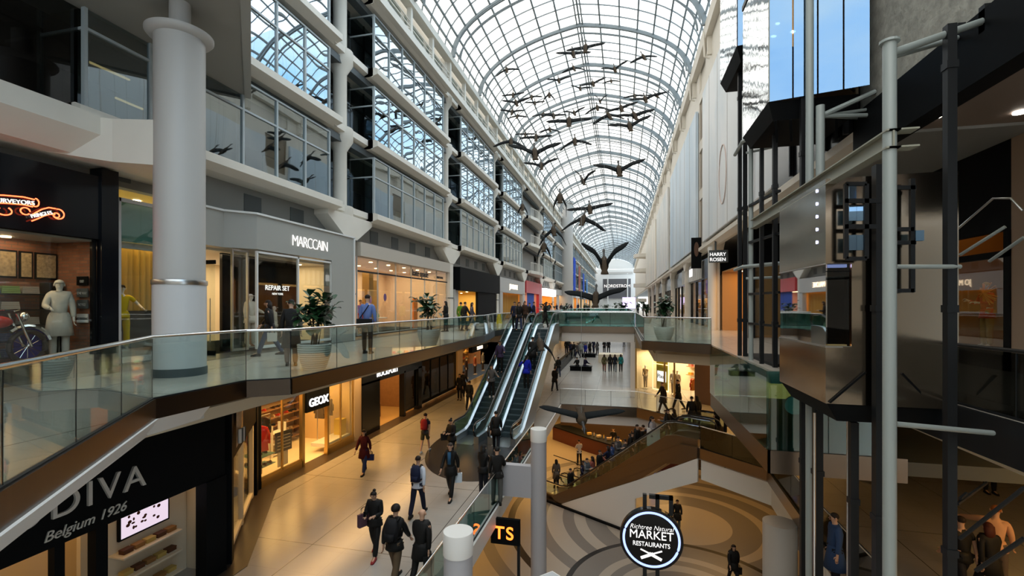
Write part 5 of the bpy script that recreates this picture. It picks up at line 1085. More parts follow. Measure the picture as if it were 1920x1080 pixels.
shelf('amber-lit wall shelving of the shop behind the escalator', GX - 3.9, 35, 47, L2 + 0.1, 2.4, 4, 'folded', [(0.5, 0.3, 0.1), (0.3, 0.05, 0.03), (0.1, 0.1, 0.1), (0.5, 0.4, 0.25)], 'folded clothes on the amber-lit wall shelving', 'folded clothes behind the escalator', 'wood', 0.4, 0.6)
for i in range(4): mannequin('mannequin beside the amber-lit shop entrance, %s' % ['first past the amber pier', 'second past the amber pier', 'third past the amber pier', 'fourth past the amber pier'][i], (-12.9, 35.6 + 2.4 * i, L2 + 0.02), -PI / 2, 'stand', ('jacket', [(0.4, 0.25, 0.1), (0.05, 0.03, 0.03), (0.35, 0.1, 0.05), (0.2, 0.2, 0.2)][i], 0.1), ('trousers', (0.05, 0.04, 0.04)), 1.75, ('short', (0.02, 0.02, 0.02)))
for i in range(5):
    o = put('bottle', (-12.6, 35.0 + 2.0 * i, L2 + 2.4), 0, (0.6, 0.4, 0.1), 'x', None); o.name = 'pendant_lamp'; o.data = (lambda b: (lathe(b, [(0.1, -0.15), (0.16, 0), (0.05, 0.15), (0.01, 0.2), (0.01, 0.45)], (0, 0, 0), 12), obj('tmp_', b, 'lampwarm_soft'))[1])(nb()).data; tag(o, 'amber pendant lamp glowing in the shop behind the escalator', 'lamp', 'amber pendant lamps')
for o in [q for q in C.objects if q.name.startswith('tmp_')]: bpy.data.objects.remove(o)
k = 0
for y0 in range(48, 210, 16):
    shell(GX - 0.1, y0, y0 + 15.5, L2, -1.4, 2.5, ['wood', 'warmwhite', 'grey'][k % 3], 120, WARM if k % 2 else WARM2, lamps=0); k += 1
# ---- closing wall left behind everything
b = nb(); box(b, -18, -17.8, -5, 230, -10, 19); struct('wall_left_outer', b, 'darkgrey')
b = nb(); box(b, -18, 15, -5.2, -5, -10, 5.3); struct('wall_behind_camera', b, 'cream')
# ============================================================ MIDDLE LEVEL, right side
# lit boutique seen under the bridge corner
b = nb(); prism(b, [(0.95, 36.6), (5.4, 31.4), (8.5, 31.4), (8.5, 36.6)], -1.75, -1.0); struct('wall_boutique_header', b, 'warmwhite')
b = nb(); bar(b, (3.2, 38.4, -3.2), (7.4, 33.6, -3.2), 0.1, 3.1); struct('wall_boutique_back', b, 'warmwhite')
b = nb(); bar(b, (0.98, 36.65, -3.2), (3.2, 38.4, -3.2), 0.1, 3.1); struct('wall_boutique_side', b, 'warmwhite')
area('shop_light', (3.6, 35.4, -1.9), 2.0, 4.5, 260, WARM2, (0, 0, 0.7))
bd = (Vector((5.4, 31.4, 0)) - Vector((0.95, 36.6, 0))); bn = bd.normalized()
def bp(t, off=0.0): p = Vector((0.95, 36.6, 0)) + bd * t; q = Vector((bn.y, -bn.x, 0)); return p + q * -off
b = nb()
for t in (0, 0.42, 0.55, 0.82): p = bp(t); bar(b, (p.x, p.y, L2), (p.x, p.y, -1.75), 0.12, 0.12)
tag(obj('boutique_posts', b, 'gold'), 'brass posts of the angled lit boutique below the bridge', 'shopfront', kind='structure')
b = nb(); p, q = bp(0.82), bp(1.0); bar(b, (p.x, p.y, -3.2), (q.x, q.y, -3.2), 0.3, 3.1); tag(obj('brown_pier', b, mat('brown_pier', (0.16, 0.09, 0.055), 0.5)), 'plain brown pier beside the lit boutique', 'pier', kind='structure')
b = nb(); p, q = bp(0.02), bp(0.42); bar(b, (p.x, p.y, -3.2), (q.x, q.y, -3.2), 0.02, 3.0); tag(obj('boutique_window', b, 'g_shop'), 'clear boutique window with gold frames behind it', 'shop window')
r = thing('gold_display_frame', 'gold rectangular frame with an olive panel and white sign in the boutique window', 'display frame', (2.2, 36.0, L2))
p0, p1 = bp(0.18, 0.5), bp(0.40, 0.5)
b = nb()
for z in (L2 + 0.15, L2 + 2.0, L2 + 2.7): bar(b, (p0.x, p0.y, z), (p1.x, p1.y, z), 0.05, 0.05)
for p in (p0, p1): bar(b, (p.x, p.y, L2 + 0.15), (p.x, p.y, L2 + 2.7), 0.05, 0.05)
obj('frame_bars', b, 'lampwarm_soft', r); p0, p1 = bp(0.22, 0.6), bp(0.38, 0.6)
b = nb(); bar(b, (p0.x, p0.y, L2 + 1.5), (p1.x, p1.y, L2 + 1.5), 0.03, 2.6); obj('olive_panel', b, cloth((0.32, 0.27, 0.03)), r)
p0, p1 = bp(0.25, 0.48), bp(0.37, 0.48); b = nb(); bar(b, (p0.x, p0.y, L2 + 1.15), (p1.x, p1.y, L2 + 1.15), 0.03, 0.75); obj('sign_face', b, 'letter_white', r)
text('lettering', 'Pixel', 0.42, ((p0.x + p1.x) / 2 + -0.02, (p0.y + p1.y) / 2 - 0.04, L2 + 1.02), (PI / 2, 0, math.atan2(bd.y, bd.x)), 'letter_dark', r, 0.01)
for i, t in enumerate((0.07, 0.47, 0.52)):
    p = bp(t, 0.5); mannequin(['slender bare mannequin at the near corner of the boutique window', 'glowing white mannequin beside the boutique doorway', 'pale mannequin just inside the boutique doorway'][i], (p.x, p.y, L2 + 0.02), PI - 0.6, 'stand', [('t_shirt', (0.5, 0.35, 0.2), 0.0), ('blouse', (0.75, 0.7, 0.6), 0.1), ('blouse', (0.6, 0.5, 0.35), 0.1)][i], ('trousers', (0.5, 0.4, 0.28)), 1.75, None)
for i, t in enumerate((0.60, 0.68, 0.76)):
    p = bp(t, 1.2); q = bp(t + 0.07, 1.2)
    rack('clothes rack in the boutique, %s' % ['nearest its doorway', 'in the middle', 'beside the brown pier'][i], p.x, p.y, q.y, L2, [1.3, 1.7, 1.2][i], [(0.55, 0.05, 0.02), (0.1, 0.06, 0.05), (0.5, 0.4, 0.3), (0.5, 0.2, 0.03)], 'garment on a boutique rack', 'garments on the boutique racks', x1=q.x, step=0.12)
r = thing('display_shelf', 'back-wall shelves with coloured clothes in the lit boutique', 'shelf', (6.0, 34.4, L2))
for z in (1.2, 1.8, 2.3): b = nb(); bar(b, (4.6, 36.4, L2 + z), (6.8, 33.9, L2 + z), 0.4, 0.04); obj('shelf_board', b, 'wood', r)
for z in (1.2, 1.8, 2.3):
    for j in range(6): t = (j + 0.5) / 6; put('folded', (4.6 + 2.2 * t, 36.4 - 2.5 * t, L2 + z + 0.022), -0.85, [(0.3, 0.5, 0.35), (0.6, 0.15, 0.1), (0.5, 0.2, 0.25), (0.6, 0.25, 0.03)][(j + int(z * 3)) % 4], 'folded clothes on the boutique back-wall shelves', 'folded clothes in the lit boutique')
b = nb(); box(b, 8.0, 8.2, 19.7, 34, L2, -1.0); box(b, 5.5, 5.6, 36.6, 229, L2, -0.9); struct('wall_middle_right', b, 'warmwhite')
b = nb(); box(b, 5.7, 14, 1, 31, -1.0, -0.6); struct('ceiling_middle_right', b, 'warmwhite')
area('light_middle_right', (6.0, 27, -1.1), 2, 8, 150, WARM); area('light_middle_right', (9.5, 8, -1.1), 2, 6, 190, WARM)
area('light_middle_left', (-11.2, 19, -0.98), 0.6, 12, 330, WARM); area('light_middle_left', (-10.2, 35, -1.0), 1.5, 14, 110, WARM); area('fill_light_behind', (3.5, -2.5, 4.8), 5, 2, 50, WARM2, (R(-40), 0, 0))  # last area: added fill, warms the wall behind the camera for lift reflections
# ============================================================ BALUSTRADES
RAILN = [0]
def rail(label, pts, z, h=1.0, pw=1.45, m='g_rail', top='chrome', base=None, r0=0.028, name='glass_balustrade', z2=None, end=0):
    r = thing(name, label, 'glass balustrade', (pts[0][0], pts[0][1], z)); n = len(pts)
    Zf = lambda i: z if z2 is None else z + (z2 - z) * i / (n - 1)
    for i in range(n - 1):
        p, q = Vector((*pts[i], 0)), Vector((*pts[i + 1], 0)); L = (q - p).length; k = max(1, round(L / pw)); d = (q - p) / k; g = (q - p).normalized() * 0.012
        for j in range(k):
            a, c = p + d * j + g, p + d * (j + 1) - g; za, zc = Zf(i) + (Zf(i + 1) - Zf(i)) * j / k, Zf(i) + (Zf(i + 1) - Zf(i)) * (j + 1) / k
            s = (q - p).normalized().cross(Vector((0, 0, 1))) * 0.007; b = nb()
            hexa(b, [a - s + Vector((0, 0, za)), c - s + Vector((0, 0, zc)), c + s + Vector((0, 0, zc)), a + s + Vector((0, 0, za))], [a - s + Vector((0, 0, za + h - 0.03)), c - s + Vector((0, 0, zc + h - 0.03)), c + s + Vector((0, 0, zc + h - 0.03)), a + s + Vector((0, 0, za + h - 0.03))])
            obj('glass_panel', b, m, r)
    b = nb()
    tube(b, [(x, y, Zf(i) + h) for i, (x, y) in enumerate(pts)], r0, 10); obj('handrail', b, top, r, True)
    b = nb()
    for i in range(n - 1): bar(b, (*pts[i], Zf(i) + 0.015), (*pts[i + 1], Zf(i + 1) + 0.015), 0.05, 0.04)
    b2 = b
    for i in range(n - 1):
        p, q = Vector((*pts[i], 0)), Vector((*pts[i + 1], 0)); k = max(1, round((q - p).length / pw))
        for j in range(k + 1): c = p + (q - p) * j / k; zc = Zf(i) + (Zf(i + 1) - Zf(i)) * j / k; tube(b, [(c.x, c.y, zc), (c.x, c.y, zc + h - 0.03)], 0.009, 4)
    obj('base_channel_and_joints', b, 'darksteel', r)
    return r
rail('glass balustrade with steel handrail along the near edge of the left upper walkway', [(x + 0.02, y) for x, y in BAL[1:]], 0.0, 1.0)
rail('glass balustrade across the front of the bridge beside the escalators', BALB[:0] + [(-4.15, 29.35), (-4.15, 33), (0.8, 33)], 0.0, 1.0, m='g_teal')
rail('glass balustrade at the corner of the right upper walkway facing the void', [(0.84, 33), (0.84, 20.2), (3.22, 18.95)], 0.0, 1.0)
rail('far glass balustrade on the other side of the bridge', [(-6.6, 38), (0.8, 38)], 0.0, 1.0, m='g_teal')
rail('long glass balustrade of the left walkway beyond the bridge', [(-6.65, 38), (-6.65, 72)], 0.0, 1.0, pw=3)
rail('long glass balustrade of the right walkway beyond the bridge', [(0.85, 38), (0.85, 72)], 0.0, 1.0, pw=3)
rail('distant glass balustrade across the second bridge', [(-6.6, 72), (0.8, 72)], 0.0, 1.0, m='g_teal', pw=2.4)
rail('glass balustrade near the picture edge on the near right landing', [(4.93, 11.9), (4.93, 9), (5.2, 3)], 0.0, 0.9, m='g_dark', top='darksteel')
rail('sloping-looking glass balustrade of the middle level beside the grey posts', [(-3.85, 6.2), (-3.85, 20.6)], L2, 1.05, m='g_teal')
rail('clear balustrade with thin handrail along the curved edge of the middle level void', [(-3.85, 29.62), (0.85, 29.62), (2.98, 27.6), (3.85, 26.2), (3.85, 25.7)], L2, 1.0, r0=0.018, m='g_clear')
rail('glass balustrade along the right edge of the middle level past the stair bend', [(3.3, 21.95), (5.38, 19.65), (5.1, 13.9), (5.1, 8)], L2, 0.95, m='g_dark')
# glass apron below the lift landing
r = thing('glass_apron', 'tall teal glass apron hanging below the lift landing', 'glass apron', (3.2, 11.75, -1.78))
for y0, y1, in ((11.75, 14.2), (14.22, 16.6), (16.62, 18.9)): b = nb(); box(b, 3.17, 3.20, y0, y1, -1.78, 0.0); obj('glass_panel', b, 'g_teal', r)
for x0, x1 in ((3.2, 4.4), (4.42, 5.65)): b = nb(); box(b, x0, x1, 11.72, 11.75, -1.78, 0.0); obj('glass_panel', b, 'g_teal', r)
b = nb(); box(b, 3.19, 3.24, 11.7, 18.9, -2.3, -1.78); box(b, 3.19, 5.9, 11.7, 11.75, -2.3, -1.78); struct('trim_apron_band', b, 'bronze')
b = nb(); box(b, 3.4, 9, 11.9, 18.9, -2.2, -1.9); struct('ceiling_lift_pit', b, 'darkgrey')
b = nb(); lathe(b, [(0.22, 0), (0.22, 0.08)], (0, 0, 0), 24); o = obj('pulley_wheel', b, 'steel', None, True); o.location = (4.0, 12.6, -0.9); o.rotation_euler = (PI / 2, 0, 0); tag(o, 'round pulley wheel faintly seen through the teal apron glass', 'pulley')
# ============================================================ ESCALATORS
def escalator(label, p0, p1, z0, z1, width=0.85, steps_from=0.0, name='escalator', skirt='esc_skin', flat=1.3, gl='g_teal', truss=None, top_flat=1.2):
    """p0 bottom comb, p1 top comb (x, y)"""
    p0 = Vector((*p0, 0)); p1 = Vector((*p1, 0)); d = (p1 - p0); Lh = d.length; d.normalize(); s = Vector((d.y, -d.x, 0))
    r = thing(name, label, 'escalator', (p0.x, p0.y, z0)); O = lambda t, q, z: p0 + d * t + s * q + Vector((0, 0, z))
    hz = z1 - z0; n = int(hz / 0.2); run = Lh / n
    for i in range(n):
        b = nb(); za = z0 + hz * i / n; zb = z0 + hz * (i + 1) / n; t0 = Lh * i / n
        hexa(b, [O(t0, -width / 2, za), O(t0 + run + 0.02, -width / 2, za), O(t0 + run + 0.02, width / 2, za), O(t0, width / 2, za)], [O(t0, -width / 2, zb), O(t0 + run + 0.02, -width / 2, zb), O(t0 + run + 0.02, width / 2, zb), O(t0, width / 2, zb)])
        obj('step', b, 'step', r)
    for t0, t1, z in ((-1.5, 0, z0), (Lh, Lh + 1.5, z1)):
        b = nb(); hexa(b, [O(t0, -width / 2, z - 0.05), O(t1, -width / 2, z - 0.05), O(t1, width / 2, z - 0.05), O(t0, width / 2, z - 0.05)], [O(t0, -width / 2, z + 0.016), O(t1, -width / 2, z + 0.016), O(t1, width / 2, z + 0.016), O(t0, width / 2, z + 0.016)]); obj('landing_plate', b, 'steel', r)
    prof = [(-flat, z0), (-0.2, z0), (0.25, z0 + 0.12), (Lh - 0.3, z1 - 0.10), (Lh + 0.15, z1), (Lh + top_flat, z1)]
    for sd in (-1, 1):
        q0, q1 = sd * (width / 2 + 0.01), sd * (width / 2 + 0.24)
        b = nb(); loft(b, [[O(t, q0, z + 0.02), O(t, q0, z + 0.30), O(t, (q0 + q1) / 2, z + 0.36), O(t, q1, z + 0.34), O(t, q1, z - 0.5)] for t, z in prof]); obj('side_skirt', b, skirt, r)
        qm = sd * (width / 2 + 0.12); b = nb()
        for (ta, za), (tb, zb) in zip(prof[:-1], prof[1:]):
            k = max(1, round((tb - ta) / 1.3))
            for j in range(k):
                t0, t1 = ta + (tb - ta) * j / k + 0.008, ta + (tb - ta) * (j + 1) / k - 0.008; y0, y1 = za + (zb - za) * j / k, za + (zb - za) * (j + 1) / k
                hexa(b, [O(t0, qm - 0.006, y0 + 0.34), O(t1, qm - 0.006, y1 + 0.34), O(t1, qm + 0.006, y1 + 0.34), O(t0, qm + 0.006, y0 + 0.34)], [O(t0, qm - 0.006, y0 + 0.93), O(t1, qm - 0.006, y1 + 0.93), O(t1, qm + 0.006, y1 + 0.93), O(t0, qm + 0.006, y0 + 0.93)])
        obj('glass_balustrade', b, gl, r)
        b = nb(); pts = [O(t, qm, z + 0.97) for t, z in prof]
        a0 = [O(prof[0][0] - 0.3 * math.sin(a), qm, prof[0][1] + 0.67 + 0.3 * math.cos(a)) for a in (PI * 0.95, PI * 0.75, PI * 0.5, PI * 0.25)]; a1 = [O(prof[-1][0] + 0.3 * math.sin(a), qm, prof[-1][1] + 0.67 + 0.3 * math.cos(a)) for a in (PI * 0.25, PI * 0.5, PI * 0.75, PI * 0.95)]
        tube(b, a0 + pts + a1, 0.04, 8); obj('handrail', b, 'rubber', r, True)
        b = nb(); tube(b, [p + Vector((0, 0, -0.05)) for p in pts], 0.022, 6); obj('handrail_guide', b, 'chrome', r, True)
    b = nb(); w2 = width / 2 + 0.22
    loft(b, [[O(t, -w2, z - 0.15), O(t, w2, z - 0.15), O(t, w2, z - 0.95), O(t, -w2, z - 0.95)] for t, z in ((0.9, z0 + 0.45), (Lh - 0.3, z1 - 0.10), (Lh + 0.1, z1 - 0.02), (Lh + top_flat, z1))]); obj('truss_cladding', b, truss or 'esc_skin', r)
    return r
escalator('left of the two long escalators rising to the upper level, with people standing on it', (-6.85, 21.6), (-6.25, 29.2), L2, 0.0, 0.82)
escalator('right of the two long escalators, carrying the person in bright blue', (-5.18, 21.6), (-4.72, 29.2), L2, 0.0, 0.82)
# escalator from the lowest level, seen from its side
e0, e1 = Vector((-3.75, 27.1, 0)), Vector((3.45, 22.7, 0))
escalator('dark crowded escalator climbing from the lowest level to the middle level', (e0.x + 0.9, e0.y - 0.55), (e1.x - 0.9, e1.y + 0.55), L1, L2, 1.0, gl='g_rail', skirt='bronze', truss='bronze')
dE = (e1 - e0).normalized(); sE = Vector((dE.y, -dE.x, 0))
escalator('second dark escalator running close behind the crowded one', (e0.x + 0.9 - sE.x * 1.7, e0.y - 0.55 - sE.y * 1.7), (e1.x - 0.9 - sE.x * 1.7, e1.y + 0.55 - sE.y * 1.7), L1, L2, 1.0, gl='g_rail', skirt='bronze', truss='bronze')
def OE(t, q, z): p = e0 + dE * t + sE * q; return Vector((p.x, p.y, z))
LE = (e1 - e0).length
b = nb(); hexa(b, [OE(0.6, 0.80, L1), OE(LE, 0.80, L1 + 0.0), OE(LE, 0.80, L2 - 0.55), OE(0.6, 0.80, L1 + 0.02)][:0] or [OE(0.4, 0.78, L1), OE(5.6, 0.78, L1), OE(5.6, 0.78, L1 + 2.55), OE(0.9, 0.78, L1 + 0.02)], [OE(0.4, 0.9, L1), OE(5.6, 0.9, L1), OE(5.6, 0.9, L1 + 2.55), OE(0.9, 0.9, L1 + 0.02)])
hexa(b, [OE(5.6, 0.78, L1 + 1.7), OE(LE + 0.2, 0.78, L2 - 1.45), OE(LE + 0.2, 0.78, L2 - 0.42), OE(5.6, 0.78, L1 + 2.55)], [OE(5.6, 0.9, L1 + 1.7), OE(LE + 0.2, 0.9, L2 - 1.45), OE(LE + 0.2, 0.9, L2 - 0.42), OE(5.6, 0.9, L1 + 2.55)])
struct('wall_under_escalator', b, 'white')
b = nb(); hexa(b, [OE(0.9, 0.76, L1 + 0.0), OE(LE - 0.6, 0.76, L2 - 0.45), OE(LE + 0.2, 0.76, L2 - 0.42), OE(LE + 0.2, 0.76, L2 + 0.05), OE(LE - 0.6, 0.76, L2 + 0.05), OE(0.4, 0.76, L1 + 0.35)], [OE(0.9, 0.93, L1 + 0.0), OE(LE - 0.6, 0.93, L2 - 0.45), OE(LE + 0.2, 0.93, L2 - 0.42), OE(LE + 0.2, 0.93, L2 + 0.05), OE(LE - 0.6, 0.93, L2 + 0.05), OE(0.4, 0.93, L1 + 0.35)])
struct('trim_escalator_cladding', b, 'bronze')
b = nb(); bar(b, OE(-1.0, 1.0, L1 + 0.05), OE(6.5, 1.0, L1 + 0.05), 0.12, 0.1); struct('baseboard_escalator', b, 'black')
# ============================================================ LOWEST LEVEL
b = nb(); lathe(b, [(0.48, L1), (0.48, L2 - 0.5)], (4.75, 16.2, 0), 32); struct('column_lowest_white', b, 'offwhite', smooth=True)
b = nb(); lathe(b, [(0.49, L1 + 2.1), (0.49, L1 + 2.2)], (4.75, 16.2, 0), 32); struct('trim_column_ring', b, 'darkgrey')
for i, (x, y) in enumerate(((-2.78, 7.75), (-2.6, 14.75))):
    r = thing('round_post', ['near white-capped round grey post at the picture bottom', 'taller-looking round grey post with a bracket to the middle level'][i], 'post', (x, y, L1))
    b = nb(); lathe(b, [(0.25, L1), (0.25, -2.8)], (x, y, 0), 36); obj('shaft', b, mat('post_grey', (0.42, 0.42, 0.45), 0.5) if i == 0 else bpy.data.materials['post_grey'], r, True)
    b = nb(); lathe(b, [(0.262, -2.8), (0.262, -2.42), (0.255, -2.41)], (x, y, 0), 36); obj('cap', b, 'white', r, True)
    b = nb(); lathe(b, [(0.255, -7.2), (0.255, -7.1)], (x, y, 0), 36); obj('dark_ring', b, 'darkgrey', r, True)
    b = nb(); box(b, -3.8, x - 0.15, y - 0.12, y + 0.12, -4.6, -3.6); obj('bracket', b, bpy.data.materials['post_grey'], r)
for i, (x, y, r_, ) in enumerate(((3.6, 40.2, 1.6),)):
    pass
kk = thing('coffee_kiosk', 'red-brown kiosk counter with lit menu boards on the lowest level', 'kiosk', (-1.0, 40, L1))
b = nb(); KP = lambda q: [(x, y - 4.2) for x, y in q]; prism(b, KP([(-5.6, 42.6), (-3.0, 40.2), (0.6, 37.3), (3.6, 36.8), (3.9, 38.0), (0.9, 38.4), (-2.4, 41.2), (-5.0, 43.6)]), L1, L1 + 1.05); obj('counter_front', b, 'redwood', kk)
b = nb(); prism(b, KP([(-5.7, 42.6), (-3.0, 40.1), (0.6, 37.2), (3.7, 36.7), (4.0, 38.1), (0.9, 38.5), (-2.4, 41.3), (-5.0, 43.7)]), L1 + 1.05, L1 + 1.12); obj('counter_top', b, 'black', kk)
for i in range(6):
    x = -2.6 + 1.05 * i; b = nb(); box(b, x, x + 0.8, 38.6, 38.7, L1 + 1.5, L1 + 2.2); obj('menu_board', b, 'letter_white' if i % 2 else 'lampwarm_soft', kk)
b = nb(); box(b, -5, 5, 38.75, 38.9, L1, L1 + 2.6); obj('kiosk_back', b, mat('dark_kiosk_wall', (0.06, 0.035, 0.02), 0.5), kk)
rnd = random.Random(12)
for i in range(16): t = i / 15; put('bottle' if i % 2 else 'box', (-2.5 + 5.6 * t, 36.45 - 3.2 * min(1, t * 1.25), L1 + 1.121), rnd.random(), [(0.7, 0.45, 0.1), (0.5, 0.35, 0.2), (0.6, 0.5, 0.35)][i % 3], 'small food item on the kiosk counter top', 'food on the kiosk counter', 1.1)
area('light_lowest', (-2, 38, L2 - 1.0), 12, 10, 700, WARM); area('light_lowest', (4, 26, L2 - 1.05), 5, 6, 130, WARM); area('light_lowest', (-9, 22, L2 - 1.0), 5, 16, 200, WARM)
b = nb(); lathe(b, [(0.12, 0), (0.2, 0.6), (0.14, 1.5), (0.22, 2.2), (0.2, 2.25)], (1.9, 31.9, L1), 16, 1, 0.35); tag(obj('blue_banner_stand', b, emis('blue_panel', (0.15, 0.35, 0.9), 0.8), None, True), 'slim glowing blue stand-up display before the kiosk', 'display stand')
# pylon sign, round
r = thing('round_sign', 'round black sign with glowing blue-white rim and white restaurant lettering on twin posts', 'sign', (0.9, 12.9, L1)); cx_, cy_, cz_ = 0.72, 12.9, -4.63
b = nb(); 
def disc(b, r0, r1, ya, yb, n=56):
    lo = [(cx_ + r1 * math.cos(2 * PI * k / n), ya, cz_ + r1 * math.sin(2 * PI * k / n)) for k in range(n)]; hi = [(x, yb, z) for x, y, z in lo]
    if r0 == 0: hexa(b, lo, hi)
    else:
        li = [(cx_ + r0 * math.cos(2 * PI * k / n), ya, cz_ + r0 * math.sin(2 * PI * k / n)) for k in range(n)]; hi_i = [(x, yb, z) for x, y, z in li]; loft(b, [li, lo, hi, hi_i, li], True)
disc(b, 0, 0.80, 12.84, 13.02); obj('sign_disc', b, 'gloss_black', r)
b = nb(); n = 64; tube(b, [(cx_ + 0.70 * math.cos(2 * PI * k / n), 12.835, cz_ + 0.70 * math.sin(2 * PI * k / n)) for k in range(n + 1)], 0.03, 8, False); obj('glowing_rim', b, 'rimblue' if 'rimblue' in M else emis('rim_blue', (0.36, 0.46, 1.0), 1.7), r)
b = nb()
for x in (-0.16, 0.16): box(b, cx_ + x - 0.05, cx_ + x + 0.05, 12.88, 12.98, L1, cz_ + 1.15)
box(b, cx_ - 0.05, cx_ + 0.55, 12.88, 12.98, cz_ + 1.05, cz_ + 1.15); box(b, cx_ + 0.45, cx_ + 0.55, 12.88, 12.98, cz_ + 0.65, cz_ + 1.15); obj('posts', b, 'darksteel', r)
text('lettering', 'Richtree Natural', 0.17, (cx_, 12.825, cz_ + 0.26), RY, 'letter_white', r, 0.005, shear=0.3, sx=0.95, bold=-0.003)
text('lettering', 'MARKET', 0.31, (cx_, 12.825, cz_ + 0.02), RY, 'letter_white', r, 0.004, sx=0.95)
text('lettering', 'RESTAURANTS', 0.165, (cx_, 12.825, cz_ - 0.18), RY, 'letter_white', r, 0.004, sx=0.86)
b = nb(); 
for sg in (-1, 1): bar(b, (cx_ - 0.26 * sg, 12.83, cz_ - 0.50), (cx_ + 0.05 * sg, 12.83, cz_ - 0.36), 0.015, 0.07); bar(b, (cx_ + 0.05 * sg, 12.83, cz_ - 0.36), (cx_ + 0.27 * sg, 12.83, cz_ - 0.27), 0.012, 0.035)
obj('crossed_knives', b, 'letter_white', r)
# led letter board on a post
r = thing('led_sign', 'black board with glowing orange letters partly hidden behind the middle floor edge', 'sign', (-2.95, 13.9, L1))
b = nb(); box(b, -3.92, -3.02, 13.85, 13.97, -5.75, -4.98); obj('board', b, 'black', r); b = nb(); box(b, -3.1, -3.02, 13.86, 13.94, L1, -5.0); obj('post', b, 'darksteel', r)
text('lettering', 'TS', 0.54, (-3.2, 13.84, -5.58), RY, 'letter_orange', r, 0.01, align='RIGHT', bold=0.006, spacing=1.15)
# map kiosk with white bevelled edge at the bottom centre
r = thing('map_kiosk', 'white-edged faceted kiosk top with scribbled line drawing at the bottom edge', 'kiosk', on_z(1040, 1075, -3.2))
c = on_z(1036, 1078, -3.0); b = nb(); P = [(c.x - 0.42, c.y - 0.3), (c.x - 0.02, c.y + 0.12), (c.x + 0.42, c.y - 0.22), (c.x + 0.3, c.y - 0.7), (c.x - 0.3, c.y - 0.7)]
prism(b, P, L1, -3.0); obj('kiosk_body', b, 'white', r)
P2 = [(x * 0.9 + (c.x) * 0.1, y * 0.9 + (c.y - 0.35) * 0.1) for x, y in P]; b = nb(); prism(b, P2, -3.0, -2.985); obj('top_panel', b, mat('scribble_panel', (0.42, 0.45, 0.47), 0.4), r)
b = nb(); rnd = random.Random(9)
for i in range(26): a = rnd.uniform(0, PI * 2); x, y = c.x + rnd.uniform(-0.05, 0.3), c.y - 0.3 + rnd.uniform(-0.2, 0.2); bar(b, (x, y, -2.98), (x + 0.1 * math.cos(a), y + 0.1 * math.sin(a), -2.98), 0.006, 0.004)
obj('line_drawing', b, 'letter_dark', r)
# seats of the lower court
b = nb(); tube(b, [OE(-3, -3.4, L1 + 0.9), OE(-1, -3.2, L1 + 0.9), OE(0.5, -2.6, L1 + 0.9), OE(1.6, -2.0, L1 + 1.5)], 0.03, 8); o = tag(obj('curved_handrail', b, 'darksteel'), 'dark curved handrail behind the crowd at the escalator foot', 'handrail')
# ============================================================ LIFTS (glass and steel elevators on the right)
def chamfer_box(b, x0, x1, y0, y1, z0, z1, ch):
    a = [(x0, y0 + ch, z0), (x0 + ch, y0, z0), (x1, y0, z0), (x1, y1, z0), (x0, y1, z0)]; hexa(b, a, [(x, y, z1) for x, y, _ in a])
# near car: mirror steel, body between z -0.12 and 3.55
nc = thing('elevator_car', 'large mirror-steel lift car with a glazed corner band, nearest of the three', 'elevator', (4.0, 9.9, -0.2))
x0, x1, y0, y1 = 3.25, 5.05, 8.75, 11.1
def fbox(b, xa, xb_, ya, yb, za, zb, k=0.04, X0=3.25): hexa(b, [(xa, ya - (xa - X0) * k, za), (xb_, ya - (xb_ - X0) * k, za), (xb_, yb, za), (xa, yb, za)], [(xa, ya - (xa - X0) * k, zb), (xb_, ya - (xb_ - X0) * k, zb), (xb_, yb, zb), (xa, yb, zb)])
for nm, z0, z1 in (('upper_cladding', 2.18, 3.58), ('lower_cladding', -0.12, 0.82)): b = nb(); fbox(b, x0, x1, y0, y1, z0, z1); obj(nm, b, 'mirror', nc)
b = nb(); fbox(b, 3.62, x1, y0, y1, 0.82, 2.18); obj('front_cladding', b, 'mirror', nc)
b = nb(); box(b, 3.26, 3.28, y0 + 0.02, y1 - 0.02, 0.82, 2.18); obj('side_glass', b, glass('car_side_glass', (0.5, 0.42, 0.36), 0.45, 0.02), nc)
b = nb(); box(b, 3.28, 3.6, y0 + 0.02, y0 + 0.04, 0.82, 2.18); obj('corner_glass', b, 'g_dark', nc)
b = nb(); box(b, 3.56, 3.6, y0 + 0.1, y1, 0.82, 2.18); box(b, 3.28, 3.6, y1 - 0.1, y1 - 0.02, 0.82, 2.18); obj('inner_wall', b, mat('bronze_inner', (0.20, 0.10, 0.05), 0.35, 0.6), nc)
b = nb(); box(b, 3.3, 3.58, y0 + 0.05, y0 + 0.12, 2.12, 2.17); obj('blue_light_strip', b, 'blueled', nc)
b = nb(); box(b, 3.3, 3.58, y0 + 0.05, y0 + 0.12, 0.83, 0.85); obj('amber_light_strip', b, 'lampwarm_soft', nc)
for i in range(5): b = nb(); ellipsoid(b, (3.24, 9.1, 2.58 + 0.22 * i), (0.01, 0.022, 0.03), 8, 5); obj('blue_led', b, 'blueled', nc)
b = nb(); box(b, x0 - 0.01, x1, y0 - 0.01, y0, 0.80, 0.83); box(b, x0 - 0.01, x0, y0, y1, 0.80, 0.83); box(b, x0 - 0.01, x0, y0, y1, 2.17, 2.19); obj('edge_trim', b, 'steel', nc)
b = nb(); box(b, 4.02, 4.03, y0 - 0.004, y0, -0.12, 3.58); box(b, x0, x1, y0 - 0.004, y0, 2.05, 2.06); obj('panel_seams', b, 'black', nc)
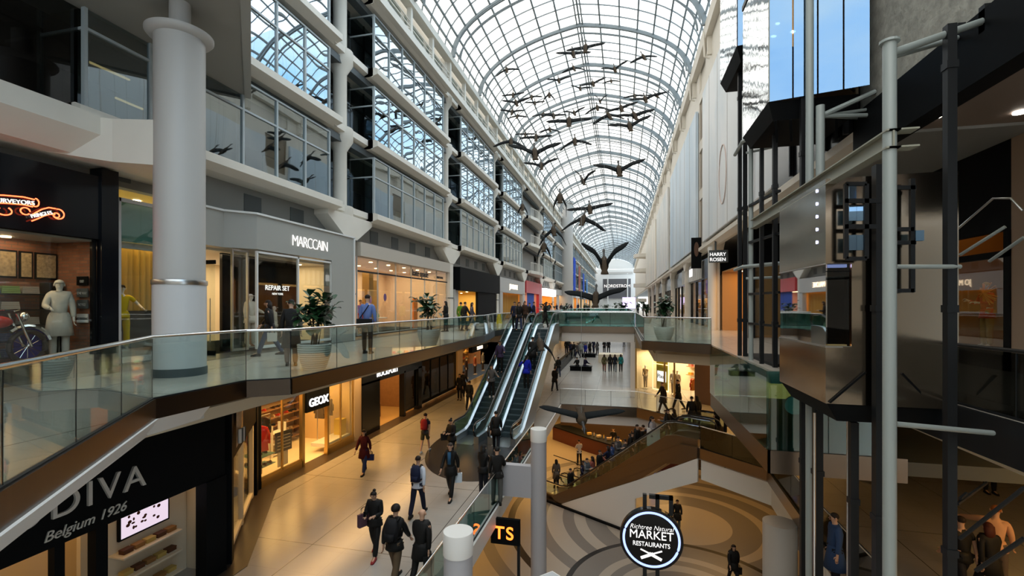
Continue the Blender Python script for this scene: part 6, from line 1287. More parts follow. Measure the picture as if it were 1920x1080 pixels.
b = nb(); loft(b, [[(x0 + 0.02, y0, -0.12), (x1, y0, -0.12), (x1, y1, -0.12), (x0 + 0.02, y1, -0.12)], [(x0 + 0.2, y0 + 0.1, -0.42), (x1, y0 + 0.1, -0.42), (x1, y1 - 0.1, -0.42), (x0 + 0.2, y1 - 0.1, -0.42)]]); bar(b, (3.3, y0 - 0.02, -0.1), (3.8, y0 - 0.05, 0.42), 0.04, 0.03); bar(b, (4.3, y0 - 0.05, 0.42), (4.75, y0 - 0.02, -0.1), 0.04, 0.03); obj('underframe', b, 'black', nc)
# middle car: glass front, lit interior, mirror side
def car_glass(label, x0, x1, y0, y1, z0, z1, lit):
    r = thing('elevator_car', label, 'elevator', (x0, y0, z0))
    b = nb(); box(b, x0, x0 + 0.03, y0, y1, z0, z1); obj('mirror_side', b, mat('wavy_mirror_side' + label[:5], (0.72, 0.76, 0.78), 0.06, 1.0, bump=0.5, bscale=1.1), r)
    n = 4
    for i in range(n): b = nb(); xa, xb_ = x0 + 0.03 + (x1 - x0) * i / n, x0 + (x1 - x0) * (i + 1) / n; hexa(b, [(xa, y0 - (xa - x0) * 0.24, z0), (xb_, y0 - (xb_ - x0) * 0.24, z0), (xb_, y0 + 0.02 - (xb_ - x0) * 0.24, z0), (xa, y0 + 0.02 - (xa - x0) * 0.24, z0)], [(xa, y0 - (xa - x0) * 0.24, z1), (xb_, y0 - (xb_ - x0) * 0.24, z1), (xb_, y0 + 0.02 - (xb_ - x0) * 0.24, z1), (xa, y0 + 0.02 - (xa - x0) * 0.24, z1)]); obj('front_glass', b, 'g_blue', r)
    b = nb(); box(b, x0 + 0.05, x1, y1 - 0.1, y1, z0, z1); box(b, x1 - 0.05, x1, y0 + 0.05, y1, z0, z1); obj('rear_wall', b, mat('lift_interior', (0.16, 0.10, 0.05), 0.4), r)
    if lit:
        b = nb(); box(b, x0 + 0.06, x0 + 0.85, y0 + 0.06, y0 + 0.10, z0 + 1.2, z0 + 2.6); obj('lit_interior_panel', b, mat('amber_panel', (0.35, 0.2, 0.07), 0.5, emit=(1, 0.5, 0.12), es=0.25), r)
        for (x, z, s) in ((x0 + 0.2, z0 + 2.38, 0.05), (x0 + 0.2, z0 + 1.72, 0.05), (x0 + 0.12, z0 + 1.45, 0.06), (x0 + 0.5, z0 + 1.5, 0.06)): b = nb(); ellipsoid(b, (x, y0 + 0.05, z), (s, 0.01, 0.03), 10, 5); obj('interior_lamp', b, 'lampwarm', r)
    b = nb(); loft(b, [[(x0, y0, z0), (x1, y0, z0), (x1, y1, z0), (x0, y1, z0)], [(x0 + 0.15, y0 + 0.2, z0 - 0.35), (x1, y0 + 0.2, z0 - 0.35), (x1, y1 - 0.1, z0 - 0.35), (x0 + 0.15, y1 - 0.1, z0 - 0.35)]])
    for i in range(5): x = x0 + 0.2 + 0.3 * i; bar(b, (x, y0 + 0.2, z0 - 0.35), (x + 0.15, y0 + 0.6, z0 - 0.7), 0.05, 0.05)
    bar(b, (x0 + 0.9, y0 - 0.02, z0 + 0.05), (x0 + 1.2, y0 - 0.02, z0 + 0.4), 0.04, 0.03); bar(b, (x0 + 1.65, y0 - 0.02, z0 + 0.05), (x0 + 1.35, y0 - 0.02, z0 + 0.4), 0.04, 0.03)
    obj('underframe', b, 'black', r)
    b = nb(); box(b, x0 - 0.02, x1 + 0.02, y0 - 0.02, y1 + 0.02, z1, z1 + 0.12); obj('roof', b, 'darksteel', r); return r
car_glass('blue-glass lift car with amber lamps inside, high above the middle shaft', 3.1, 4.85, 11.35, 13.6, 5.95, 9.3, True)
car_glass('smaller-looking lift car with dark underside, highest and farthest of the three', 3.1, 4.85, 14.3, 16.6, 8.75, 12.0, True)
# masts and guide frames: one thing each
def mast(label, px, y, z0, z1, w, m='darksteel', rnd=False, name='lift_mast', x=None, dist=None):
    X = x if x is not None else on_y(px, 500, y).x; r = thing(name, label, 'mast', (X, y, z0), 'lift shaft masts' if m == 'darksteel' else 'grey tubular posts')
    b = nb()
    if rnd: tube(b, [(X, y, z0), (X, y, z1)], w / 2, 16); obj('shaft', b, m, r, True)
    else: box(b, X - w / 2, X + w / 2, y - w / 2, y + w / 2, z0, z1); obj('shaft', b, m, r)
    z = z0 + 1.0
    while z < min(z1, 9) and m == 'darksteel':
        b = nb(); box(b, X - w * 0.62, X + w * 0.62, y - w * 0.62, y + w * 0.62, z, z + 0.1); obj('clamp', b, m, r); z += 3.3
    return X
mast('black paired lift mast standing farthest left on the landing, left bar', 1387, 15.2, 0, 16, 0.10); mast('black paired lift mast on the landing, right bar of the left pair', 1397, 15.0, 0, 16, 0.10)
mast('slim black lift mast between the left pair and the grey post', 1428, 13.2, 0, 5.5, 0.09); mast('black lift mast just right of the slim grey post', 1453, 12.5, 0, 6, 0.10)
mast('tall thick black lift mast beside the blue glass car', 1506, 11.3, L1, 16, 0.11); mast('black lift mast falling below the teal apron', 1533, 10.6, L1, 0.0 - 0.5, 0.15)
mast('black lift mast below the mirror car, second from the left', 1600, 9.2, L1, -0.5, 0.12); mast('thick black mast directly left of the long grey pole', 1648, 8.55, L1, 3.7, 0.14)
mast('black square mast right of the long grey pole, rising to the ceiling', 1781, 7.6, L1, 5.3, 0.11)
mast('slim grey tubular post on the lift landing', 1408, 14.0, 0, 6.0, 0.12, 'polegrey', True, 'grey_post'); mast('long grey tubular post reaching from floor to roof beside the glass car', 1518, 11.0, L1, 17, 0.15, 'polegrey', True, 'grey_post')
PXX = mast('long grey pole in front of the mirror car with a beam bracket', 1668, 7.0, L1, 4.87, 0.15, 'polegrey', True, 'grey_post'); mast('short grey post under the braced pipes left of the long pole', 1538, 10.9, 3.62, 5.6, 0.16, 'polegrey', True, 'grey_post')
mast('thin white-edged tube inside the lower shaft', 1590, 9.8, L1, -0.6, 0.05, 'steel', True, 'guide_tube')
mast('thin bright tube inside the lower shaft, left of the blue coat', 1527, 10.3, L1, -0.6, 0.05, 'steel', True, 'guide_tube')
# pipes and beam tying poles to the wall
r = thing('pipe_brace', 'pair of grey pipes bracing the long pole top to the concrete wall', 'brace', (PXX, 7, 4.7))
b = nb(); tube(b, [(PXX, 7, 4.72), on_x(1848, 38, 5.08)], 0.05, 10); obj('upper_pipe', b, 'polegrey', r, True); b = nb(); tube(b, [(PXX, 7, 4.68), on_x(1800, 70, 5.08)], 0.04, 10); obj('lower_pipe', b, 'polegrey', r, True)
for px, py in ((1853, 36), (1803, 70)): p = on_x(px, py, 5.08); b = nb(); box(b, 5.0, 5.1, p.y - 0.06, p.y + 0.06, p.z - 0.18, p.z + 0.2); obj('wall_plate', b, 'darksteel', r)
b = nb(); lathe(b, [(0.11, 4.86), (0.11, 4.89)], (PXX, 7, 0), 20); obj('cap_plate', b, 'polegrey', r)
r = thing('pipe_brace', 'cluster of grey pipes bracing the short post to the concrete wall', 'brace', (3.6, 11, 5.6))
ps = on_y(1538, 218, 10.9)
for (px, py), rr in (((1640, 172), 0.05), ((1630, 205), 0.035), ((1632, 216), 0.045), ((1612, 222), 0.03)): p = on_x(px, py, 5.08); b = nb(); tube(b, [(ps.x, 10.9, ps.z), p], rr, 8); obj('pipe', b, 'polegrey', r, True)
r = thing('steel_beam', 'long grey I-beam running from the pole bracket into the shaft', 'beam', (PXX, 7, 3.6))
b = nb()
for z, w_, h_ in ((3.50, 0.16, 0.02), (3.72, 0.16, 0.02), (3.61, 0.02, 0.22)): box(b, PXX - w_ / 2, PXX + w_ / 2, 6.9, 13.5, z - h_ / 2, z + h_ / 2)
obj('i_section', b, mat('khaki_steel', (0.26, 0.27, 0.22), 0.4), r)
b = nb(); box(b, PXX - 0.05, PXX + 0.28, 6.9, 7.1, 3.49, 3.51); box(b, PXX - 0.05, PXX + 0.28, 6.9, 7.1, 3.71, 3.73); obj('bracket_plates', b, bpy.data.materials['khaki_steel'], r)
def ring_frame(label, z, y=14.3): 
    r = thing('mast_ring', label, 'frame', (3.4, y, z)); P = [on_y(1378, 500, y + 1.0), on_y(1392, 500, y - 0.2), on_y(1480, 500, y - 1.4)]; b = nb(); tube(b, [(p.x, yy, z) for p, yy in zip(P, (y + 1.0, y - 0.2, y - 1.4))], 0.05, 8); obj('front_tube', b, 'polegrey', r, True)
    b = nb(); tube(b, [(3.3, y - 0.2, z - 0.32), (4.4, y - 0.9, z - 0.32)], 0.035, 8); obj('rear_tube', b, 'polegrey', r, True)
ring_frame('grey tube frame around the left masts, upper one', 6.0); ring_frame('grey tube frame around the left masts, lower one', 2.55)
for i, z in enumerate((1.0, 1.8, 3.2, 4.2)):
    b = nb(); bar(b, on_y(1405, 500, 14.0).xy.to_3d() + Vector((0, 0, z)), on_y(1462, 500, 12.3).xy.to_3d() + Vector((0, 0, z)), 0.06, 0.06); tag(obj('cross_bar', b, 'darksteel'), 'short black cross bar between the landing masts, %s' % ['lowest', 'second from the bottom', 'third from the bottom', 'topmost'][i], 'bar')
b = nb(); box(b, 3.55, 4.4, 12.6, 15.3, 0.0, 0.07); tag(obj('mast_base_frame', b, 'darksteel'), 'low black base frame under the lift masts on the landing', 'base')
r = thing('guide_bracket', 'black bracket with small glazed blocks clamped beside the long grey pole', 'bracket', (3.4, 8.5, 1.9))
P = [on_y(px, py, 8.5) for px, py in ((1586, 345), (1624, 345), (1624, 485), (1586, 485))]
for p, q in zip(P, P[1:] + P[:1]): b = nb(); bar(b, p, q, 0.05, 0.06); obj('frame_bar', b, 'darksteel', r)
for py in (377, 425): p, q = on_y(1583, py, 8.5), on_y(1665, py, 8.5); b = nb(); bar(b, p, q, 0.05, 0.07); obj('frame_bar', b, 'darksteel', r)
for px, py in ((1598, 360), (1598, 400), (1612, 400), (1598, 455), (1612, 455)): p = on_y(px, py, 8.52); b = nb(); box(b, p.x - 0.05, p.x + 0.05, 8.5, 8.54, p.z - 0.12, p.z + 0.12); obj('glass_block', b, 'g_blue', r)
r = thing('guide_bracket', 'black rectangular bracket clamped right of the long grey pole', 'bracket', (4.0, 8.5, 1.9))
for (a, c) in (((1662, 352), (1716, 352)), ((1710, 335), (1710, 548)), ((1680, 430), (1712, 430)), ((1680, 455), (1716, 455)), ((1680, 545), (1712, 545))): b = nb(); bar(b, on_y(*a, 8.5), on_y(*c, 8.5), 0.06, 0.06); obj('frame_bar', b, 'darksteel', r)
p = on_y(1722, 442, 8.48); b = nb(); box(b, p.x - 0.05, p.x + 0.06, 8.45, 8.52, p.z - 0.08, p.z + 0.08); obj('glass_block', b, 'g_blue', r)
for lbl, a, c, rr in (('thin grey horizontal pipe right of the long grey pole', (1680, 500), (1800, 500), 0.03), ('blue-grey low pipe slanting right from the long grey pole', (1680, 795), (1862, 812), 0.035)):
    b = nb(); tube(b, [on_y(*a, 7.2), on_y(*c, 7.6)], rr, 10); tag(obj('horizontal_pipe', b, 'polegrey', None, True), lbl, 'pipe')
for i, (a, c, d0, d1) in enumerate((((1795, 945), (1850, 905), 6.5, 7), ((1800, 935), (1812, 925), 6.5, 6.6), ((1800, 1010), (1920, 915), 5.6, 5.0), ((1830, 1070), (1920, 1010), 5.2, 4.8))):
    b = nb(); tube(b, [at_d(*a, d0), at_d(*c, d1)], 0.022, 8); tag(obj('dark_handrail', b, 'darksteel', None, True), 'dark slanting handrail in the lower right corner, %s' % ['topmost', 'shortest', 'crossing the walking people', 'lowest'][i], 'handrail')
# black shaft backing
b = nb(); box(b, 5.0, 5.12, 11.95, 17.5, 5.36, 18); struct('wall_shaft_back', b, 'gloss_black')
b = nb()
for y in (12.2, 13.4, 14.6, 15.8): box(b, 4.9, 5.0, y, y + 0.08, 5.4, 18)
struct('trim_shaft_mullions', b, 'darksteel')
# ============================================================ RIGHT SIDE SHOPS, upper level
b = nb(); box(b, 5.6, 12, 23.9, 24.0, 3.4, 5.25); box(b, 5.55, 5.85, 23.4, 24.3, 0, 5.0); box(b, 8.4, 8.7, 23.8, 24.0, 0, 3.4); tag(obj('menswear_shopfront', b, 'gloss_black'), 'black shopfront of the menswear shop behind the lift masts', 'shopfront', kind='structure')
shell(5.75, 24.1, 30.2, 0, 3.5, 5.0, mat('dim_amber_wall', (0.45, 0.25, 0.10), 0.5), 150, WARM, sgn=1, lamps=3)
b = nb(); box(b, 5.9, 8.4, 24.0, 24.02, 0.1, 3.4); tag(obj('menswear_window', b, 'g_shop'), 'clear front window of the menswear shop seen behind the lift masts', 'shop window')
b = nb()
for z in [0.9 + 0.22 * i for i in range(9)]: box(b, 5.95, 6.9, 24.3, 24.35, z, z + 0.09)
tag(obj('louvre_shutter', b, 'warmwhite'), 'white louvre shutter inside the menswear window', 'shutter')
b = nb(); bar(b, (6.9, 24.6, 0.1), (7.6, 24.6, 1.6), 0.12, 0.1); tag(obj('lit_handrail_bar', b, 'lampwarm_soft'), 'slanted escalator handrail in the menswear window, its lit gold put in as glow', 'bar')  # lit escalator handrail, its brightness put in as glow
r = thing('blade_sign', 'grey projecting sign with the white name of the menswear shop', 'sign', (5.0, 28.6, 4.0))
b = nb(); box(b, 4.75, 5.75, 28.55, 28.68, 3.9, 4.6); obj('sign_board', b, 'darkgrey', r); b = nb(); box(b, 5.05, 5.15, 28.58, 28.65, 4.6, 5.3); obj('mount', b, 'darkgrey', r); text('lettering', 'HARRY', 0.27, (5.2, 28.53, 4.27), RY, 'letter_white', r, 0.01); text('lettering', 'ROSEN', 0.27, (5.2, 28.53, 3.98), RY, 'letter_white', r, 0.01)
r = thing('portrait_banner', 'tall black projecting banner with a dim portrait on it', 'banner', (4.9, 34.2, 4.1)); b = nb(); box(b, 4.55, 5.2, 34.2, 34.28, 4.0, 6.1); obj('banner_board', b, 'black', r); b = nb(); ellipsoid(b, (4.88, 34.19, 5.3), (0.16, 0.01, 0.5), 12, 8); obj('portrait', b, cloth((0.12, 0.07, 0.05)), r)
b = nb(); box(b, 5.2, 5.3, 34.22, 34.26, 5.0, 5.1); obj('mount', b, 'black', r)
for i, y in enumerate((30.9, 43.2, 55.5, 67.8, 80.1, 92.4)):
    shell(5.8, y + 0.3, y + 11.6, 0, 3.4, 4.0, ['dim', 'warmwhite', 'wood'][i % 3] if i % 3 else bpy.data.materials['dim_amber_wall'], 130, WARM, sgn=1, lamps=0)
    b = nb(); 
    for k in range(5): yy = y + 0.4 + 2.75 * k; box(b, 5.6, 5.8, yy, yy + 0.28, 0, 3.5)
    box(b, 5.55, 5.8, y, y + 11.8, 3.3, 4.7); tag(obj('black_shopfront', b, 'gloss_black'), 'black pier-and-header shopfront of the right upper row, %s' % ['next to the portrait banner', 'second past the portrait banner', 'third past the portrait banner', 'fourth past the portrait banner', 'fifth past the portrait banner', 'farthest built'][i], 'shopfront', kind='structure')
    b = nb(); box(b, 5.68, 5.70, y + 0.4, y + 11.5, 0.1, 3.3); tag(obj('shop_window_pane', b, 'g_shop'), 'long window of the black-piered shopfronts, %s' % ['first', 'second', 'third', 'fourth', 'fifth', 'sixth'][i] + ' past the portrait banner', 'shop window')
r = thing('striped_fascia', 'backlit fluted fascia with vertical stripes and a small white square sign', 'shop fascia', (5.4, 37, 3.4)); b = nb()
for k in range(16): yy = 36 + 0.7 * k; box(b, 5.40, 5.5, yy, yy + 0.3, 3.4, 4.7)
obj('fins', b, 'white', r); b = nb(); box(b, 5.36, 5.4, 40.0, 41.6, 3.8, 4.4); obj('sign_square', b, 'letter_white', r)
for i in range(4): mannequin('mannequin in gold-lit window of the right upper row, %s' % ['nearest the white column', 'second from the white column', 'third from the white column', 'farthest'][i], (6.6, 32.2 + 3.1 * i, 0.02), PI / 2, 'stand', ('jacket', [(0.3, 0.25, 0.05), (0.05, 0.05, 0.06), (0.2, 0.3, 0.3), (0.4, 0.3, 0.1)][i], 0.1), ('trousers', (0.05, 0.05, 0.05)), 1.75, ('short', (0.02, 0.02, 0.02)))
for i, y in enumerate((30.4,)):
    b = nb(); lathe(b, [(0.26, 0), (0.26, 5.0)], (5.25, y, 0), 24); lathe(b, [(0.27, 2.0), (0.27, 2.08)], (5.25, y, 0), 24); struct('column_right_white', b, 'white', smooth=True)
# big printed hoardings on the right facade
for i, (ya, yb, c) in enumerate(((17.5, 32.4, (0.62, 0.66, 0.70)), (35.3, 53.8, (0.50, 0.60, 0.70)), (57.0, 75.0, (0.60, 0.62, 0.62)), (78, 110, (0.62, 0.60, 0.54)))):
    m_ = bpy.data.materials.new('printed_hoarding_%d' % i); m_.use_nodes = True; t = m_.node_tree; bb = t.nodes['Principled BSDF']; tcn = N(t, 'ShaderNodeTexCoord'); mpn = N(t, 'ShaderNodeMapping'); mpn.inputs['Scale'].default_value = (1, 0.10, 0.06); nn = N(t, 'ShaderNodeTexNoise', Scale=2.2, Detail=5.0, Distortion=0.5); rr = N(t, 'ShaderNodeValToRGB'); e = rr.color_ramp.elements
    e[0].position = 0.38; e[0].color = (c[0] * 1.0, c[1] * 1.06, c[2] * 1.08, 1); e[1].position = 0.58; e[1].color = (min(1, c[0] * 1.25), min(1, c[1] * 1.22), min(1, c[2] * 1.18), 1)
    t.links.new(tcn.outputs['Object'], mpn.inputs[0]); t.links.new(mpn.outputs[0], nn.inputs[0]); t.links.new(nn.outputs[0], rr.inputs[0]); t.links.new(rr.outputs[0], bb.inputs['Base Color']); bb.inputs['Roughness'].default_value = 0.45
    b = nb(); box(b, 4.98, 5.16, ya, yb, 5.55, 15.1); r = obj('printed_hoarding', b, m_); tag(r, ['pale printed hoarding with a faint rosy loop, nearest the lifts', 'pale blue printed hoarding between two brown window slots', 'off-white hoarding past the second window slot', 'cream hoarding farthest along the right wall'][i], 'hoarding')
    b = nb(); box(b, 4.96, 4.98, ya, yb, 5.5, 5.56); [box(b, 4.965, 4.98, ya + (yb - ya) * k / 6 - 0.01, ya + (yb - ya) * k / 6 + 0.01, 5.55, 15.1) for k in range(1, 6)]; obj('seams', b, 'offwhite', r)
    if i == 0: b = nb(); tube(b, [(4.97, 26.0 + 0.9 * math.cos(a), 8.2 + 1.5 * math.sin(a)) for a in [k * PI / 12 for k in range(25)]], 0.035, 6); obj('printed_loop', b, cloth((0.60, 0.50, 0.46)), r)
# balcony stack far along the right side
for i, z in enumerate((2.2, 5.6, 9.0, 12.4)):
    r = thing('balcony', 'small rounded balcony high on the far right wall, %s of the stack' % ['lowest', 'second', 'third', 'topmost'][i], 'balcony', (4.2, 112, z)); b = nb(); prism(b, [(5.2, 110.5), (3.6, 110.5), (2.6, 112), (2.4, 114), (5.2, 116)], z, z + 0.8); obj('parapet', b, 'cream', r)
# near-right dark shop seen through the landing
shell(8.6, 11.95, 18.4, 0.0, 4.6, 3.5, mat('near_amber_wall', (0.30, 0.16, 0.06), 0.5), 26, WARM, sgn=1, lamps=0)
b = nb(); box(b, 8.5, 8.7, 11.8, 12.9, 0, 5.3); tag(obj('beige_pier', b, mat('beige_pier2', (0.30, 0.22, 0.16), 0.5)), 'beige pier at the right edge beside the dark shop window', 'pier', kind='structure')
b = nb(); box(b, 8.5, 8.6, 12.9, 18.4, 3.2, 5.3); box(b, 8.48, 8.62, 12.9, 18.4, 2.6, 2.75); box(b, 8.48, 8.62, 12.9, 13.1, 0, 3.2); box(b, 8.48, 8.62, 15.6, 15.8, 0, 3.2); box(b, 8.48, 8.62, 12.9, 18.4, 0.0, 0.35); box(b, 8.5, 8.62, 15.8, 18.4, 0, 3.2); tag(obj('dark_shop_frame', b, 'black'), 'black frame of the dark shop window in the right background', 'shopfront', kind='structure')
b = nb(); box(b, 8.53, 8.55, 13.1, 15.6, 0.35, 2.6); tag(obj('dark_shop_pane', b, 'g_shop'), 'pane of the black-framed shop window with an orange display', 'shop window')
mannequin('mannequin in dark coat and light trousers in the black-framed window', (9.3, 13.9, 0.36), PI / 2, 'stand', ('coat', (0.02, 0.02, 0.03), 0.2), ('trousers', (0.5, 0.45, 0.4)), 1.7, ('short', (0.02, 0.02, 0.02)))
mannequin('mannequin in a red top with orange flowers in the black-framed window', (9.3, 14.9, 0.36), PI / 2, 'cross', ('shirt', (0.6, 0.05, 0.01), 0.1), ('trousers', (0.4, 0.22, 0.05)), 1.7, ('short', (0.5, 0.3, 0.02)))
b = nb(); rnd = random.Random(2)
for i in range(18): a = rnd.uniform(0, PI * 2); p = Vector((9.1, 14.7, 1.8)); bar(b, p, p + Vector((0.1, 0.3 * math.cos(a), 0.3 * math.sin(a))), 0.05, 0.02)
tag(obj('orange_flower', b, mat('orange_petal', (0.8, 0.3, 0.02), 0.5)), 'large spiky orange paper flower in the black-framed window', 'flower')
for i, (x, y) in enumerate(((6.1, 11.2), (8.0, 11.3))):
    b = nb(); lathe(b, [(0.09, 5.27), (0.12, 5.27), (0.12, 5.3)], (x if i == 0 else 7.6, y, 0), 20); tag(obj('ceiling_downlight', b, 'lampwhite'), ['round ceiling light near the black mast', 'round ceiling light nearer the right edge'][i], 'light')
area('downlight', (6.3, 9.5, 5.2), 0.8, 0.8, 14, WARM2)
b = nb(); box(b, 5.6, 7.2, 5.6, 5.68, 3.4, 5.28); r = tag(obj('hanging_black_sign', b, 'black'), 'black hanging sign cut by the top right picture corner', 'sign')
text('lettering', 'TYP', 0.22, (5.9, 5.59, 4.6), RY, 'letter_steel', r, 0.004)
# added tubes standing in for slanted reflections at far right
b = nb(); tube(b, [at_d(1795, 430, 9), at_d(1862, 372, 8.4), at_d(1895, 372, 8.2), at_d(1918, 395, 8)], 0.02, 8); tag(obj('reflection_curve', b, 'steel', None, True), 'thin curved reflection above the dark shop window, added as a tube', 'rail')
for i, (a, c) in enumerate((((1800, 478), (1885, 425)), ((1855, 490), (1920, 445)))): b = nb(); tube(b, [at_d(*a, 8.6), at_d(*c, 8.0)], 0.028, 8); tag(obj('reflection_tube', b, 'polegrey', None, True), 'slanted grey reflection before the dark shop window, added as a tube, %s' % ['left one', 'right one'][i], 'tube')
# ============================================================ FAR END
r = thing('department_store_front', 'dark grey framed department store entrance at the far end of the mall', 'shopfront', (-2, 222, 0)); b = nb()
box(b, -9, 3.5, 221, 222, 4.5, 13.5); obj('facade_panel', b, mat('slate_panel', (0.10, 0.10, 0.11), 0.5), r)
text('lettering', 'NORDSTROM', 1.9, (-2.6, 220.9, 9.6), RY, 'letter_white', r, 0.05); 
for x in (-7.0, 1.8): b = nb(); box(b, x, x + 0.5, 220.4, 221, 0, 16); obj('white_mast', b, 'white', r)
b = nb(); box(b, -9, 3.5, 222, 222.6, 0, 4.5); obj('lower_wall', b, 'white', r)
r = thing('video_screen', 'small glowing purple-white video screen standing far down the bridge axis', 'screen', (0.6, 88, 0)); b = nb(); box(b, -0.1, 2.2, 88, 88.2, 0.9, 2.9); obj('display', b, emis('purple_screen', (0.75, 0.6, 1.0), 1.6), r); b = nb(); box(b, 0.8, 1.2, 88.05, 88.15, 0, 0.9); obj('stand', b, 'black', r)
for i, (y, xa, xb_) in enumerate(((45, -4.9, -2.9), (57, -4.8, -3.2))): b = nb(); box(b, xa, xb_, y, y + 0.8, L2, L2 + 0.38); box(b, xa - 0.05, xb_ + 0.05, y - 0.05, y + 0.85, L2 + 0.38, L2 + 0.43); tag(obj('bench', b, 'black'), 'low dark bench on the middle level, %s' % ['nearer the void with two people sitting', 'farther under the bridge view'][i], 'bench')
b = nb(); box(b, -6.0, -5.7, 42, 80, L2, L2 + 1.0); tag(obj('low_glass_barrier', b, 'g_dark'), 'long low dark barrier on the middle level left of the benches', 'barrier')
r = thing('seating_island', 'pale counter island in the bridge view with food items', 'counter', (-2.5, 50, L2)); b = nb(); box(b, -2.6, 0.0, 52, 54, L2, L2 + 0.9); obj('counter', b, 'warmwhite', r)
r = thing('bridge_kiosk', 'low pale kiosk counter on the upper bridge behind the glass', 'kiosk', (-3, 36, 0)); b = nb(); box(b, -3.4, 0.2, 76, 77, 0, 0.95); obj('counter', b, 'white', r)
# ============================================================ PLANTS
planted_fig('big fiddle-leaf fig in a ribbed white planter by the glass, before the boutique', (-7.0, 9.66, 0), 120, 1.85, 0.55, (0.36, 0.6), 3)
planted_fig('fiddle-leaf fig in a ribbed white planter before the bright handbag shop', (-6.98, 16.26, 0), 110, 1.9, 0.6, (0.4, 0.6), 5)
planted_fig('leafy fig in a round white planter at the right walkway corner', (1.75, 21.6, 0), 120, 1.85, 0.65, (0.42, 0.55), 7)
planted_fig('distant leafy plant in a planter on the right walkway', (1.9, 40.5, 0), 90, 1.9, 0.9, (0.42, 0.55), 8, 0.35)
planted_fig('distant bushy plant left of the purple screen', (0.1, 74, 0), 90, 2.2, 1.5, (0.6, 0.5), 9, 0.5)
for i, (x, y) in enumerate(((-6.9, 44), (-6.9, 56), (-5.5, 74), (-2.5, 74.2))): planted_fig('low green planting behind the bridge, %s' % ['nearest the escalator', 'second along the left walkway', 'on the second bridge, left', 'on the second bridge, centre'][i], (x, y, 0), 60, 1.7, 0.9, (0.5, 0.5), 20 + i, 0.4)
# yellow wet-floor stand
b = nb(); p = on_z(936, 607, 0); loft(b, [[(p.x - 0.22, p.y - 0.18, 0), (p.x + 0.22, p.y - 0.18, 0), (p.x + 0.22, p.y + 0.18, 0), (p.x - 0.22, p.y + 0.18, 0)], [(p.x - 0.12, p.y - 0.02, 0.85), (p.x + 0.12, p.y - 0.02, 0.85), (p.x + 0.12, p.y + 0.02, 0.85), (p.x - 0.12, p.y + 0.02, 0.85)]]); tag(obj('floor_stand_sign', b, mat('yellow_plastic', (0.75, 0.6, 0.02), 0.4)), 'yellow folding floor sign by the balustrade near the escalator top', 'sign')
# white wall poster frame by the red shop
# ============================================================ GEESE
def wing_bm(sgn, kind):
    """kind: (inner angle, outer angle)"""
    b = nb(); a1, a2 = kind; rings = []; p = Vector((sgn * 0.07, 0.05, 0.03)); N_ = 9
    for i in range(N_ + 1):
        t = i / N_; ang = a1 if t < 0.42 else a1 + (a2 - a1) * min(1, (t - 0.42) / 0.25)
        if i: p = p + Vector((sgn * math.cos(ang), -0.10 if t > 0.5 else 0.06, math.sin(ang))) * (0.90 / N_)
        ch = 0.37 * (1 - 0.25 * t) if t < 0.85 else 0.37 * (1 - 0.25 * t) * (1 - (t - 0.85) * 5.2); ch = max(ch, 0.04); th = 0.035 * (1 - t) + 0.006
        up = Vector((-sgn * math.sin(ang), 0, math.cos(ang)))
        rings.append([p + Vector((0, ch * 0.35, 0)), p + Vector((0, ch * 0.1, 0)) + up * th, p + Vector((0, -ch * 0.35, 0)) + up * th * 0.5, p + Vector((0, -ch * 0.65, 0)), p + Vector((0, -ch * 0.35, 0)) - up * th * 0.3, p + Vector((0, ch * 0.1, 0)) - up * th * 0.6])
    loft(b, rings); return b
def goose_body():
    b = nb(); sec = [(-0.52, 0.01, 0.11, 0.012), (-0.42, 0.0, 0.10, 0.03), (-0.30, -0.01, 0.075, 0.06), (-0.12, -0.02, 0.115, 0.105), (0.08, -0.02, 0.13, 0.12), (0.24, 0.0, 0.10, 0.095), (0.34, 0.02, 0.055, 0.06)]
    loft(b, [[(rx * math.cos(2 * PI * k / 12), y, z + rz * math.sin(2 * PI * k / 12)) for k in range(12)] for y, z, rx, rz in sec]); return b
def goose_neck():
    b = nb(); sec = [(0.31, 0.02, 0.052), (0.42, 0.035, 0.034), (0.56, 0.05, 0.028), (0.64, 0.06, 0.036), (0.70, 0.06, 0.04), (0.75, 0.05, 0.03), (0.80, 0.04, 0.016), (0.86, 0.03, 0.008)]
    loft(b, [[(r_ * math.cos(2 * PI * k / 10), y, z + r_ * math.sin(2 * PI * k / 10)) for k in range(10)] for y, z, r_ in sec]); return b
M['goose_back'] = mat('goose_brown', (0.045, 0.032, 0.02), 0.75, spec=0.1, noise_amt=0.5, nscale=9)
M['goose_wing'] = mat('goose_wing_dark', (0.008, 0.010, 0.011), 0.8, spec=0.06, noise_amt=0.4, nscale=6)
M['goose_neck'] = mat('goose_black_neck', (0.012, 0.012, 0.012), 0.6)
M['goose_white'] = mat('goose_cheek', (0.6, 0.58, 0.52), 0.7)
M['wire'] = mat('thin_wire', (0.25, 0.27, 0.28), 0.5)
GM = {}
def gmesh(key, fn, m):
    if key not in GM:
        b = fn(); bmesh.ops.recalc_face_normals(b, faces=b.faces); me = bpy.data.meshes.new(key); b.to_mesh(me); b.free(); me.materials.append(M[m])
        for p in me.polygons: p.use_smooth = True
        GM[key] = me
    return GM[key]
def gpart(name, me, parent): o = bpy.data.objects.new(name, me); C.objects.link(o); o.parent = parent; return o
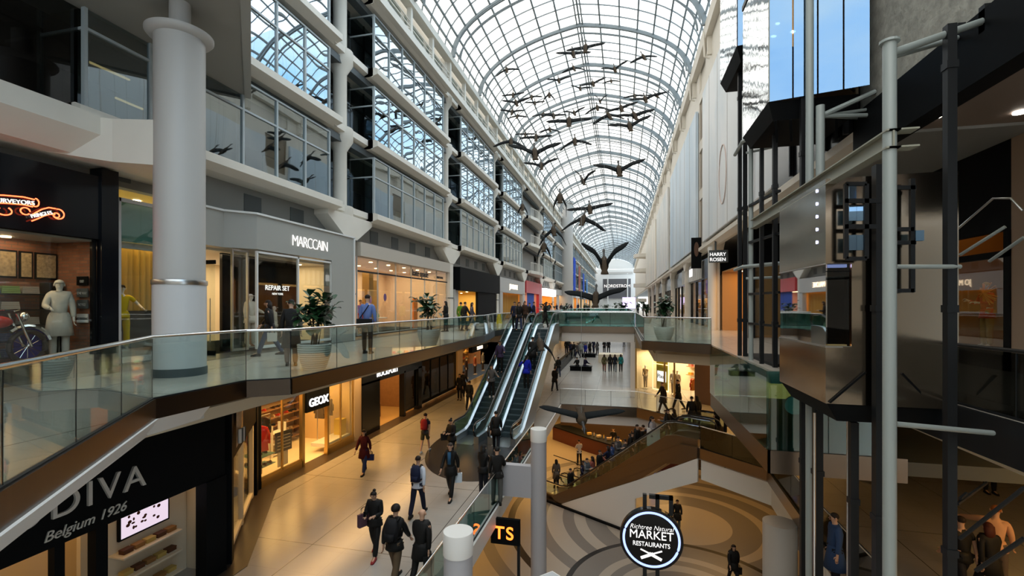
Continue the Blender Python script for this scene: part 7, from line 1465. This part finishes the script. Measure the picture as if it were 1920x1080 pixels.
def goose(label, px, py, span, dih=0, roll=0, bend=None, yaw=0, pitch=None, S=1.9, true_span=False, toward=False):
    a1 = R(dih); a2 = R(dih * (0.6 if dih > 0 else 1.35) if bend is None else bend)
    d = FPX * S * (1 if true_span else max(0.3, math.cos(a1))) / span
    p = at_d(px, py, d); zmax = zvault(p.x) - 1.6
    if p.z > zmax: d *= (zmax - EYE) / (p.z - EYE); p = at_d(px, py, d); S = span * d / FPX / (1 if true_span else max(0.3, math.cos(a1)))
    elev = math.atan2(p.z - EYE, p.y); pt = elev + R(24 if elev > 0.12 else 32) if pitch is None else R(pitch)
    r = thing('goose_sculpture', label, 'goose sculpture', p, 'flock of suspended goose sculptures')
    r.rotation_mode = 'XYZ'; r.rotation_euler = (Matrix.Rotation(R(yaw) + TH * 0.6 + (PI if toward else 0), 4, 'Z') @ Matrix.Rotation(R(-roll), 4, 'Y') @ Matrix.Rotation(pt, 4, 'X')).to_euler()
    r.scale = (S / 1.9,) * 3
    gpart('body', gmesh('goose_body', goose_body, 'goose_back'), r); nk = gpart('neck_and_head', gmesh('goose_neck', goose_neck, 'goose_neck'), r)
    def ck():
        b = nb(); [ellipsoid(b, (s * 0.028, 0.68, 0.05), (0.016, 0.03, 0.03), 8, 5) for s in (-1, 1)]; return b
    gpart('cheek_patch', gmesh('goose_cheek', ck, 'goose_white'), nk)
    k = (round(math.degrees(a1)), round(math.degrees(a2)))
    for s in (-1, 1): gpart('wing', gmesh('wing%d_%d_%d' % (s, *k), lambda s=s: wing_bm(s, (a1, a2)), 'goose_wing'), r)
    b = nb(); top = zvault(p.x) - 0.13
    tube(b, [p + Vector((0, 0, 0.05)), (p.x, p.y, max(top, p.z + 0.5))], 0.004, 4); me = bpy.data.meshes.new('wire'); b.to_mesh(me); b.free(); me.materials.append(M['wire']); me.transform(Matrix.Translation(-p))
    wo = bpy.data.objects.new('suspension_wire', me); C.objects.link(wo); wo.parent = r; wo.matrix_parent_inverse = (r.rotation_euler.to_matrix().to_4x4() @ Matrix.Diagonal((S / 1.9, S / 1.9, S / 1.9, 1))).inverted()
    return r
G = [
 (1098, 90, 72, 2, 3, 'wings level, topmost of the flock under the roof ridge'),
 (1075, 101, 65, 3, 2, 'wings level, just below and left of the topmost one'),
 (1207, 107, 52, -12, 12, 'tilted, alone at the upper right of the flock'),
 (950, 131, 46, -15, 12, 'alone at the upper left of the flock'),
 (1153, 130, 48, 25, 10, 'one wing raised high, right of the ridge below the topmost pair'),
 (1076, 128, 45, -15, 8, 'small, directly beneath the topmost pair'),
 (1048, 151, 45, 15, 6, 'small with raised wings, left of the ridge'),
 (1146, 152, 33, -10, 3, 'small, third row right of the ridge'),
 (1112, 157, 50, 10, 12, 'banking, just right of the ridge in the third row'),
 (1088, 166, 38, 15, -4, 'wings raised, left one of a touching pair at the ridge'),
 (1030, 178, 48, -48, 0, 'wings swept down, large dark one on the left half'),
 (962, 178, 43, 2, 5, 'wings level, far left of the middle band'),
 (997, 182, 40, -12, 8, 'small, between the far left one and the down-swept one'),
 (968, 193, 52, 18, 8, 'raised wings, lower left below the level one'),
 (1003, 193, 38, 5, 3, 'thin level wings under the small left pair'),
 (1190, 180, 42, -5, 4, 'left one of the tangled trio near the right wall'),
 (1210, 186, 58, 12, 8, 'middle and largest of the tangled trio on the right'),
 (1231, 179, 42, 10, 12, 'right one of the tangled trio near the right wall'),
 (1125, 190, 34, 58, 0, 'tiny pale one with wings held straight up'),
 (960, 210, 45, 10, -3, 'far left of the fourth row, wings a little raised'),
 (970, 218, 38, -10, 0, 'overlapping just under the far left fourth-row one'),
 (1018, 215, 42, -4, 0, 'flat small one left of centre in the fourth row'),
 (1038, 217, 48, 2, 2, 'flat one overlapping its left neighbour in the fourth row'),
 (1077, 212, 40, 24, 10, 'steeply tilted one above the broad-winged one'),
 (1120, 202, 48, -20, 6, 'drooping wings just right of the ridge in the fourth row'),
 (1165, 203, 62, 3, 12, 'long slanting wings right of the ridge'),
 (1142, 217, 62, -20, 10, 'arched dark wings, right of the broad-winged one'),
 (1190, 217, 72, 10, 8, 'wide wings under the right-hand trio'),
 (1067, 228, 84, 3, 1, 'broad level dark wings, largest at the centre'),
 (1181, 237, 76, 20, 8, 'large V-shaped wings, lowest on the right'),
 (1031, 243, 42, -15, 2, 'thin drooping wings left below the broad-winged one'),
 (985, 252, 38, 0, 0, 'faint level one near the left wall, upper of two'),
 (1005, 258, 62, 1, 2, 'long level wings near the left wall'),
 (1078, 265, 62, -22, 6, 'bowed wings hanging alone below the centre'),
 (958, 266, 66, -20, -3, 'thin bowed wings in front of the left facade top'),
 (1003, 288, 92, 26, 2, 'big dark V-shaped wings by the left facade'),
 (1015, 311, 62, 22, 6, 'half hidden below the big V-shaped one'),
 (1161, 320, 90, 24, 3, 'big dark V-shaped wings alone on the right half'),
 (1093, 340, 62, 62, 0, 'wings almost vertical, centre below the flock'),
 (980, 388, 60, -62, 0, 'wings hanging down in front of the left facade'),
 (1050, 371, 90, -66, 0, 'wings hanging down before the round tower'),
 (1106, 392, 84, 6, 6, 'slim level wings, upper of the overlapping pair at centre'),
 (1093, 412, 86, -28, -3, 'arched brown wings, lower of the overlapping pair at centre'),
 (1038, 433, 84, -46, 0, 'drooping dark wings beside the round tower'),
 (1020, 463, 84, -64, 0, 'wings folded downward beneath the drooping one'),
 (1133, 496, 125, 62, 0, 'wings raised in a tall narrow V over the far end'),
 (1117, 560, 108, 22, 3, 'large dark one with raised curved wings above the bridge glass'),
 (1013, 645, 110, -48, 0, 'big dark one with lowered wings over the escalators'),
 (1090, 782, 154, 14, 2, 'nearest and lowest, wings spread over the void'),
]
for i, (px, py, sp_, dih, roll, lb) in enumerate(G):
    steep = abs(dih) > 40
    goose('brown goose sculpture, ' + lb, px, py, sp_, dih, roll, None, (i * 37 % 21) - 10, S=1.9, true_span=steep, toward=(i == 48), pitch=(-12 if i == 48 else (20 if i == 47 else None)))
# ============================================================ PEOPLE
BK = (0.008, 0.008, 0.010); NV = (0.01, 0.015, 0.04); GY = (0.08, 0.08, 0.085)
def P3(label, px, py, rz, z=L2, **k):
    p = on_z(px, py, z); r, J = person(label, p, rz, **k); return r, J, p
def handpos(r, J, k):
    s = r.scale[0]; v = J[k + 'hd'] * s; c, s_ = math.cos(r.rotation_euler.z), math.sin(r.rotation_euler.z)
    return r.location + Vector((v.x * c - v.y * s_, v.x * s_ + v.y * c, v.z))
# middle level, foreground walkers
r, J, p = P3('person in dark red coat and blue jeans walking this way past the shoe shop', 683, 886, PI + 0.1, pose='walk', h=1.64, top=('coat', (0.06, 0.008, 0.012), 0.24), legs=('trousers', (0.02, 0.035, 0.11)), hair=('long', (0.015, 0.01, 0.008)), face=True)
h_ = handpos(r, J, 'l'); bag('small dark blue shopping bag in the hand of the person in the dark red coat', h_ - Vector((0, 0, 0.30)), 0.3, (0.02, 0.03, 0.12), 0.26, 0.22)
r, J, p = P3('person in dark t-shirt and olive shorts with a red backpack, seen from behind', 797, 848, 0.1, pose='walk2', h=1.68, top=('t_shirt', (0.02, 0.02, 0.03), 0.0), legs=('shorts', (0.06, 0.06, 0.035)), pack=(0.30, 0.02, 0.02), shoes=(0.6, 0.6, 0.6))
r, J, p = P3('person with topknot and open black jacket looking down beside the escalator foot', 847, 862, PI - 0.3, pose='phonewalk', h=1.68, top=('jacket', BK, 0.05), legs=('trousers', BK), hair=('bun', (0.01, 0.008, 0.008)), face=True)
h_ = handpos(r, J, 'r'); bag('black shoulder bag at the side of the person with the topknot', Vector((p.x - 0.30, p.y, L2 + 0.78)), 0.5, BK, 0.34, 0.26, kind='shoulder_bag', handle=0.1)
r, J, p = P3('person in long black jacket and blue shirt with a white bag, walking this way', 845, 932, PI + 0.05, pose='walk', h=1.82, top=('coat', BK, 0.14), legs=('trousers', BK), hair=('short', (0.05, 0.04, 0.035)), face=True)
part('shirt_front', 'walk_shirtfront', lambda: (lambda b: (box(b, -0.05, 0.05, 0.13, 0.158, 1.05, 1.42), b)[1])(nb()), cloth((0.03, 0.10, 0.20)), r)
h_ = handpos(r, J, 'l'); bag('white printed carrier bag held by the person in the long black jacket', h_ - Vector((0, 0, 0.36)), 0.4, (0.60, 0.66, 0.72), 0.24, 0.30, 0.12)
r, J, p = P3('person in white shirt with navy backpack and dark trousers, seen from behind', 783, 966, 0.05, pose='walk2', h=1.78, top=('shirt', (0.62, 0.66, 0.74), 0.03), legs=('trousers', (0.012, 0.014, 0.03)), pack=(0.010, 0.014, 0.04), skin=1)
r, J, p = P3('person in black top looking at a phone, mauve bag on shoulder, red-topped shoes', 703, 1042, PI + 0.1, pose='phonewalk', h=1.66, top=('jacket', BK, 0.05), legs=('trousers', BK), hair=('bun', (0.015, 0.01, 0.01)), shoes=(0.30, 0.03, 0.03), skin=0, face=True)
h_ = handpos(r, J, 'r'); b = nb(); box(b, h_.x - 0.035, h_.x + 0.035, h_.y - 0.02, h_.y - 0.01, h_.z, h_.z + 0.13); tag(obj('phone', b, 'black'), 'phone held by the person in black with the mauve bag', 'phone')
bag('mauve shoulder bag hanging at the side of the person with the phone', Vector((p.x - 0.30, p.y - 0.02, L2 + 0.72)), 1.1, (0.10, 0.05, 0.07), 0.32, 0.32, kind='shoulder_bag', handle=0.16)
r, J, p = P3('person with curly dark hair, black jacket, backpack and khaki trousers from behind', 740, 1096, 0.0, pose='walk', h=1.80, top=('jacket', BK, 0.05), legs=('trousers', (0.115, 0.078, 0.045)), hair=('curly', (0.012, 0.010, 0.010)), pack=(0.012, 0.012, 0.014))
r, J, p = P3('bald person in a black coat and trousers carrying a dark bag, from behind', 790, 1102, -0.05, pose='walk2', h=1.76, top=('coat', BK, 0.18), legs=('trousers', BK), hair=('bald', BK), skin=0)
h_ = handpos(r, J, 'r'); bag('black handbag in the hand of the bald person', h_ - Vector((0, 0, 0.36)), 0.3, BK, 0.24, 0.34, 0.12, kind='handbag')
P3('person in black standing behind the teal balustrade glass, left of two', 906, 932, -0.4, pose='cross', h=1.68, top=('jacket', BK, 0.04), hair=('long', BK))
P3('person in black jacket and grey trousers standing behind the glass, right of two', 932, 946, 0.3, pose='hold', h=1.78, top=('jacket', BK, 0.05), legs=('trousers', (0.10, 0.10, 0.095)), hair=('short', BK))
P3('dark-coated person stepping onto the right escalator', 930, 846, 0.2, pose='walk', h=1.75, top=('coat', BK, 0.15), hair=('short', BK))
P3('person in black far along the left walkway by the amber-lit shop', 869, 742, 0.1, pose='walk', h=1.72, top=('coat', BK, 0.2))
P3('second dark person close behind the one by the amber-lit shop', 880, 768, 0.1, pose='walk2', h=1.74, top=('jacket', BK, 0.08))
P3('dark figure before the mannequin windows past the black shoe shop', 862, 750, PI, pose='stand', h=1.7, top=('coat', BK, 0.2), hair=('long', BK))
# escalator riders
def rider(label, esc, t, q, rz, w0=L2, w1=0.0, n=None, **k):
    a, c = Vector((*esc[0], 0)), Vector((*esc[1], 0)); d = c - a; n = int((w1 - w0) / 0.2); i = int(t * n); tt = (i + 0.5) / n; s = Vector((d.y, -d.x, 0)).normalized(); p = a + d * tt + s * q; z = w0 + (w1 - w0) * (i + 1) / n
    return person(label, (p.x, p.y, z + 0.005), rz, **k)
EL = ((-6.85, 21.6), (-6.25, 29.2)); ER = ((-5.18, 21.6), (-4.72, 29.2))
rider('person in purple-grey shirt holding the rail on the left escalator', EL, 0.50, -0.1, PI, pose='rail', h=1.76, top=('jacket', (0.05, 0.035, 0.08), 0.04), legs=('trousers', BK), skin=1)
rider('person in grey hoodie riding lower on the left escalator', EL, 0.29, 0.0, PI + 0.3, pose='rail', h=1.66, top=('hoodie', (0.10, 0.095, 0.09), 0.05), legs=('trousers', BK), hair=('long', (0.03, 0.015, 0.01)), shoes=(0.5, 0.5, 0.5))
rider('person in a bright blue jacket riding up the right escalator', ER, 0.38, 0.05, 0.0, pose='hip', h=1.72, top=('jacket', (0.01, 0.02, 0.42), 0.1), legs=('trousers', BK), hair=('short', (0.03, 0.02, 0.015)))
rider('person in black standing above the bright blue jacket on the escalator', ER, 0.54, 0.05, 0.0, pose='stand', h=1.78, top=('coat', BK, 0.25), hair=('short', BK))
# upper level
r, J, p = P3('person in pale blue shirt with a black messenger bag, from behind, at the glass', 689, 663, 0.15, z=0.0, pose='stand', h=1.80, top=('shirt', (0.13, 0.20, 0.46), 0.04), legs=('trousers', BK), hair=('short', (0.02, 0.014, 0.01)), skin=0)
b = nb(); hexa(b, [(p.x - 0.22, p.y - 0.26, 0.80), (p.x + 0.25, p.y - 0.24, 0.80), (p.x + 0.25, p.y - 0.15, 0.80), (p.x - 0.22, p.y - 0.15, 0.80)], [(p.x - 0.22, p.y - 0.26, 1.08), (p.x + 0.25, p.y - 0.24, 1.08), (p.x + 0.25, p.y - 0.15, 1.08), (p.x - 0.22, p.y - 0.15, 1.08)]); bar(b, (p.x - 0.18, p.y - 0.16, 1.08), (p.x + 0.12, p.y - 0.13, 1.5), 0.045, 0.015); tag(obj('messenger_bag', b, cloth(BK)), 'black messenger bag slung across the pale blue shirt', 'bag')
r, J, p = P3('long-haired person in dark cardigan and jeans walking left before the boutique', 506, 667, PI / 2 + 0.5, z=0.0, pose='walk', h=1.68, top=('jacket', BK, 0.08), legs=('trousers', (0.03, 0.05, 0.10)), hair=('long', (0.015, 0.01, 0.008)))
h_ = handpos(r, J, 'l'); bag('pale paper bag carried by the long-haired person before the boutique', h_ - Vector((0, 0, 0.32)), 0.5, (0.6, 0.55, 0.48), 0.26, 0.26)
P3('person in a black coat hidden behind the big fig by the boutique', 546, 686, 0.6, z=0.0, pose='stand', h=1.62, top=('coat', BK, 0.4), legs=('trousers', (0.2, 0.13, 0.1)), hair=('short', BK))
P3('dark-jacketed person partly behind the second fig plant', 836, 622, PI / 2, z=0.0, pose='hold', h=1.7, top=('jacket', BK, 0.05), hair=('long', BK))
P3('person in green top in the trio by the yellow-lit shop', 864, 618, 0.3, z=0.0, pose='stand', h=1.66, top=('jacket', (0.10, 0.22, 0.02), 0.06), hair=('short', BK))
P3('person in black in the middle of the trio by the yellow-lit shop', 871, 620, -0.5, z=0.0, pose='walk', h=1.72, top=('jacket', BK, 0.06), hair=('short', BK))
P3('person in grey at the right of the trio by the yellow-lit shop', 884, 619, -1.2, z=0.0, pose='walk2', h=1.68, top=('jacket', (0.10, 0.09, 0.11), 0.08), legs=('trousers', (0.10, 0.10, 0.11)), hair=('long', (0.03, 0.02, 0.02)))
for i, (px, py, tp, lb, ps) in enumerate(((965, 618, NV, 'in a navy jacket at the left of the group', 'stand'), (973, 621, BK, 'in black with long hair at the front of the group', 'walk'), (984, 612, (0.05, 0.025, 0.015), 'in brown behind the front one of the group', 'stand'), (992, 611, BK, 'in black at the centre of the group', 'walk2'), (1001, 611, NV, 'in dark blue at the right of the group', 'stand'), (1022, 614, BK, 'in a black coat alone right of the group', 'phonewalk'))):
    P3('person ' + lb + ' at the escalator top', px, py, PI + i * 0.4, z=0.0, pose=ps, h=1.68 + 0.03 * (i % 3), top=('coat' if i in (3, 5) else 'jacket', tp, 0.2 if i in (3, 5) else 0.05), legs=('trousers', (0.02, 0.03, 0.07) if i == 1 else BK), hair=('long' if i in (1, 2, 5) else 'short', (0.03, 0.015, 0.01)))
rnd = random.Random(31)
far = [(1030, 592), (1044, 590), (1052, 588), (1062, 590), (1071, 588), (1084, 589), (1096, 588), (1104, 589), (1196, 590), (1206, 592), (1214, 589)]
for i, (px, py) in enumerate(far):
    P3('distant dark-dressed person on the upper level beyond the bridge, %s from the left' % ['first', 'second', 'third', 'fourth', 'fifth', 'sixth', 'seventh', 'eighth', 'ninth', 'tenth', 'eleventh'][i], px, py, rnd.uniform(0, 6), z=0.0, pose=rnd.choice(['walk', 'walk2', 'stand']), h=rnd.uniform(1.6, 1.85), top=('coat', rnd.choice([BK, NV, GY, (0.06, 0.03, 0.02)]), 0.2), hair=(rnd.choice(['short', 'long']), BK))
# middle level under the bridge
for i, (px, tp, lg, lb) in enumerate(((1133, (0.10, 0.09, 0.04), (0.25, 0.10, 0.07), 'in an olive top with an orange-red bag, leftmost of four walking abreast'), (1144, BK, (0.03, 0.04, 0.07), 'in black, second of four walking abreast'), (1153, (0.015, 0.02, 0.03), (0.10, 0.14, 0.16), 'in dark blue with pale jeans, third of four walking abreast'), (1164, (0.02, 0.22, 0.22), BK, 'in a turquoise top, rightmost of four walking abreast'))):
    P3('long-haired person ' + lb, px, 697, 0.0, pose=['walk', 'walk2', 'walk', 'walk2'][i], h=1.66, top=('jacket', tp, 0.08), legs=('trousers', lg), hair=('long', (0.04, 0.02, 0.015)))
for i, (px, py, rz, tp) in enumerate(((1077, 703, 0.4, BK), (1092, 702, -0.9, (0.02, 0.02, 0.05)))):
    p = on_z(px, py, L2); person('person sitting on the low dark bench in the bridge view, %s' % ['left, back turned', 'right, legs stretched out'][i], (p.x, 45.2 + 0.3 * i, L2 + 0.0), rz, 'sit', 1.72, 0, ('coat', tp, 0.02), ('trousers', NV), ('short', BK))
P3('dark person striding left of the benches', 1047, 706, 0.3, pose='walk', h=1.75, top=('jacket', BK, 0.06), legs=('trousers', (0.03, 0.04, 0.08)))
P3('dark person half hidden by the escalator side', 1040, 733, -0.2, pose='walk2', h=1.75, top=('coat', BK, 0.2))
crowd = [(1062, 664), (1070, 666), (1076, 668), (1083, 671), (1090, 666), (1098, 670), (1106, 668), (1113, 662), (1120, 666), (1133, 662), (1141, 662), (1066, 660), (1170, 650)]
for i, (px, py) in enumerate(crowd):
    P3('distant shopper in the crowd under the bridge, %s' % ['leftmost', 'second from left', 'third from left in dark clothes', 'fourth from left', 'with pale hair near the centre', 'in blue near the centre', 'beside the blue one', 'behind the bench group', 'right of the bench group', 'left of a close pair', 'right of a close pair', 'farthest back on the left', 'alone at the far right'][i], px, py, rnd.uniform(-1, 1) + (PI if i % 2 else 0), pose=rnd.choice(['walk', 'walk2', 'stand', 'hold']), h=rnd.uniform(1.6, 1.85), top=(rnd.choice(['jacket', 'coat']), [BK, NV, BK, GY, (0.3, 0.32, 0.3), (0.01, 0.02, 0.25), BK, NV, GY, BK, BK, BK, NV][i], 0.15), legs=('trousers', rnd.choice([BK, NV, GY])), hair=(rnd.choice(['short', 'long']), (0.02, 0.015, 0.01)))
P3('person in dark patterned coat walking before the lit boutique, left of two', 1243, 772, PI / 2 + 0.4, pose='walk', h=1.78, top=('coat', (0.03, 0.022, 0.02), 0.3), hair=('short', (0.1, 0.05, 0.03)))
P3('person in black walking before the lit boutique, right of two', 1272, 768, PI / 2 + 0.2, pose='walk2', h=1.82, top=('coat', BK, 0.2), hair=('short', BK))
# lowest level and its escalator
ES = ((e0.x + 0.9, e0.y - 0.55), (e1.x - 0.9, e1.y + 0.55)); ES2 = ((e0.x + 0.9 - sE.x * 1.7, e0.y - 0.55 - sE.y * 1.7), (e1.x - 0.9 - sE.x * 1.7, e1.y + 0.55 - sE.y * 1.7))
cols = [BK, NV, (0.10, 0.12, 0.14), (0.3, 0.1, 0.08), BK, (0.03, 0.06, 0.16), GY, BK, BK, NV, (0.35, 0.36, 0.40), BK]
wd = ['first', 'second', 'third', 'fourth', 'fifth', 'sixth', 'seventh', 'eighth', 'ninth', 'tenth', 'eleventh', 'twelfth', 'thirteenth', 'fourteenth']
for i in range(12):
    rider('rider on the crowded dark escalator, %s from its foot' % wd[i], ES, 0.03 + i * 0.079, 0.22 * (-1) ** i, math.atan2(-dE.x, dE.y), L1, L2, pose=['stand', 'hold', 'cross', 'rail'][i % 4], h=rnd.uniform(1.6, 1.85), top=(['jacket', 'coat', 'hoodie'][i % 3], cols[i], 0.1), legs=('trousers', [BK, NV, (0.12, 0.10, 0.06)][i % 3]), hair=(['short', 'long', 'short', 'bun'][i % 4], (0.02, 0.012, 0.01)))
for i in range(9):
    rider('rider on the escalator running behind the crowded one, %s from its foot' % wd[i], ES2, 0.06 + i * 0.1, 0.2 * (-1) ** i, math.atan2(-dE.x, dE.y) + PI, L1, L2, pose=['hold', 'stand', 'rail', 'cross'][i % 4], h=rnd.uniform(1.6, 1.85), top=(['coat', 'jacket'][i % 2], cols[(i * 5 + 3) % 12], 0.15), legs=('trousers', BK), hair=(['long', 'short'][i % 2], (0.02, 0.012, 0.01)))
P3('person in a white top raising a camera on the orange-lit lowest floor', 1086, 872, 0.5, z=L1, pose='hands', h=1.72, top=('shirt', (0.6, 0.58, 0.55), 0.04), legs=('trousers', BK))
P3('grey-coated person at the foot of the crowded escalator', 1043, 915, 0.4, z=L1, pose='stand', h=1.7, top=('coat', (0.12, 0.11, 0.10), 0.3), hair=('long', BK))
P3('dark person near the kiosk before the slim blue display', 1152, 890, 0.6, z=L1, pose='stand', h=1.75, top=('coat', BK, 0.2))
P3('person in white cap and shirt near the kiosk, left of two', 1188, 895, 0.6, z=L1, pose='stand', h=1.7, top=('shirt', (0.55, 0.56, 0.6), 0.05), hair=('cap', (0.02, 0.03, 0.12)), legs=('trousers', NV))
P3('person in white shirt near the kiosk, right of two', 1204, 890, -0.6, z=L1, pose='point', h=1.72, top=('shirt', (0.6, 0.6, 0.62), 0.05), legs=('trousers', (0.3, 0.25, 0.1)))
P3('shop assistant behind the red-brown kiosk counter, left', 1150, 845, PI, z=L1, pose='hold', h=1.7, top=('shirt', BK, 0.05)); P3('shop assistant behind the red-brown kiosk counter, right', 1185, 850, PI, z=L1, pose='hands', h=1.7, top=('shirt', NV, 0.05))
r, J, p = P3('long-haired person in black with a handbag walking on the ringed lowest floor', 1375, 1098, PI + 0.1, z=L1, pose='walk', h=1.66, top=('coat', BK, 0.16), hair=('long', (0.02, 0.012, 0.01)))
h_ = handpos(r, J, 'l'); bag('black handbag of the person on the ringed lowest floor', h_ - Vector((0, 0, 0.34)), 0.2, BK, 0.3, 0.26, kind='handbag')
P3('small dark figure behind the round sign on the lowest floor', 1270, 995, PI, z=L1, pose='stand', h=1.5, top=('coat', BK, 0.25), legs=('trousers', (0.10, 0.12, 0.10)), hair=('short', BK))
for i, (px, py) in enumerate(((1297, 808), (1307, 807), (1345, 812), (1360, 815))):
    P3('dark-haired person on the middle level behind the escalator head, %s' % wd[i] + ' from left', px, py, 0.5 * i, pose='stand', h=1.7, top=('jacket', BK, 0.1), hair=('long' if i % 2 else 'short', BK))
b = nb(); p = OE(6.3, 0.3, L2 + 0.2); box(b, p.x - 0.35, p.x + 0.25, p.y - 0.03, p.y + 0.03, L2 - 0.5, L2 + 0.35); tag(obj('white_poster_board', b, 'white'), 'white poster board leaning inside the dark escalator glass', 'poster')
# lower right corner
P3('person in peach shirt and cap striding with an arm out, lower right', 1868, 1105, -0.5, pose='point', h=1.8, top=('shirt', (0.62, 0.36, 0.22), 0.05), legs=('trousers', (0.10, 0.08, 0.07)), hair=('cap', (0.35, 0.12, 0.03)))
P3('person with reddish hair in a black coat walking, lower right', 1856, 1130, 0.1, pose='walk', h=1.7, top=('coat', BK, 0.2), hair=('long', (0.06, 0.015, 0.01)))
P3('dark-clothed person partly behind the black mast, lower right', 1805, 1120, 0.2, pose='walk2', h=1.74, top=('t_shirt', BK, 0.05), skin=0)
P3('dark silhouette standing at the lit shop, right background', 1856, 925, PI, pose='stand', h=1.75, top=('coat', BK, 0.2))
P3('person in a blue coat inside the lift shaft view, lower right centre', 1566, 1110, PI / 2, pose='stand', h=1.7, top=('coat', (0.03, 0.06, 0.14), 0.35))
# end
